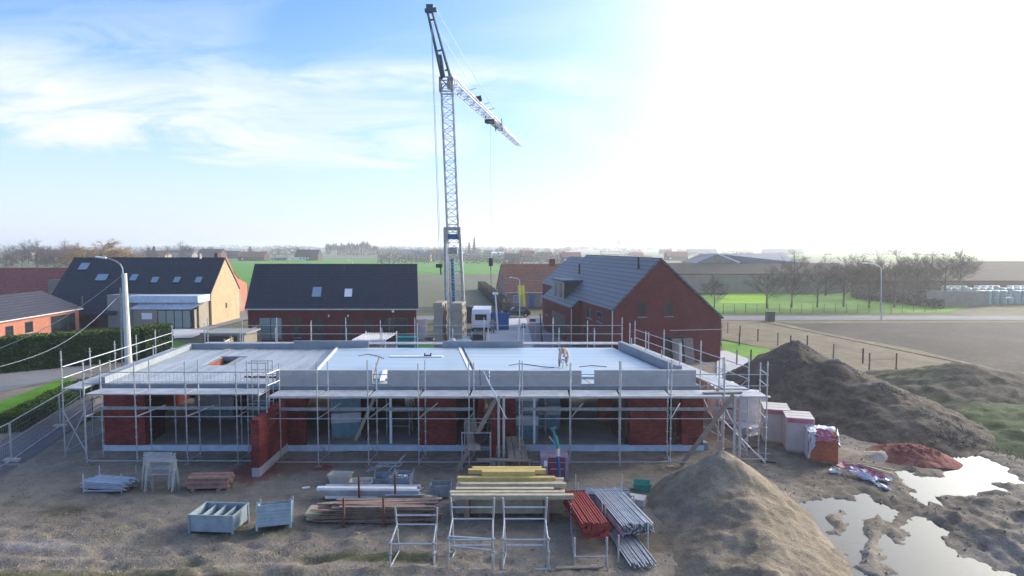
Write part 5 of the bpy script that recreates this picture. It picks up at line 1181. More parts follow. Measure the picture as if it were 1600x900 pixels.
# middle garden objects
pg = thing('pergola', 'white slatted pergola roof in front of the middle house', 'pergola', (-15, 63, 0)); a, b = G(551, 531, 1.7), G(602, 531, 1.7)
m = MB()
for k in range(13): t_ = k / 12; p = a.lerp(b, t_); m.beam(p, p + V((.35, 4.0, .1)), .12, .05)
m.build('slat', white, pg)
for p in (a, b): MB().bar((p.x, p.y, 0), p, .07).build('post', white, pg); MB().bar((p.x + .35, p.y + 3.9, 0), p + V((.35, 3.9, .3)), .07).build('post', white, pg)
MB().beam(a - V((0, 0, .1)), b - V((0, 0, .1)), .12, .14).build('beam', white, pg)
for px, py, w_, h_, d_, mt, nm, lb in ((455, 531, 3.2, .75, 1.2, cream, 'garden_chest', 'cream garden chest below the narrow window of the middle house'), (514, 520, 1.0, 2.0, .12, cream, 'garden_screen', 'tall cream screen panel beside the door of the middle house'),
        (658, 530, 1.3, 2.2, .1, white, 'white_screen', 'white screen standing at the right corner of the middle house'), (635, 545, 2.2, 1.1, 1.2, tealp, 'teal_bin', 'teal container behind the rear parapet'), (620, 531, 3.2, .8, 1.2, binblue_d, 'garden_table', 'grey garden table in front of the wide window')):
    q = G(px, py, 0); m = MB(); m.box(q.x - w_ / 2, q.x + w_ / 2, q.y, q.y + d_, .05, h_); m.box(q.x - w_ / 2 - .04, q.x + w_ / 2 + .04, q.y - .04, q.y + d_ + .04, h_ + .003, h_ + .06); single(m, nm, mt, lb, nm.split('_')[-1])
# flat roofed garden shed left of the middle house
q = G(308, 540, 0); SH = thing('garden_shed', 'low garden shed with flat grey roof between the scaffold and the middle house', 'shed', (q.x, 58, 0))
a, b = G(312, 521, 2.3), G(385, 521, 2.3)
MB().box(a.x + .2, b.x - .3, a.y + .2, a.y + 3.2, 0, 2.2).build('wall', beigewall, SH); MB().box(a.x, b.x, a.y, a.y + 3.4, 2.205, 2.35).build('roof', greyclad, SH); MB().box(a.x + .25, a.x + 3.4, a.y + .17, a.y + .197, .1, 2.0).build('door', darkmet, SH)
# wooden slat fence
a, b = V((-25.6, 56.5, 0)), V((-28.6, 79, 0)); WF = thing('slatted_fence', 'grey brown wooden slat fence running away from the left scaffold to the yellow gable', 'fence', a[:])
n = 12
for k in range(n):
    p, q = a.lerp(b, k / n), a.lerp(b, (k + 1) / n); h = 2.1; MB().box(p.x - .06, p.x + .06, p.y - .06, p.y + .06, 0, h + .1).build('post', woodraw, WF)
    m = MB(); 
    for j in range(9): m.beam(p + V((0, .08, .15 + j * .22)), q + V((0, -.08, .15 + j * .22)), .03, .17)
    m.build('slat_panel', woodpale, WF)
# temporary site fence, lower left
FS = [(-40, 777), (16, 745), (98, 677), (120, 650)]
pts = [G(-30, 752, 0), G(19, 722, 0), G(95, 668, 0), G(128, 643, 0)]
for i in range(3):
    p, q = pts[i], pts[i + 1] - (pts[i + 1] - pts[i]).normalized() * .12; T = thing('site_fence', ('temporary site fence panel nearest the left edge', 'long temporary site fence panel beside the dark track', 'short site fence panel next to the left scaffold corner')[i], 'fence', p[:], 'temporary site fence')
    m = MB(); Z1 = V((0, 0, 1.95)); Z0 = V((0, 0, .12))
    m.bar(p + Z0, p + Z1, .022); m.bar(q + Z0, q + Z1, .022); m.bar(p + Z1, q + Z1, .026); m.bar(p + Z0, q + Z0, .026); m.bar(p + V((0, 0, 1.05)), q + V((0, 0, 1.05)), .012); m.build('frame', galv, T)
    m = MB(); nn = max(4, int((q - p).length / .16))
    for k in range(1, nn): s_ = p.lerp(q, k / nn); m.bar(s_ + Z0, s_ + Z1, .0025, 3)
    for k in range(1, 8): m.bar(p + Z0 + V((0, 0, k * .24)), q + Z0 + V((0, 0, k * .24)), .002, 3)
    m.build('wire_mesh', galv, T); MB().box(p.x - .35, p.x + .35, p.y - .12, p.y + .12, .05, .18).build('foot_block', concrete, T)
# garden fence posts on the right
FP = [(1137, 521), (1156, 527), (1184, 533), (1215, 540), (1235, 545), (1261, 545), (1302, 560), (1348, 568), (1155, 540), (1151, 570), (1173, 570)]
for i, (px, py) in enumerate(FP):
    b = G(px, py, .1); single(MB().beam(b, b + V((0, 0, 1.35)), .1, .1, V((0, 1, 0))), 'fence_post', darkmet if i % 3 else woodraw, ('dark fence post in the dry verge behind the big soil heap' if i < 8 else 'dark fence post on the garden lawn beside the large red house'), 'fence post', 'thin garden fence posts')
m = MB(); zz = V((0, 0, 1.1)); c4 = [G(1358, 582, .1), G(1400, 582, .1)]
T = thing('mesh_gate', 'wire mesh gate between two rusty posts in the dry verge', 'gate', c4[0][:])
for p in c4: MB().bar(p, p + V((0, 0, 1.6)), .06).build('post', rust, T)
m.bar(c4[0] + zz, c4[1] + zz, .02); m.bar(c4[0] + zz * .1, c4[1] + zz * .1, .05); m.bar(c4[0] + zz, c4[1] + zz * .1, .012); m.build('frame', galv_d, T)
q = G(1205, 503, 0); single(MB().box(q.x - .5, q.x + .5, q.y, q.y + .9, .05, 1.3).box(q.x - .55, q.x + .55, q.y - .05, q.y + .95, 1.303, 1.4), 'waste_bin', plain('dark_green_plastic', (.02, .06, .05), .5), 'dark green bin at the corner of the ploughed field and the road', 'bin')
# ------------------------------------------------------------------ stored material in the yard
woodred2 = plain('faded_reddish_plank', (.22, .125, .10), .85, 0, .4, 4)
def gz(px, py): q = G(px, py, .05); return V((q.x, q.y, hsite(q.x, q.y)))
# heap of tubes on a low stillage, far left
def stillage(par, x0, x1, y0, y1, z0, h, mat=galv, legs=4, r=.03):
    for x in (x0, x1):
        for y in (y0, y1): MB().bar((x, y, 0), (x, y, h), r).build('upright', mat, par)
    for y in (y0, y1): MB().bar((x0, y, z0), (x1, y, z0), r).build('cross_bar', mat, par)
    for x in (x0, x1): MB().bar((x, y0, z0), (x, y1, z0), r).build('side_bar', mat, par)
def tube_bundle(name, label, p0, p1, wdt, hgt, r_, mat, base, cat='tube', seed=0, spread=.35, n_side=6, group=None, endplates=None, rackp=True):
    """individual tubes stacked along p0-p1, one object each under a single bundle thing"""
    rr = random.Random(seed); p0, p1 = V(p0), V(p1); d_ = (p1 - p0).normalized(); s_ = V((d_.y, -d_.x, 0)).normalized()
    T = thing(name, label, 'bundle', p0[:], group)
    nx, nzz = int(wdt / (2 * r_)), int(hgt / (2 * r_)); cnt = 0
    for j in range(nzz):
        for i in range(nx):
            if cnt >= 96: break
            o = s_ * (-wdt / 2 + (i + .5) * 2 * r_ + (j % 2) * r_ * .6 + rr.uniform(-.3, .3) * r_); z = V((0, 0, base + r_ + j * 2 * r_ * .92)); e0 = rr.uniform(-spread, spread); e1 = rr.uniform(-spread, spread)
            a = p0 + o + z + d_ * e0; b = p1 + o + z + d_ * e1 + s_ * rr.uniform(-.04, .04) + V((0, 0, rr.uniform(0, .03)))
            m = MB().bar(a, b, r_ * .8, n_side)
            if endplates:
                for q in (a, b): m.bar(q - d_ * .006, q + d_ * .006, endplates, 6)
            m.build(cat, mat, T); cnt += 1
    return T
q = gz(165, 768)
tube_bundle('scaffold_tubes', 'low bundle of galvanised tubes on a small rack at the far left of the yard', (q.x - 1.0, q.y + .55, .0), (q.x + .95, q.y + .15, .0), .9, .38, .035, galv, .12, seed=1, spread=.15)
RK = thing('tube_rack', 'small rack with thin uprights holding the far left tube bundle', 'rack', q[:]); stillage(RK, q.x - .85, q.x + .75, q.y - .12, q.y + .95, .12, .85, r=.028)
# stack of trestle frames
q = gz(250, 768); x0, x1 = q.x - .55, q.x + .6
for k in range(8):
    y = q.y + .1 + k * .16; sx = -.1 * k + .1 * math.sin(k * 2.3); T = thing('trestle_frame', ('front' if k == 0 else 'rearmost' if k == 7 else '%s' % ['', 'second', 'third', 'fourth', 'fifth', 'sixth', 'seventh'][k]) + ' steel trestle frame in the standing row beside the far left tubes', 'trestle frame', (x0, y, 0), 'trestle frames in a row')
    a, b = x0 + sx, x1 + sx; m = MB(); m.beam((a - .05, y, 1.32), (b + .05, y, 1.32), .05, .05)
    for z in (.75, 1.0): m.beam((a, y, z), (b, y, z), .03, .03)
    m.build('top_frame', galv, T)
    for x in (a, b):
        for s_ in (-1, 1): MB().bar((x, y, 1.3), (x + .09 * s_, y + .14 * s_, .03), .022).build('leg', galv, T)
# small stack of reddish beams
def beam_stack(name, label, px, py, L_, W_, rows, w_, h_, mats, seed=0, z0=.08, ang=0, gap=.012, sp=.2, part='beam', fall=0.0):
    rr = random.Random(seed); q = gz(px, py); T = thing(name, label, 'timber stack', q[:]); z = q.z + z0; M_ = Matrix.Translation(q) @ Matrix.Rotation(ang, 4, 'Z') @ Matrix.Translation(-q)
    for r_ in range(rows):
        n = max(1, int((W_ - fall * r_) / w_)) if not isinstance(mats[0], list) else 0
        for k in range(n):
            dx = rr.uniform(-sp, sp); y = q.y + .15 + k * w_ + fall * r_ * .5
            m = MB().box(q.x - L_ / 2 + dx, q.x + L_ / 2 + dx * .4, y, y + w_ - gap, z, z + h_ - .006); m.xf(M_); m.build(part, mats[(r_ * 3 + k + rr.randrange(2)) % len(mats)], T)
        z += h_
    for k in (-.3, .3):
        m = MB().box(q.x + L_ * k - .06, q.x + L_ * k + .06, q.y, q.y + W_ + .15, q.z - .05, q.z + z0 - .003); m.xf(M_); m.build('bearer', woodbrn, T)
    return T
beam_stack('beam_stack', 'small stack of reddish timber beams beside the trestle frames', 320, 768, 1.75, .85, 4, .2, .11, [woodred, woodbrn], 2, .1, R(3), sp=.12)
# steel bin with dividers
def bin_box(cx, cy, z, W_, D_, H_, rz, label, name='steel_bin', div=3, mat=binblue, corr=False, tilt=0, inner=None, wall=.02):
    T = thing(name, label, 'steel bin', (0, 0, 0), world=False); w2, d2 = W_ / 2, D_ / 2
    for a in ((-w2, w2, -d2, -d2 + wall), (-w2, w2, d2 - wall, d2)):
        m = MB(); m.box(*a, .12, H_)
        if corr:
            yy = a[2] - .02 if a[2] < 0 else a[3]
            for k in range(5): zz = .18 + k * (H_ - .25) / 5; m.box(-w2 + .03, w2 - .03, yy - .02, yy + .04, zz, zz + (H_ - .25) / 11)
        m.build('side_panel', mat, T)
    for a in ((-w2, -w2 + wall), (w2 - wall, w2)): MB().box(*a, -d2 + wall + .002, d2 - wall - .002, .12, H_).build('end_panel', mat, T)
    MB().box(-w2 + wall, w2 - wall, -d2 + wall, d2 - wall, .121, .15).build('bottom', inner or binblue_d, T)
    for k in range(1, div): x = -w2 + W_ * k / div; MB().box(x - .012, x + .012, -d2 + wall + .002, d2 - wall - .002, .151, H_ - .05).build('divider', mat, T)
    for x in (-w2, w2):
        for y in (-d2, d2): MB().box(x - .035, x + .035, y - .035, y + .035, 0, H_ + (.16 if corr else .03)).build('corner_post', mat, T)
    m = MB(); m.beam((-w2, -d2 - .003, H_), (w2, -d2 - .003, H_), .05, .04); m.beam((-w2, d2 + .003, H_), (w2, d2 + .003, H_), .05, .04); m.beam((-w2 - .003, -d2, H_ - .002), (-w2 - .003, d2, H_ - .002), .05, .04); m.beam((w2 + .003, -d2, H_ - .002), (w2 + .003, d2, H_ - .002), .05, .04); m.build('rim', mat, T)
    T.location = (cx, cy, z); T.rotation_euler = (tilt, 0, rz); return T
q = gz(332, 836); bin_box(q.x - .03, q.y + .62, q.z, 1.62, 1.15, .72, R(-4), 'open light blue steel bin with inner dividers, left of the corrugated bin', div=4)
q = gz(425, 832); bin_box(q.x, q.y + .30, q.z - .02, 1.15, .75, .85, R(14), 'corrugated light blue steel bin tilted away beside the divided bin', div=1, corr=True, tilt=R(-14), name='corrugated_bin')
# tubs
def tub(px, py, w_, d_, h_, rz, label, mat=cream, name='plastic_tub', fill=None, tilt=0):
    q = gz(px, py); T = thing(name, label, 'tub', (0, 0, 0), world=False); k = .78
    def ring(s_, z, o=0): return [V((a * (w_ / 2 * s_ - o), b * (d_ / 2 * s_ - o), z)) for a, b in ((-1, -.85), (-.85, -1), (.85, -1), (1, -.85), (1, .85), (.85, 1), (-.85, 1), (-1, .85))]
    A, B, C, D_ = ring(k, 0), ring(1, h_), ring(1, h_, .03), ring(k, .03, .03); n = 8; m = MB(); m.add(A + B + C + D_, [tuple(range(7, -1, -1))] + [(i, (i + 1) % n, n + (i + 1) % n, n + i) for i in range(n)] + [(n + i, n + (i + 1) % n, 2 * n + (i + 1) % n, 2 * n + i) for i in range(n)] + [(2 * n + i, 2 * n + (i + 1) % n, 3 * n + (i + 1) % n, 3 * n + i) for i in range(n)] + [tuple(range(3 * n, 4 * n))]); m.build('shell', mat, T)
    m = MB(); B2 = ring(1.05, h_ - .04); B3 = ring(1.05, h_ + .002); m.add(B2 + B3, [tuple(range(7, -1, -1))] * 0 + [(i, (i + 1) % n, n + (i + 1) % n, n + i) for i in range(n)] + []); m.build('rim', mat, T)
    if fill:
        m = MB(); rr = random.Random(3)
        for i in range(16): x, y = rr.uniform(-.3, .3) * w_, rr.uniform(-.3, .3) * d_; m.bar((x, y, .1), (x + rr.uniform(-.2, .2), y + rr.uniform(-.2, .2), h_ * .8), .03, 5)
        m.build('contents', fill, T)
    T.location = (q.x, q.y + d_ / 2, q.z); T.rotation_euler = (tilt, 0, rz)
tub(529, 757, 1.0, .62, .42, R(-6), 'cream plastic tub, empty and standing left of the grey metal crates'); tub(562, 768, .95, .6, .42, R(4), 'cream plastic tub holding tube ends, behind the white planks', fill=galv_d)
# metal crates with couplers
def crate(px, py, w_, d_, h_, rz, label, couplers=True, mat=galv_d, name='coupler_crate', z=None):
    q = gz(px, py); T = thing(name, label, 'crate', (0, 0, 0), world=False); 
    for a in ((-w_ / 2, w_ / 2, -d_ / 2, -d_ / 2 + .02), (-w_ / 2, w_ / 2, d_ / 2 - .02, d_ / 2), (-w_ / 2, -w_ / 2 + .02, -d_ / 2 + .022, d_ / 2 - .022), (w_ / 2 - .02, w_ / 2, -d_ / 2 + .022, d_ / 2 - .022)): MB().box(*a, .08, h_).build('panel', mat, T)
    for x in (-1, 1):
        for y in (-1, 1): MB().box(x * w_ / 2 - .035, x * w_ / 2 + .035, y * d_ / 2 - .035, y * d_ / 2 + .035, 0, h_ + .08).build('corner_post', mat, T)
    MB().box(-w_ / 2 + .02, w_ / 2 - .02, -d_ / 2 + .02, d_ / 2 - .02, .081, .1).build('bottom', mat, T)
    if couplers:
        rr = random.Random(px); m = MB()
        for i in range(70):
            c = V((rr.uniform(-.42, .42) * w_, rr.uniform(-.42, .42) * d_, rr.uniform(.5, .92) * h_)); d_2 = V((rr.uniform(-1, 1), rr.uniform(-1, 1), rr.uniform(-.6, .6))).normalized(); m.bar(c - d_2 * .06, c + d_2 * .06, .045, 6)
        m.build('couplers', galv, T, kind='stuff')
    T.location = (q.x, q.y + d_ / 2, q.z if z is None else z); T.rotation_euler = (0, 0, rz); return T
crate(625, 768, .85, .95, .62, R(-4), 'grey green metal crate full of steel couplers behind the white planks')
crate(600, 762, 1.0, .9, .42, R(8), 'low grey metal crate with folded stands lying across it', couplers=False, name='metal_crate')
q = gz(600, 748)
for i, (dx, a) in enumerate(((-.3, .3), (.15, -.2), (.5, .9))):
    m = MB(); c = V((q.x + dx, q.y + .1, .5 + .08 * i)); u = V((math.cos(a) * .5, .2, math.sin(a) * .35)); v_ = V((.05, .4, 0)); m.bar(c - u, c + u, .028).bar(c - u + v_, c + u + v_, .028)
    for t_ in (-1, -.2, .6, 1): m.bar(c + u * t_, c + u * t_ + v_, .022)
    single(m, 'folding_stand', galv_d, ('lowest', 'middle', 'upright')[i] + ' folding steel stand thrown on the low grey metal crate', 'stand', 'folding stands on the crate')
crate(688, 778, .85, .6, .55, R(0), 'small grey wire mesh crate left of the yellow beams', couplers=False, mat=galv_d, name='mesh_crate')
# white planks on brown planks, held by rusty stakes
beam_stack('white_board_stack', 'stack of white aluminium boards lying on the brown planks', 578, 786, 3.9, .95, 3, .24, .12, [alu, white, alu], 5, .10, R(-1), sp=.35, part='board')
single(MB().box(-7.75, -6.75, 23.45, 24.3, .12, .2).box(-7.7, -6.7, 23.5, 24.35, .203, .28).box(-7.8, -6.8, 23.45, 24.3, .283, .36), 'panel_stack', woodpale, 'stack of pale ribbed formwork panels at the left end of the white boards', 'panels', loc=(-7.2, 24, .1))
def messy(name, label, px, py, L_, W_, n, th, w_, mats, seed, z0, zstep, ang=2.5, part='plank'):
    rr = random.Random(seed); q = gz(px, py); T = thing(name, label, 'timber stack', q[:]); per = max(1, int(W_ / w_))
    for k in range(n):
        row, c = divmod(k, per); l_ = L_ * rr.uniform(.72, 1.08); ww = w_ * rr.uniform(.7, 1.05); a = R(rr.gauss(0, ang)); cx = q.x + rr.uniform(-.25, .25) * (1 + (rr.random() < .2)); cy = q.y + .2 + (c + .5) * w_ + rr.uniform(-.04, .04); z = q.z + z0 + row * zstep + rr.uniform(0, .012)
        d_ = V((math.cos(a), math.sin(a), rr.uniform(-.012, .012))) * l_ / 2; MB().beam(V((cx, cy, z)) - d_, V((cx, cy, z)) + d_, ww, th).build(part, rr.choice(mats), T)
    return T
messy('plank_pile', 'messy pile of used brown planks behind the left support frame', 586, 824, 4.3, 1.0, 50, .035, .17, [woodbrn, woodbrn, woodraw, woodred2], 6, .1, .062)
messy('board_offcuts', 'loose pale boards sticking out right of the white board stack', 640, 790, 2.0, .8, 9, .05, .2, [woodpale, alu, woodraw], 16, .12, .1, 2)
for i, (px, py) in enumerate(((538, 823), (600, 822))):
    q = gz(px, py); T = thing('stake_rack', ('left' if i == 0 else 'right') + ' rusty stake frame holding the brown planks and white boards', 'rack', q[:], 'rusty stake frames')
    for y in (q.y - .05, q.y + 2.3): MB().beam((q.x, y, 0), (q.x, y, 1.15), .07, .07, V((0, 1, 0))).build('stake', rust, T)
    MB().beam((q.x, q.y - .05, .04), (q.x, q.y + 2.3, .04), .07, .07).build('foot_bar', rust, T)
# yellow and pale beams
beam_stack('formwork_beam_stack', 'long stack of pale timber formwork beams right of the rusty stakes', 800, 808, 4.15, 1.5, 6, .21, .15, [woodpale, woodpale, woodraw], 8, .1, R(0), sp=.16)
T = thing('yellow_beam_stack', 'bright yellow timber beams lying on top at the rear of the pale stack', 'timber stack', gz(790, 760)[:])
for i, (xa_, xb_, y, z, mt) in enumerate(((-2.35, 2.0, 23.55, 1.02, woodpale), (-2.15, 1.6, 23.85, 1.04, woodpale), (-2.0, 2.1, 24.2, 1.1, woodpale), (-2.15, 1.7, 24.6, 1.2, woodyel), (-1.75, 1.35, 25.0, 1.36, woodyel), (-1.6, 1.2, 25.25, 1.36, woodyel), (-1.2, .9, 24.8, 1.36, woodyel), (-2.3, 2.3, 23.3, 1.0, woodpale))):
    MB().box(xa_, xb_, y, y + .2, z - .02, z + .14).build('beam', mt, T)
for y in (23.5, 24.5): MB().box(-1.8, -1.6, 23.3, 25.4, .02, .98).build('support_block', woodbrn, T) if y < 24 else MB().box(1.2, 1.4, 23.3, 25.4, .02, .98).build('support_block', woodbrn, T)
# support frames (galvanised trestle towers) in front
def sframe(pxl, pxr, py, h, label, extra=0, dy=1.15):
    a, b = gz(pxl, py), gz(pxr, py); w_ = b.x - a.x; T = thing('support_frame', label, 'support frame', a[:], 'galvanised support frames')
    zt = h; lean = .10
    for x, s_ in ((a.x, 1), (b.x, -1)):
        MB().bar((x, a.y, 0), (x + .02 * s_, a.y + .1, zt * .55), .034, 8).build('leg', galv, T); MB().bar((x + .10 * s_, a.y + dy, 0), (x + .0 * s_, a.y + dy - .1, zt), .034, 8).build('leg', galv, T)
        MB().bar((x, a.y, .05), (x + .1 * s_, a.y + dy, .05), .025).build('side_bar', galv, T); MB().bar((x + .02 * s_, a.y + .1, zt * .52), (x + .05 * s_, a.y + dy - .1, zt * .62), .025).build('side_bar', galv, T)
        for z in (.05, zt * .3, zt * .52): MB().bar((x + .01 * s_, a.y + .05, z - .03), (x + .01 * s_, a.y + .05, z + .03), .06, 8).build('collar', galv_d, T)
    for y, z in ((a.y, .06), (a.y + .08, zt * .5), (a.y + dy, .30), (a.y + dy - .05, zt * .62), (a.y + dy - .05, zt * .82)): MB().bar((a.x + .03, y, z), (b.x - .03, y, z), .028, 8).build('rung', galv, T)
    if extra: MB().bar((a.x + .03, a.y + .1, zt * .55), (b.x - .03, a.y + .3, zt * .46), .028, 8).build('rung', galv, T); MB().bar((a.x + .05, a.y + .5, zt * .3), (b.x - .03, a.y + .5, zt * .22), .028, 8).build('rung', galv, T)
sframe(609, 678, 887, 1.6, 'left one of three galvanised support frames at the front, before the brown planks'); sframe(700, 771, 890, 2.0, 'middle one of three galvanised support frames at the front', 1); sframe(785, 857, 890, 2.0, 'right one of three galvanised support frames at the front, before the pale beams')
# red props on stillage and galvanised tubes
tube_bundle('red_props', 'bundle of red oxide steel props pointing towards the front right', gz(892, 812) + V((0.15, .6, 0)), gz(928, 872) + V((0.1, .35, 0)), .95, .55, .045, redpaint, .42, 'prop', seed=3, spread=.1, endplates=.07)
RK = thing('prop_rack', 'galvanised rack carrying the red props', 'rack', gz(920, 880)[:])
a, b = gz(893, 830), gz(948, 884)
for x, y in ((a.x, a.y + .2), (a.x + 1.25, a.y + .2), (b.x - 1.05, b.y), (b.x, b.y)): MB().bar((x, y, 0), (x, y, 1.0), .03).build('upright', galv, RK)
for p, q in (((a.x, a.y + .2), (b.x - 1.05, b.y)), ((a.x + 1.25, a.y + .2), (b.x, b.y)), ((a.x, a.y + .2), (a.x + 1.25, a.y + .2)), ((b.x - 1.05, b.y), (b.x, b.y))): MB().bar((*p, .35), (*q, .35), .028).build('side_bar', galv, RK); MB().bar((*p, .06), (*q, .06), .028).build('foot_bar', galv, RK)
tube_bundle('long_tubes', 'bundle of long bluish galvanised tubes beside the red props', gz(944, 792) + V((.1, .35, 0)), gz(1000, 850) + V((-.05, .15, 0)), 1.25, .62, .038, galv, .25, seed=4, spread=.12)
tube_bundle('long_tubes', 'low spread of thin tubes sliding forward under the long tube bundle', gz(968, 835), gz(1006, 889), .9, .16, .03, galv_d, .06, seed=12, spread=.25)
RK = thing('tube_rack', 'rack uprights around the long bluish tube bundle', 'rack', gz(990, 860)[:])
for px, py in ((940, 822), (1012, 858), (966, 880), (990, 812)): q = gz(px, py); MB().bar(q, (q.x, q.y, 1.0), .03).build('upright', galv, RK)
tube_bundle('rail_bundle', 'crosswise bundle of galvanised guard rails behind the red props', gz(898, 795) + V((0, .3, 0)), gz(982, 795) + V((0, .3, 0)), .75, .62, .038, galv_d, .1, seed=5, spread=.18)
q = gz(940, 795)
RK = thing('tube_rack', 'rack with thin uprights around the crosswise guard rails', 'rack', q[:])
for x, y in ((q.x - .95, q.y - .08), (q.x + .75, q.y - .08), (q.x - .95, q.y + .8), (q.x + .95, q.y + .8)): MB().bar((x, y, 0), (x, y, 1.15), .026).build('upright', galv, RK)
# green tub upside down and concrete block
tub(1005, 768, .78, .62, .35, R(-8), 'green plastic tub turned on its rim beside the sand heap', greentub, 'green_tub', tilt=R(0))
q = gz(994, 786); m = MB().box(-.36, .36, -.3, .3, 0, .3); m.xf(Matrix.Translation(q) @ Matrix.Rotation(R(-22), 4, 'Z')); single(m, 'concrete_block', concrete, 'loose concrete block below the green tub', 'block')
# purple wrapped pallet with teal lifting tool
q = gz(867, 754); T = thing('wrapped_pallet', 'purple and clear film wrapped pallet of bricks at the front scaffold', 'brick pallet', q[:])
MB().box(q.x - .6, q.x + .6, q.y + .1, q.y + 1.1, q.z + .02, .14).build('pallet', woodraw, T); MB().box(q.x - .58, q.x + .58, q.y + .12, q.y + 1.08, .143, 1.12).build('wrapped_bricks', mauve_pl, T)
filmmv = plain('grey_mauve_film', (.27, .22, .27), .35, 0, .4, 4, .5, spec=.5); m = MB(); m.box(q.x - .61, q.x - .3, q.y + .09, q.y + 1.1, .15, 1.14); m.box(q.x + .46, q.x + .61, q.y + .09, q.y + 1.1, .15, 1.14); m.box(q.x - .29, q.x + .45, q.y + .13, q.y + 1.1, 1.123, 1.145); m.build('film', filmmv, T)
MB().box(q.x - .48, q.x - .33, q.y + .075, q.y + .088, .75, 1.0).build('label_sheet', white, T)
m = MB(); m.box(q.x - .2, q.x + .4, q.y + .105, q.y + .118, .6, .63); m.box(q.x - .29, q.x + .45, q.y + .105, q.y + .118, .9, .915); m.build('print', white_pl, T)
q2 = V((q.x + .12, q.y - .15, 0)); T = thing('teal_lifting_tool', 'upright teal tool with a cream grip in front of the purple wrapped pallet', 'tool', q2[:])
MB().beam(q2 + V((.08, 0, .2)), q2 + V((.02, .1, 1.25)), .10, .10).build('shaft', bluesteel, T); MB().beam(q2 + V((.02, .1, 1.25)), q2 + V((0, .12, 1.6)), .1, .1).build('grip', cream, T); MB().beam(q2 + V((0, .12, 1.6)), q2 + V((-.12, .15, 2.15)), .17, .12).beam(q2 + V((-.12, .15, 2.1)), q2 + V((-.22, .15, 2.5)), .13, .1).bar(q2 + V((-.3, .15, 2.42)), q2 + V((-.08, .15, 2.5)), .07).build('head', tealp, T)
# big brick pallets at the right
def brickpal(cx, cy, w_, d_, h_, rz, label, open_=False, red_side=False, z=0, grp='brick pallets at the soil heap'):
    T = thing('brick_pallet', label, 'brick pallet', (0, 0, 0), grp, world=False)
    for k in (-.4, 0, .4): MB().box(-w_ / 2, w_ / 2, k * d_ - .05, k * d_ + .05, 0, .1).build('runner', woodraw, T)
    MB().box(-w_ / 2 + .01, w_ / 2 - .01, -d_ / 2 + .01, d_ / 2 - .01, .103, h_ - .02).build('brick_stack', orangeblock if open_ else (mauve_pl if red_side else conc_block), T)
    if not open_:
        m = MB(); m.box(-w_ / 2 - .005, w_ / 2 + .005, -d_ / 2 - .005, d_ / 2 + .005, .2, h_); m.build('film', whitefilm_b, T); MB().box(-w_ / 2 + .05, w_ / 2 - .05, -d_ / 2 - .012, -d_ / 2 - .006, h_ - .26, h_ - .05).build('red_print', pink_pl, T)
        for k in (-.17, .17): MB().box(-w_ / 2 - .008, w_ / 2 + .008, k * d_ - .012, k * d_ + .012, h_ + .002, h_ + .007).build('strap', woodbrn, T)
    T.location = (cx, cy, z); T.rotation_euler = (0, 0, rz); return T
whitefilm_b = plain('beige_shrink_film', (.42, .37, .33), .4, 0, .25, 1.6, .4, spec=.5)
a = G(1292, 718, .1); q = V((a.x + .0, a.y + .55, .02)); rz = R(-16)
dirp = V((G(1230, 690, 0) - G(1292, 722, 0))); dirp.normalize()
p3 = G(1290, 726, 0) + V((.12, .7, 0)); brickpal(p3.x, p3.y, 1.25, 1.35, 1.42, rz, 'opened pallet of orange bricks at the front of the pallet row, film torn off', True)
m = MB(); r3 = random.Random(4)
def drape(m, pts, n, th=.02, amp=.05, seed=1):
    """crumpled sheet over a quad given by four corners"""
    rr = random.Random(seed); a, b, c, d_ = [V(p) for p in pts]; vs = []
    for j in range(n + 1):
        for i in range(n + 1):
            p = a.lerp(b, i / n).lerp(d_.lerp(c, i / n), j / n); vs.append(p + V((rr.uniform(-amp, amp), rr.uniform(-amp, amp), rr.uniform(0, amp * 1.6))))
    k = (n + 1) ** 2; vs2 = vs + [v_ - V((0, 0, th)) for v_ in vs]; fs = []
    for j in range(n):
        for i in range(n): q_ = j * (n + 1) + i; fs.append((q_, q_ + 1, q_ + n + 2, q_ + n + 1)); fs.append((q_ + k, q_ + n + 1 + k, q_ + n + 2 + k, q_ + 1 + k))
    return m.add(vs2, fs)
Mx = Matrix.Translation((p3.x, p3.y, 0)) @ Matrix.Rotation(rz, 4, 'Z')
X = lambda x, y, z: Mx @ V((x * 1.07, y, z * 1.11))
m = drape(MB(), [X(-.62, -.72, 1.30), X(.62, -.72, 1.05), X(.62, .7, 1.33), X(-.62, .7, 1.33)], 9, amp=.05, seed=2)
drape(m, [X(-.64, -.74, .15), X(-.35, -.76, .9), X(-.40, -.73, 1.32), X(-.66, -.6, 1.32)], 5, amp=.05, seed=3); drape(m, [X(.62, -.73, .7), X(.68, .2, .8), X(.66, .2, 1.36), X(.55, -.73, 1.2)], 5, amp=.06, seed=6); drape(m, [X(-.66, -.6, .05), X(-.63, .7, .1), X(-.63, .7, 1.32), X(-.66, -.6, 1.3)], 6, amp=.02, seed=9)
single(m, 'torn_film', white_pl, 'torn white film hanging over the opened pallet of orange bricks', 'plastic film')
drape_m = drape(MB(), [X(-.35, -.80, 1.02), X(.35, -.80, 1.0), X(.3, -.5, 1.42), X(-.3, -.5, 1.44)], 6, amp=.06, seed=12); single(drape_m, 'pink_film', pink_pl, 'pink printed film bunched at the top of the opened pallet', 'plastic film')
p2 = p3 + V((-.50, 1.50, 0)); brickpal(p2.x, p2.y, 1.3, 1.5, 1.85, rz, 'tall film wrapped brick pallet in the middle of the pallet row', red_side=False)
p1 = p2 + V((-.50, 1.62, 0)); brickpal(p1.x, p1.y, 1.3, 1.6, 1.88, rz, 'tall film wrapped brick pallet at the rear of the pallet row')
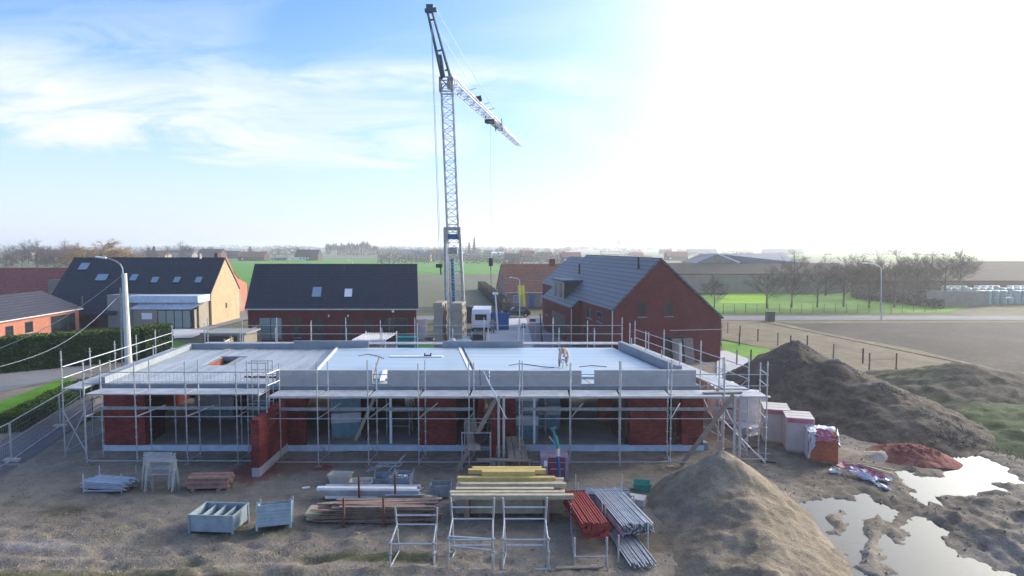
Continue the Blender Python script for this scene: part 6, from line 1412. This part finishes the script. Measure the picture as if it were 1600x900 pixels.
p0 = p1 + V((-.95, 1.2, 0)); single(drape(MB(), [(p0.x - .7, p0.y - .5, .45), (p0.x + .5, p0.y - .7, .4), (p0.x + .6, p0.y + .6, .5), (p0.x - .6, p0.y + .6, .5)], 7, th=.4, amp=.05, seed=15), 'wrapped_sacks', white_pl, 'low white wrapped bundle left of the rear brick pallet', 'bundle')
q = G(1200, 658, 0); m = MB()
for k in range(6): m.box(-.75, .75, -.55 + k * .19, -.42 + k * .19, .13, .155)
for k in (-.65, 0, .65): m.box(k - .05, k + .05, -.55, .55, .03, .127)
m.xf(Matrix.Translation((q.x, q.y, .02)) @ Matrix.Rotation(R(-30), 4, 'Z')); single(m, 'wooden_pallet', woodraw, 'empty wooden pallet lying at the foot of the soil heap', 'pallet')
# plastic and laths in front of the row
a = G(1310, 738, .05)
m = MB(); drape(m, [(a.x - .1, a.y + .1, .22), (a.x + 1.3, a.y - 1.25, .12), (a.x + 1.5, a.y - .9, .25), (a.x + .5, a.y + .5, .3)], 9, amp=.1, seed=21); single(m, 'crumpled_pink_film', pink_pl, 'pink printed film crumpled on the mud before the brick pallets', 'plastic film')
m = MB(); drape(m, [(a.x + .2, a.y - .2, .15), (a.x + .65, a.y - 1.7, .08), (a.x + 1.25, a.y - 1.25, .12), (a.x + .8, a.y - .2, .25)], 9, amp=.11, seed=22); drape(m, [(a.x + .9, a.y - .9, .14), (a.x + 1.5, a.y - 1.5, .1), (a.x + 1.9, a.y - 1.2, .1), (a.x + 1.3, a.y - .5, .2)], 6, amp=.09, seed=23); drape(m, [(a.x + .7, a.y - 1.6, .08), (a.x + .9, a.y - 2.3, .06), (a.x + 1.15, a.y - 2.2, .06), (a.x + 1.0, a.y - 1.4, .1)], 5, amp=.06, seed=24)
drape(m, [(a.x - .5, a.y - .1, .08), (a.x - .1, a.y - .4, .08), (a.x + .2, a.y + .1, .12), (a.x - .2, a.y + .3, .12)], 5, amp=.06, seed=25)
single(m, 'crumpled_white_film', white_pl, 'white plastic film trailing over the mud to the puddle', 'plastic film')
r3 = random.Random(11)
for k in range(8):
    s_ = V((a.x + .25 + k * .11, a.y + .35 - k * .05, .32 + .02 * k)); e = s_ + V((r3.uniform(1.0, 1.5), -r3.uniform(.6, 1.1), -.12)); single(MB().beam(s_, e, .07, .03), 'lath', woodraw if k % 2 else woodpale, 'wooden lath in the loose bunch on the pink film', 'lath', 'loose laths on the pink film')
# pallets of wrapped bricks behind the right scaffold
for i, (px, py, z, lb) in enumerate(((1160, 668, 0, 'red and white wrapped brick pallet behind the right scaffold corner, nearest'), (1140, 650, 0, 'red and white wrapped brick pallet behind the right scaffold, second in the row'), (1125, 636, 0, 'red and white wrapped brick pallet behind the right scaffold, third in the row'))):
    q = G(px, py, 0); T = thing('wrapped_brick_pallet', lb, 'brick pallet', q[:], 'wrapped brick pallets behind the right scaffold'); q.x -= .3
    for k in range(2):
        z0 = .12 + k * .95; MB().box(q.x - .65, q.x + .65, q.y + .3, q.y + 1.5, z0, z0 + .82).build('film_wrap', white_pl, T); MB().box(q.x - .1, q.x + .55, q.y + .27, q.y + .297, z0 + .15, z0 + .7).build('red_print', pink_pl, T); MB().box(q.x - .62, q.x + .62, q.y + .35, q.y + 1.45, z0 - .1, z0 - .003).build('pallet', woodraw, T)
for i, (x, y, lb) in enumerate(((13.6, 36.2, 'nearest white sheeted pile on the ground right of the shell'), (12.9, 38.6, 'middle white sheeted pile on the ground right of the shell'), (12.2, 41.5, 'farthest pinkish sheeted pile right of the shell'))):
    m = MB(); m.box(x - .7, x + .7, y - .8, y + .8, .02, 1.9); drape(m, [(x - .8, y - .9, 1.92), (x + .8, y - .9, 1.92), (x + .8, y + .9, 1.95), (x - .8, y + .9, 1.95)], 8, th=.03, amp=.07, seed=40 + i); single(m, 'sheeted_pile', (white_pl, white_pl, pinkbrick)[i], lb, 'sheeted pile')
# bits and pieces on the ground
r4 = random.Random(14)
for px, py, l_, a, mt, lb in ((1175, 700, .9, .3, darkmet, 'dark bent strip on the soil in front of the paired posts'), (1190, 708, .8, -.4, galv_d, 'short grey strip below the paired posts'), (1145, 700, 1.1, .05, woodraw, 'board lying at the foot of the paired posts'), (1200, 722, .7, -.25, darkmet, 'dark strip near the sand heap top'), (700, 733, .9, .15, woodraw, 'broken pale lath under the front scaffold'), (680, 729, .7, -.3, woodraw, 'short broken lath under the front scaffold'),
        (905, 890, 1.5, .05, woodraw, 'brown board on the ground before the prop rack'), (1030, 722, 1.6, .25, galv, 'galvanised tube lying under the right part of the scaffold'), (735, 690, .6, .2, woodraw, 'short board near the pale membrane strip'), (478, 762, .3, .2, white, 'white scrap on the soil left of the cream tub')):
    q = gz(px, py); d_ = V((math.cos(a), math.sin(a), 0)) * l_ / 2; single(MB().beam(q - d_ + V((0, 0, .04)), q + d_ + V((0, 0, .05)), .14 if mt is not galv else .05, .04), 'loose_strip', mt, lb, 'scrap')
# trestle footboards
# ------------------------------------------------------------------ vegetation
def hedge(name, pts, w_, h_, label, m1, m2, n=9000, seed=1, leaf=.09, top=True):
    """clipped hedge: dense shell of small leaf faces round a core"""
    rr = random.Random(seed); T = thing(name, label, 'hedge', (pts[0][0], pts[0][1], 0)); A = [V((p[0], p[1], 0)) for p in pts]; seg = [(a, b, (b - a).length) for a, b in zip(A, A[1:])]; tot = sum(s_[2] for s_ in seg)
    core = MB(); 
    for a, b, l_ in seg: core.beam(a + V((0, 0, h_ * .47)), b + V((0, 0, h_ * .47)), w_ * .8, h_ * .9)
    core.build('core', m1, T)
    sd_, tp_ = MB(), MB()
    for i in range(n):
        t_ = rr.uniform(0, tot)
        for a, b, l_ in seg:
            if t_ <= l_: break
            t_ -= l_
        p = a.lerp(b, min(1, t_ / l_)); d_ = (b - a).normalized(); s_ = V((d_.y, -d_.x, 0)); u = rr.random(); bul = .1 * nz(p.x, p.y, .8, seed)
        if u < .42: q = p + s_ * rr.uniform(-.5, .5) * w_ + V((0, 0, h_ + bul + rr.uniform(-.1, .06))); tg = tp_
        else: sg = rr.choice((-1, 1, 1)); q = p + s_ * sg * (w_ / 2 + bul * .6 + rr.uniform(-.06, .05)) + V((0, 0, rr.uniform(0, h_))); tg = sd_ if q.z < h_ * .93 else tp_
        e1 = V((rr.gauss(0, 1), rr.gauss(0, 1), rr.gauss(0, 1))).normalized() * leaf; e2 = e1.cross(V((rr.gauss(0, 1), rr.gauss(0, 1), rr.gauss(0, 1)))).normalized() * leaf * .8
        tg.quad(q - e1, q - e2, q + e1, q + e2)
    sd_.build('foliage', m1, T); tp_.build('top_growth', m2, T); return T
hedge('tall_hedge', [(-62, 47), (-44.5, 50.5), (-34.4, 58.5), (-33.8, 62)], 1.7, 2.9, 'tall clipped dark green hedge behind the concrete lamp pole', hedge_m, hedgetop_m, 16000, 1, .11)
a, b = G(5, 652, .9), G(122, 598, .9)
hedge('low_hedge', [(a.x + .3, a.y), (b.x, b.y), (b.x + 2.5, b.y + 4.5)], 1.1, 1.0, 'low dark clipped hedge beside the street at the left', hedge_m, hedgetop_m, 9000, 2, .075)
a, b = G(752, 452, 0), G(792, 488, 0)
hedge('brown_hedge', [(a.x, a.y), (b.x, b.y - 2)], 1.6, 1.9, 'brown leafless hedge running to the pinkish farmhouse', beech_m, beech_m, 9000, 3, .12)
# bare trees
def bare(seed, H_, spread, n_l, trunk_r, col_='twig', fine=3, weep=0, up=.5, clear=.25):
    rr = random.Random(seed); tr, tw = MB(), MB()
    def grow(p, d_, l_, r_, lev):
        steps = 3; q = p
        for k in range(steps):
            d_ = (d_ + V((rr.gauss(0, .13), rr.gauss(0, .13), rr.gauss(0, .08) + up * .06 - weep * (lev > 1) * .22))).normalized(); e = q + d_ * l_ / steps
            (tr if lev < 2 else tw).bar(q, e, r_ * (1 - k * .22), 5 if lev < 2 else 3, r_ * (1 - (k + 1) * .22)); q = e
            if lev < fine and (k > 0 or lev > 0):
                for _ in range(2 if lev < 1 else 3 if lev < 2 else 5):
                    a = V((rr.gauss(0, 1), rr.gauss(0, 1), rr.gauss(0, .5))).normalized(); grow(q, (d_ * .75 + a * .85 * spread + V((0, 0, up * .35))).normalized(), l_ * rr.uniform(.5, .72), r_ * .5, lev + 1)
        if lev < fine: grow(q, d_, l_ * .65, r_ * .42, lev + 1)
    z0 = H_ * clear; tr.bar((0, 0, -.2), (0, 0, z0), trunk_r * 1.15, 7, trunk_r * .9); c = V((0, 0, z0)); n = n_l
    for k in range(n):
        zz = V((0, 0, z0 + (H_ * .62 - z0) * k / n)); a = 2.4 * k + rr.uniform(-.4, .4); d_ = V((math.cos(a) * spread, math.sin(a) * spread, .55 + up * .6)).normalized(); grow(zz, d_, H_ * .40 * (1 - .45 * k / n), trunk_r * .42, 1)
    tr.bar((0, 0, z0), (0, 0, H_ * .62), trunk_r * .9, 6, trunk_r * .45); grow(V((0, 0, H_ * .6)), V((0, 0, 1)), H_ * .26, trunk_r * .4, 1)
    return tr, tw
def tree_proto(name, label, seed, H_, spread, n_l, r_, tm, group, **k):
    tr, tw = bare(seed, H_, spread, n_l, r_, **k); T = thing(name, label, 'tree', (0, 0, 0), group, world=False); tr.build('trunk', bark_m, T); tw.build('crown', tm, T); return T
OG = 'bare orchard trees along the road'
P_ = [tree_proto('bare_tree', 'x', 31 + i, 8.6, .95, 6, .17, twig_m, OG, fine=3, up=.35, clear=.22) for i in range(3)]
spots = [(1116, 481), (1198, 481), (1237, 480), (1277, 480), (1318, 479), (1358, 480), (1397, 480), (1340, 466), (1372, 463), (1432, 477), (1437, 469), (1476, 470), (1345, 458), (1500, 462), (1290, 462), (1240, 461), (1410, 460), (1452, 462)]
words_ = 'first second third fourth fifth sixth seventh'.split()
for i, (px, py) in enumerate(spots):
    q = G(px, py, 0); lb = ('%s bare tree from the left in the front row of the orchard lawn' % words_[i]) if i < 7 else 'bare tree standing in the rear rows of the orchard'
    k = (.62, .8, .78, .85, 1.0, .9, 1.12)[i] if i < 7 else 1.0 + .14 * math.sin(i * 3.1)
    if i < 3: o = P_[i]; o.location = q; o['label'] = lb; o.scale = (k,) * 3
    else: o = dup(P_[i % 3], q, i * 1.3, lb, (k, k, k))
    if i >= 7: o['group'] = 'bare trees in the rear rows of the orchard'
# big hazy tree beyond the dark barn
q = G(1500, 452, 0); t_ = dup(P_[1], q, 2.0, 'large bare tree against the pale field beyond the dark barn', (1.25, 1.25, 1.15)); t_['group'] = 'lone bare trees'
# golden willow and trees at left
W_ = tree_proto('willow_tree', 'large golden twigged willow behind the dark slate roof', 77, 12.5, 1.1, 12, .4, willow_m, 'willow', fine=3, weep=.25, up=.15, clear=.15); q = G(160, 432, 0); W_.location = q; W_.scale = (1.6, 1.4, 1.05)
W2 = dup(W_, G(200, 431, 0), 1.9, 'smaller golden twigged willow right of the large willow', (1.3, 1.1, .85)); W3 = dup(W_, G(130, 430, 0), 4.0, 'golden twigged willow left of the large willow', (1.2, 1.1, .92)); 
for o in (W_, W2, W3): o['group'] = 'golden willows'
B_ = tree_proto('bare_tree', 'bare grey tree at the left edge above the red roof', 91, 9.5, 1.15, 7, .22, twig_m, 'bare trees in the left background', fine=3, up=.25, clear=.16); B_.location = G(58, 425, 0)
ws = [(10, 428, 1.0), (35, 424, 1.1), (85, 427, .9), (105, 424, 1.1), (-10, 425, 1.1), (20, 418, 1.3), (60, 415, 1.5), (75, 414, 1.3), (102, 414, 1.5), (110, 416, 1.3), (-25, 417, 1.2), (45, 412, 1.7), (232, 410, 1.2), (262, 408, 1.3), (283, 409, 1.5), (295, 409, 1.4), (122, 412, 1.4), (330, 407, 1.2)]
for i, (px, py, k) in enumerate(ws): dup((B_, P_[i % 3])[i % 2], G(px, py, 0), i * .9, 'bare grey brown tree among the houses in the left background', (k * 1.0, k * 1.0, k * .95))['group'] = 'bare trees in the left background'
# conifers
def conifer(H_, seed, w_=.3):
    rr = random.Random(seed); tw = MB()
    for i in range(1600):
        t_ = rr.random() ** .8; z = H_ * (.12 + .88 * t_); r_ = H_ * w_ * (1 - t_) ** .8 * (.75 + .25 * math.sin(z * 3.1)) * rr.uniform(.5, 1.05); a = rr.uniform(0, 6.28); q = V((r_ * math.cos(a), r_ * math.sin(a), z)); l_ = H_ * .035
        e1 = V((math.cos(a), math.sin(a), -.35)) * l_ * rr.uniform(.8, 1.8); e2 = V((-math.sin(a), math.cos(a), rr.uniform(-.4, .4))) * l_; tw.quad(q - e2 * .5, q + e1, q + e2 * .5, q - e1 * .3 + V((0, 0, l_ * .7)))
    return MB().bar((0, 0, 0), (0, 0, H_ * .9), H_ * .02, 6, .03), tw
tr, tw = conifer(9.5, 5, .42); T = thing('conifer_tree', 'dark round topped evergreen beside the low red roofed farm', 'tree', (0, 0, 0), world=False); tr.build('trunk', bark_m, T); tw.build('crown', conifer_m, T); T.location = G(391, 402, 0); T.scale = (1.25, 1.25, 1.1)
tr, tw = conifer(15, 6, .14)
T = thing('slender_conifer', 'slender tall conifer right of the crane mast, left one', 'tree', (0, 0, 0), 'slender conifers right of the crane', world=False); tr.build('trunk', bark_m, T); tw.build('crown', conifer_m, T); T.location = G(733, 401, 0); T.scale = (1, 1, 1.0)
dup(T, G(741, 401, 0), 1, 'slender tall conifer right of the crane mast, right one', (1.1, 1.1, 1.3)); 
for i, (px, k) in enumerate(((233, .62), (241, .7))): dup(T, G(px, 407, 0), 1, ('left', 'right')[i] + ' pointed conifer among the houses above the slate roof', (1.2, 1.2, k))
# distant poplar row
tr, tw = bare(55, 14, .35, 8, .2, fine=3, up=1.2, clear=.1); T = thing('poplar_tree', 'slim bare poplar in the long distant row', 'tree', (0, 0, 0), 'distant poplar row', world=False); tr.build('trunk', bark_m, T); tw.build('crown', twig_m, T)
r6 = random.Random(3)
for i in range(24):
    px = 511 + i * 3.35; k = r6.uniform(.85, 1.15) * (1 if i < 20 else .8); q = G(px, 399.5 - .05 * i, 0)
    if i == 0: T.location = q; T.scale = (1, 1, k)
    else: dup(T, q, i * 1.1, None, (1, 1, k * (1.05 if 560 < px < 580 else .92)))
# distant loose trees: copies far away
far = []
for i in range(110):
    px = r6.choice((r6.uniform(560, 700), r6.uniform(600, 760), r6.uniform(740, 880), r6.uniform(860, 1250), r6.uniform(0, 520), r6.uniform(1200, 1600))); py = r6.uniform(393.5, 401) if px < 880 else r6.uniform(391.5, 396)
    if 515 < px < 590: continue
    k = r6.uniform(.6, 1.05) * (1 if py > 396 else 1.3); q = G(px, py, 0); o = dup((P_[i % 3], B_)[i % 2], q, i, 'bare tree in the hazy far background', (k * 1.35, k * 1.35, k)); o['group'] = 'trees in the hazy far background'
# woods and hedgerows on the horizon: one mass
mb = MB()
for i in range(26000):
    px = r6.uniform(-60, 1660); band = i % 4; Y = (760, 1150, 1700, 2600)[band] * r6.uniform(.97, 1.03); hh = max(0, (8.5, 9.5, 13, 18)[band] * (.55 + .9 * nz(px, band * 7.3, .012 if band < 3 else .02, 3))) 
    if band < 2 and nz(px, band, .017, 9) < -.02: continue
    if 935 < px < 1000 and band == 2: hh = max(hh, 17 * (1 - ((px - 967) / 34) ** 2))
    x = (px - 800) / 1000 * Y; z = r6.uniform(0, 1) ** 1.4 * hh * (.72 if px > 1000 else 1); s_ = Y * .0013; e1 = V((r6.gauss(0, 1), r6.gauss(0, 1), r6.gauss(0, 1))).normalized() * s_; e2 = e1.cross(V((r6.gauss(0, 1), r6.gauss(0, 1), r6.gauss(0, 1)))).normalized() * s_; q = V((x, Y + r6.uniform(-6, 6), z)); mb.quad(q - e1, q - e2, q + e1, q + e2)
mb.build('distant_woods', twig_m, kind='stuff', label='woods and hedgerows fading into the haze along the horizon')
# shrubs and scrub mass behind the farm houses
mb = MB()
for i in range(9000):
    px = r6.choice((r6.uniform(590, 765), r6.uniform(770, 880))); Y = r6.uniform(380, 620); hh = 5.5 * (.4 + abs(nz(px, Y, .03, 5)) * 2); x = (px - 800) / 1000 * Y; z = r6.uniform(0, hh); s_ = .45; e1 = V((r6.gauss(0, 1), r6.gauss(0, 1), r6.gauss(0, 1))).normalized() * s_; e2 = e1.cross(V((r6.gauss(0, 1), r6.gauss(0, 1), r6.gauss(0, 1)))).normalized() * s_; q = V((x, Y, z)); mb.quad(q - e1, q - e2, q + e1, q + e2)
for i in range(6000):
    px = r6.uniform(1330, 1475); y0 = 452 + (px - 1330) * .12; q = G(px, y0 + r6.uniform(-2, 14), 0); q.z = r6.uniform(0, 1.3); s_ = .22; e1 = V((r6.gauss(0, 1), r6.gauss(0, 1), r6.gauss(0, 1))).normalized() * s_; e2 = e1.cross(V((r6.gauss(0, 1), r6.gauss(0, 1), r6.gauss(0, 1)))).normalized() * s_; mb.quad(q - e1, q - e2, q + e1, q + e2)
mb.build('scrub', beech_m, kind='stuff', label='leafless scrub round the distant farms and beside the bales')
# grass tufts, weeds on site edges and verge
mb = MB(); r7 = random.Random(8)
for i in range(15000):
    u = r7.random()
    if u < .0: px, py = r7.uniform(1135, 1590), 0; py = r7.uniform(502, 512) + max(0, (px - 1215)) * .215 + r7.uniform(-3, 40); q = G(px, py, .14)
    elif u < .7:
        x, y = r7.uniform(24, 48), r7.uniform(22, 45); q = V((x, y, .1))
        if nz(x, y, .25, 4) < -.1: continue
    else:
        x, y = r7.uniform(-17, 8), r7.uniform(17.6, 23.5); 
        if nz(x, y, .5, 14) < .12: continue
        q = V((x, y, hsite(x, y)))
    h_ = r7.uniform(.05, .22) if u < .7 else r7.uniform(.03, .09); w_ = .02 if u > .7 else .035; a = r7.uniform(0, 3.14); d_ = V((math.cos(a), math.sin(a), 0)) * w_; mb.add([q - d_, q + d_, q + V((r7.gauss(0, .04), r7.gauss(0, .04), h_))], [(0, 1, 2)])
mb.build('weeds', leafmat('weed_leaves', (.16, .17, .07), (.30, .27, .15)), kind='stuff', label='sparse weeds and dry grass tufts')
# ------------------------------------------------------------------ farm buildings on the right
def farm(name, label, px0, px1, yb, ye, yr, roofm, wallm, depth=12, group=None, base_z=0, hip=0, wins=0, cat='house', gable_side=None, chim=0):
    """block parallel to the view with base line yb, eaves at ye, ridge at yr (survey photo rows)"""
    b = G((px0 + px1) / 2, yb, 0); Y = b.y; x0, x1 = D(px0, yb, Y).x, D(px1, yb, Y).x; ze = D(0, ye, Y).z; zr = D(0, yr, Y + depth / 2).z; ze = max(ze, 1.2); zr = max(zr, ze + .8)
    T = thing(name, label, cat, ((x0 + x1) / 2, Y, 0), group); F = Frame((x0, Y), (1, 0)); L_ = x1 - x0
    gable_body(F, L_, depth, ze, ze, zr, depth / 2).build('wall', wallm, T)
    m = MB(); s_ = max(1, Y / 150); roof_side(m, F, L_, 0, ze, depth / 2, zr, .2, .3, .14 * s_, .03 * s_); roof_side(m, F, L_, depth, ze, depth / 2, zr, .2, .3, .14 * s_, .03 * s_); rf = m.build('roof', roofm, T)
    for k in range(wins):
        xx = x0 + L_ * (k + .5) / wins; h_ = ze * .42; MB().box(xx - .55, xx + .55, Y - .06, Y + .02, ze * .3, ze * .3 + h_).build('window', frame_d if k % 3 else frame_w, T)
    for k in range(chim): xx = x0 + L_ * (.12 + .76 * k); MB().box(xx - .35, xx + .35, Y + depth / 2 - .4, Y + depth / 2 + .4, zr - .4, zr + 1.1).build('chimney', brownbrick, rf)
    return T
farm('dark_barn', 'long low dark roofed barn behind the bright lawn, right of the large gable', 1040, 1330, 457.5, 428.5, 412, browntile, beigewall, 14, cat='barn')
farm('dark_barn', 'long dark roofed cattle shed behind the bare orchard trees and the bales', 1335, 1640, 452, 439, 421.5, browntile, brownbrick, 16, cat='barn')
farm('brown_barn', 'brown roofed barn rising behind the cattle shed at the right edge', 1530, 1640, 436, 423, 409.5, browntile, brownbrick, 14, cat='barn')
# cross gabled steel shed
T = thing('steel_shed', 'grey ribbed roof steel shed with a wide pale gable behind the dark barn', 'shed', (60, 150, 0)); Y = 152.; F = Frame((D(1092, 440, Y).x, Y), (0, 1)); 
za, zb = D(0, 411, Y).z, D(0, 397.5, Y).z; xl, xm_, xr_ = D(1090, 411, Y).x, D(1121, 411, Y).x, D(1152, 411, Y).x
m = MB(); pr = [(xl, 0), (xr_, 0), (xr_, za), (xm_, zb), (xl, za)]; m.add([(x, Y, z) for x, z in pr] + [(x, Y + 14, z) for x, z in pr], [(0, 1, 2, 3, 4), (9, 8, 7, 6, 5)] + [(i, 5 + i, 5 + (i + 1) % 5, (i + 1) % 5) for i in range(5)]); m.build('gable_wall', conc_block, T)
m = MB(); m.slab([(xm_, Y - .3, zb + .1), (xm_, Y + 7, zb + .1), (xl - .5, Y + 7, za), (xl - .5, Y - .3, za)], .15); 
xe, xf = D(1220, 398, Y + 8).x, D(1256, 411, Y).x
m.slab([(xm_, Y - .3, zb + .12), (xr_ + .5, Y - .3, za + .02), (xf, Y - .3, za + .02), (xe, Y + 7, zb + .12)][::1], .15); m.slab([(xm_, Y + 7, zb + .12), (xe, Y + 7, zb + .12), (xf, Y + 15, za), (xl, Y + 15, za)], .15); m.build('roof', ribroof, T)
MB().box(xr_, xf - .3, Y + .2, Y + 13.5, 0, za - .1).build('side_wall', conc_block, T); MB().beam((xm_, Y - .35, zb + .15), (xr_ + .5, Y - .35, za + .1), .2, .35).build('verge_trim', white, T)
# mint wrapped bales
bl = None; n = 0
m = MB(); 
def bale_mesh():
    m = MB(); N_ = 14; rings = [(0, .50), (.08, .60), (.5, .63), (1.1, .63), (1.17, .60), (1.25, .5)]
    for z, r_ in rings: m.v += [(r_ * math.cos(2 * math.pi * i / N_), r_ * math.sin(2 * math.pi * i / N_), z) for i in range(N_)]
    for j in range(5): m.f += [(j * N_ + i, j * N_ + (i + 1) % N_, (j + 1) * N_ + (i + 1) % N_, (j + 1) * N_ + i) for i in range(N_)]
    m.f += [tuple(range(N_ - 1, -1, -1)), tuple(range(5 * N_, 6 * N_))]; return m
q0 = G(1478, 474, 0)
for row, (pxa, yb, lay) in enumerate(((1520, 475, 2), (1482, 470, 2), (1478, 466, 2))):
    q = G(pxa, yb, 0); nb = int((D(1625, yb, q.y).x - q.x) / 1.32)
    for L_ in range(lay):
        for k in range(nb):
            if L_ == lay - 1 and (k * 7 + row) % 5 == 0: continue
            loc = (q.x + k * 1.32 + .12 * math.sin(k * 5.1 + row), q.y + row * .3, L_ * 1.24); lb = 'mint green film wrapped bale in the %s row, %s layer' % (('front', 'middle', 'rear')[row], ('bottom', 'top', 'top')[L_])
            if bl is None: bl = single(bale_mesh(), 'wrapped_bale', balegreen, lb, 'bale', 'wrapped silage bales', smooth=False, loc=(0, 0, 0)); bl.location = loc
            else: o = bl.copy(); col.objects.link(o); o.location = loc; o['label'] = lb
            n += 1
q = G(1490, 478, 0); single(MB().box(q.x - 4.5, q.x + 6, q.y, q.y + .4, 0, 2.6), 'silage_wall', conc_block, 'grey concrete silage wall at the left end of the bales', 'wall')
for px, py in ((1449, 449), (1342, 448)): 
    q = G(px, py, 0); single(MB().box(q.x - 1.6, q.x + 1.6, q.y, q.y + 1.2, .3, 1.6).box(q.x - 1.4, q.x + 1.4, q.y, q.y + 1.0, 0, .297), 'farm_trailer', white, 'pale farm trailer seen through the orchard at x' if 0 else ('pale farm trailer behind the orchard, near the bales' if px > 1400 else 'pale farm trailer behind the orchard, near its middle'), 'trailer')
# ------------------------------------------------------------------ far houses
HL = [(55, 88, 411, 399, 391, redtile, brownbrick, 'house with an orange red roof at far left, right of a white lit gable'), (84, 105, 411, 400, 393, redtile, pinkbrick, 'pale walled cottage with a bright red roof at the far left'), (20, 50, 404, 397, 391, purpletile, beigewall, 'dark hazy farmhouse behind the bare trees at the far left'), (112, 140, 408, 400, 392, purpletile, brownbrick, 'dark roofed house behind the willow'),
      (222, 258, 406, 400, 392.5, redtile, beigewall, 'red roofed house with a white dormer above the slate roof'), (256, 272, 404, 399, 393, purpletile, beigewall, 'small dark roofed house right of the red roofed one'), (268, 300, 405, 399, 391.5, ribroof, beigewall, 'grey roofed house with pale roof windows above the slate roof'), (309, 345, 407, 397.5, 390, browntile, brownbrick, 'dark brown farmhouse above the right end of the slate roof'), (345, 372, 404, 398.5, 393, browntile, brownbrick, 'low dark outbuilding right of the brown farmhouse'),
      (372, 413, 407.5, 402, 394, redtile, brownbrick, 'low red roofed farm next to the dark evergreen'), (461, 478, 407, 401.5, 390.5, browntile, white, 'brown roofed half of the white farmhouse in the green field'), (478, 497, 407, 400, 391, purpletile, brownbrick, 'dark half of the farmhouse in the green field'), (424, 446, 407, 404.5, 402.5, greytile, beigewall, 'low grey sheds left of the farmhouse in the green field'),
      (650, 672, 408, 401, 395, greytile, conc_block, 'grey block house in the green field left of the crane'), (628, 662, 402, 397, 391, ribroof, conc_block, 'grey ribbed barn at the edge of the wood'), (668, 700, 401, 396.5, 391.5, redtile, brownbrick, 'hazy reddish house left of the crane mast'), (727, 752, 404, 400, 396, greytile, beigewall, 'low grey barn right of the crane mast'),
      (768, 786, 404, 396.5, 394.5, white, white, 'white flat house right of the hook block'), (757, 769, 402, 396.5, 392, browntile, beigewall, 'small gabled house left of the white flat house'), (788, 812, 412, 404, 397, browntile, brownbrick, 'brown house partly behind the farmhouse ridge'), (812, 835, 408, 400, 393, redtile, brownbrick, 'red brown house beyond the farmhouse'), (838, 862, 404, 399.5, 395, slate, beigewall, 'dark hazy barn beyond the farmhouse'), (878, 908, 412, 402, 395, redtile, brownbrick, 'reddish house peeping over the grey tiled roof'),
      (985, 1006, 404, 400, 395.5, redtile, beigewall, 'orange roofed cottage behind the ridge of the large house'), (1006, 1018, 404, 402, 400, redtile, beigewall, 'small red outbuilding beside the orange roofed cottage'), (1032, 1050, 398, 395.5, 390.5, browntile, beigewall, 'hazy grey barn left of the red roofed farmhouse'), (1042, 1075, 407, 400.5, 394, redtile, brownbrick, 'hazy farmhouse with a red roof above the dark barn'), (1076, 1120, 397, 394, 389.5, ribroof, beigewall, 'long hazy blue grey barn beyond the steel shed gable'),
      (1194, 1228, 397.5, 395, 389.5, ribroof, beigewall, 'hazy grey barn left above the steel shed'), (1233, 1256, 397, 394.5, 389.5, ribroof, beigewall, 'hazy grey barn right above the steel shed')]
for a, b, yb, ye, yr, rm, wm, lb in HL: farm('distant_house', lb, a, b, yb, ye, yr, rm, wm, 10, 'distant houses', wins=3 if yb > 403 else 0, chim=1 if yb > 405 else 0)
# village spire and water tower on the horizon
q = G(967, 391.2, 0); T = thing('church_spire', 'faint village church spire on the misty horizon', 'church', q[:]); MB().box(q.x - 4, q.x + 4, q.y, q.y + 8, 0, 16).build('tower', beigewall, T)
m = MB(); m.add([(q.x - 4, q.y, 16.01), (q.x + 4, q.y, 16.01), (q.x + 4, q.y + 8, 16.01), (q.x - 4, q.y + 8, 16.01), (q.x, q.y + 4, 37)], [(0, 1, 4), (1, 2, 4), (2, 3, 4), (3, 0, 4), (3, 2, 1, 0)]); m.build('spire', slate, T)
q = G(1241, 391.5, 0); single(MB().box(q.x - 10, q.x + 12, q.y, q.y + 15, 0, 14).box(q.x - 18, q.x + 18, q.y, q.y + 15, 14.01, 22), 'silo_building', beigewall, 'faint blocky building on the misty horizon above the steel shed', 'building')
for i, (px, py, h) in enumerate(((1098, 478, 0),)): pass
# orchard fence posts
r8 = random.Random(2); m = None
for i in range(20):
    q = G(1130 + i * 17.5, 489.5 - (i > 12) * (i - 12) * .3, 0); p = single(MB().bar(q, q + V((0, 0, 1.5)), .05), 'pasture_post', woodbrn, 'thin pasture fence post between the road and the orchard', 'fence post', 'pasture fence posts')
for (xa_, ya_, xb_, yb_, lb) in ((650, 424, 1100, 440, 'thin overhead wire crossing the field behind the crane'),):
    a, b = D(xa_, ya_, 100), D(xb_, yb_, 100); single(MB().path([a.lerp(b, k / 10) - V((0, 0, .8 * math.sin(math.pi * k / 10))) for k in range(11)], .02, 4), 'overhead_wire', galv_d, lb, 'cable')
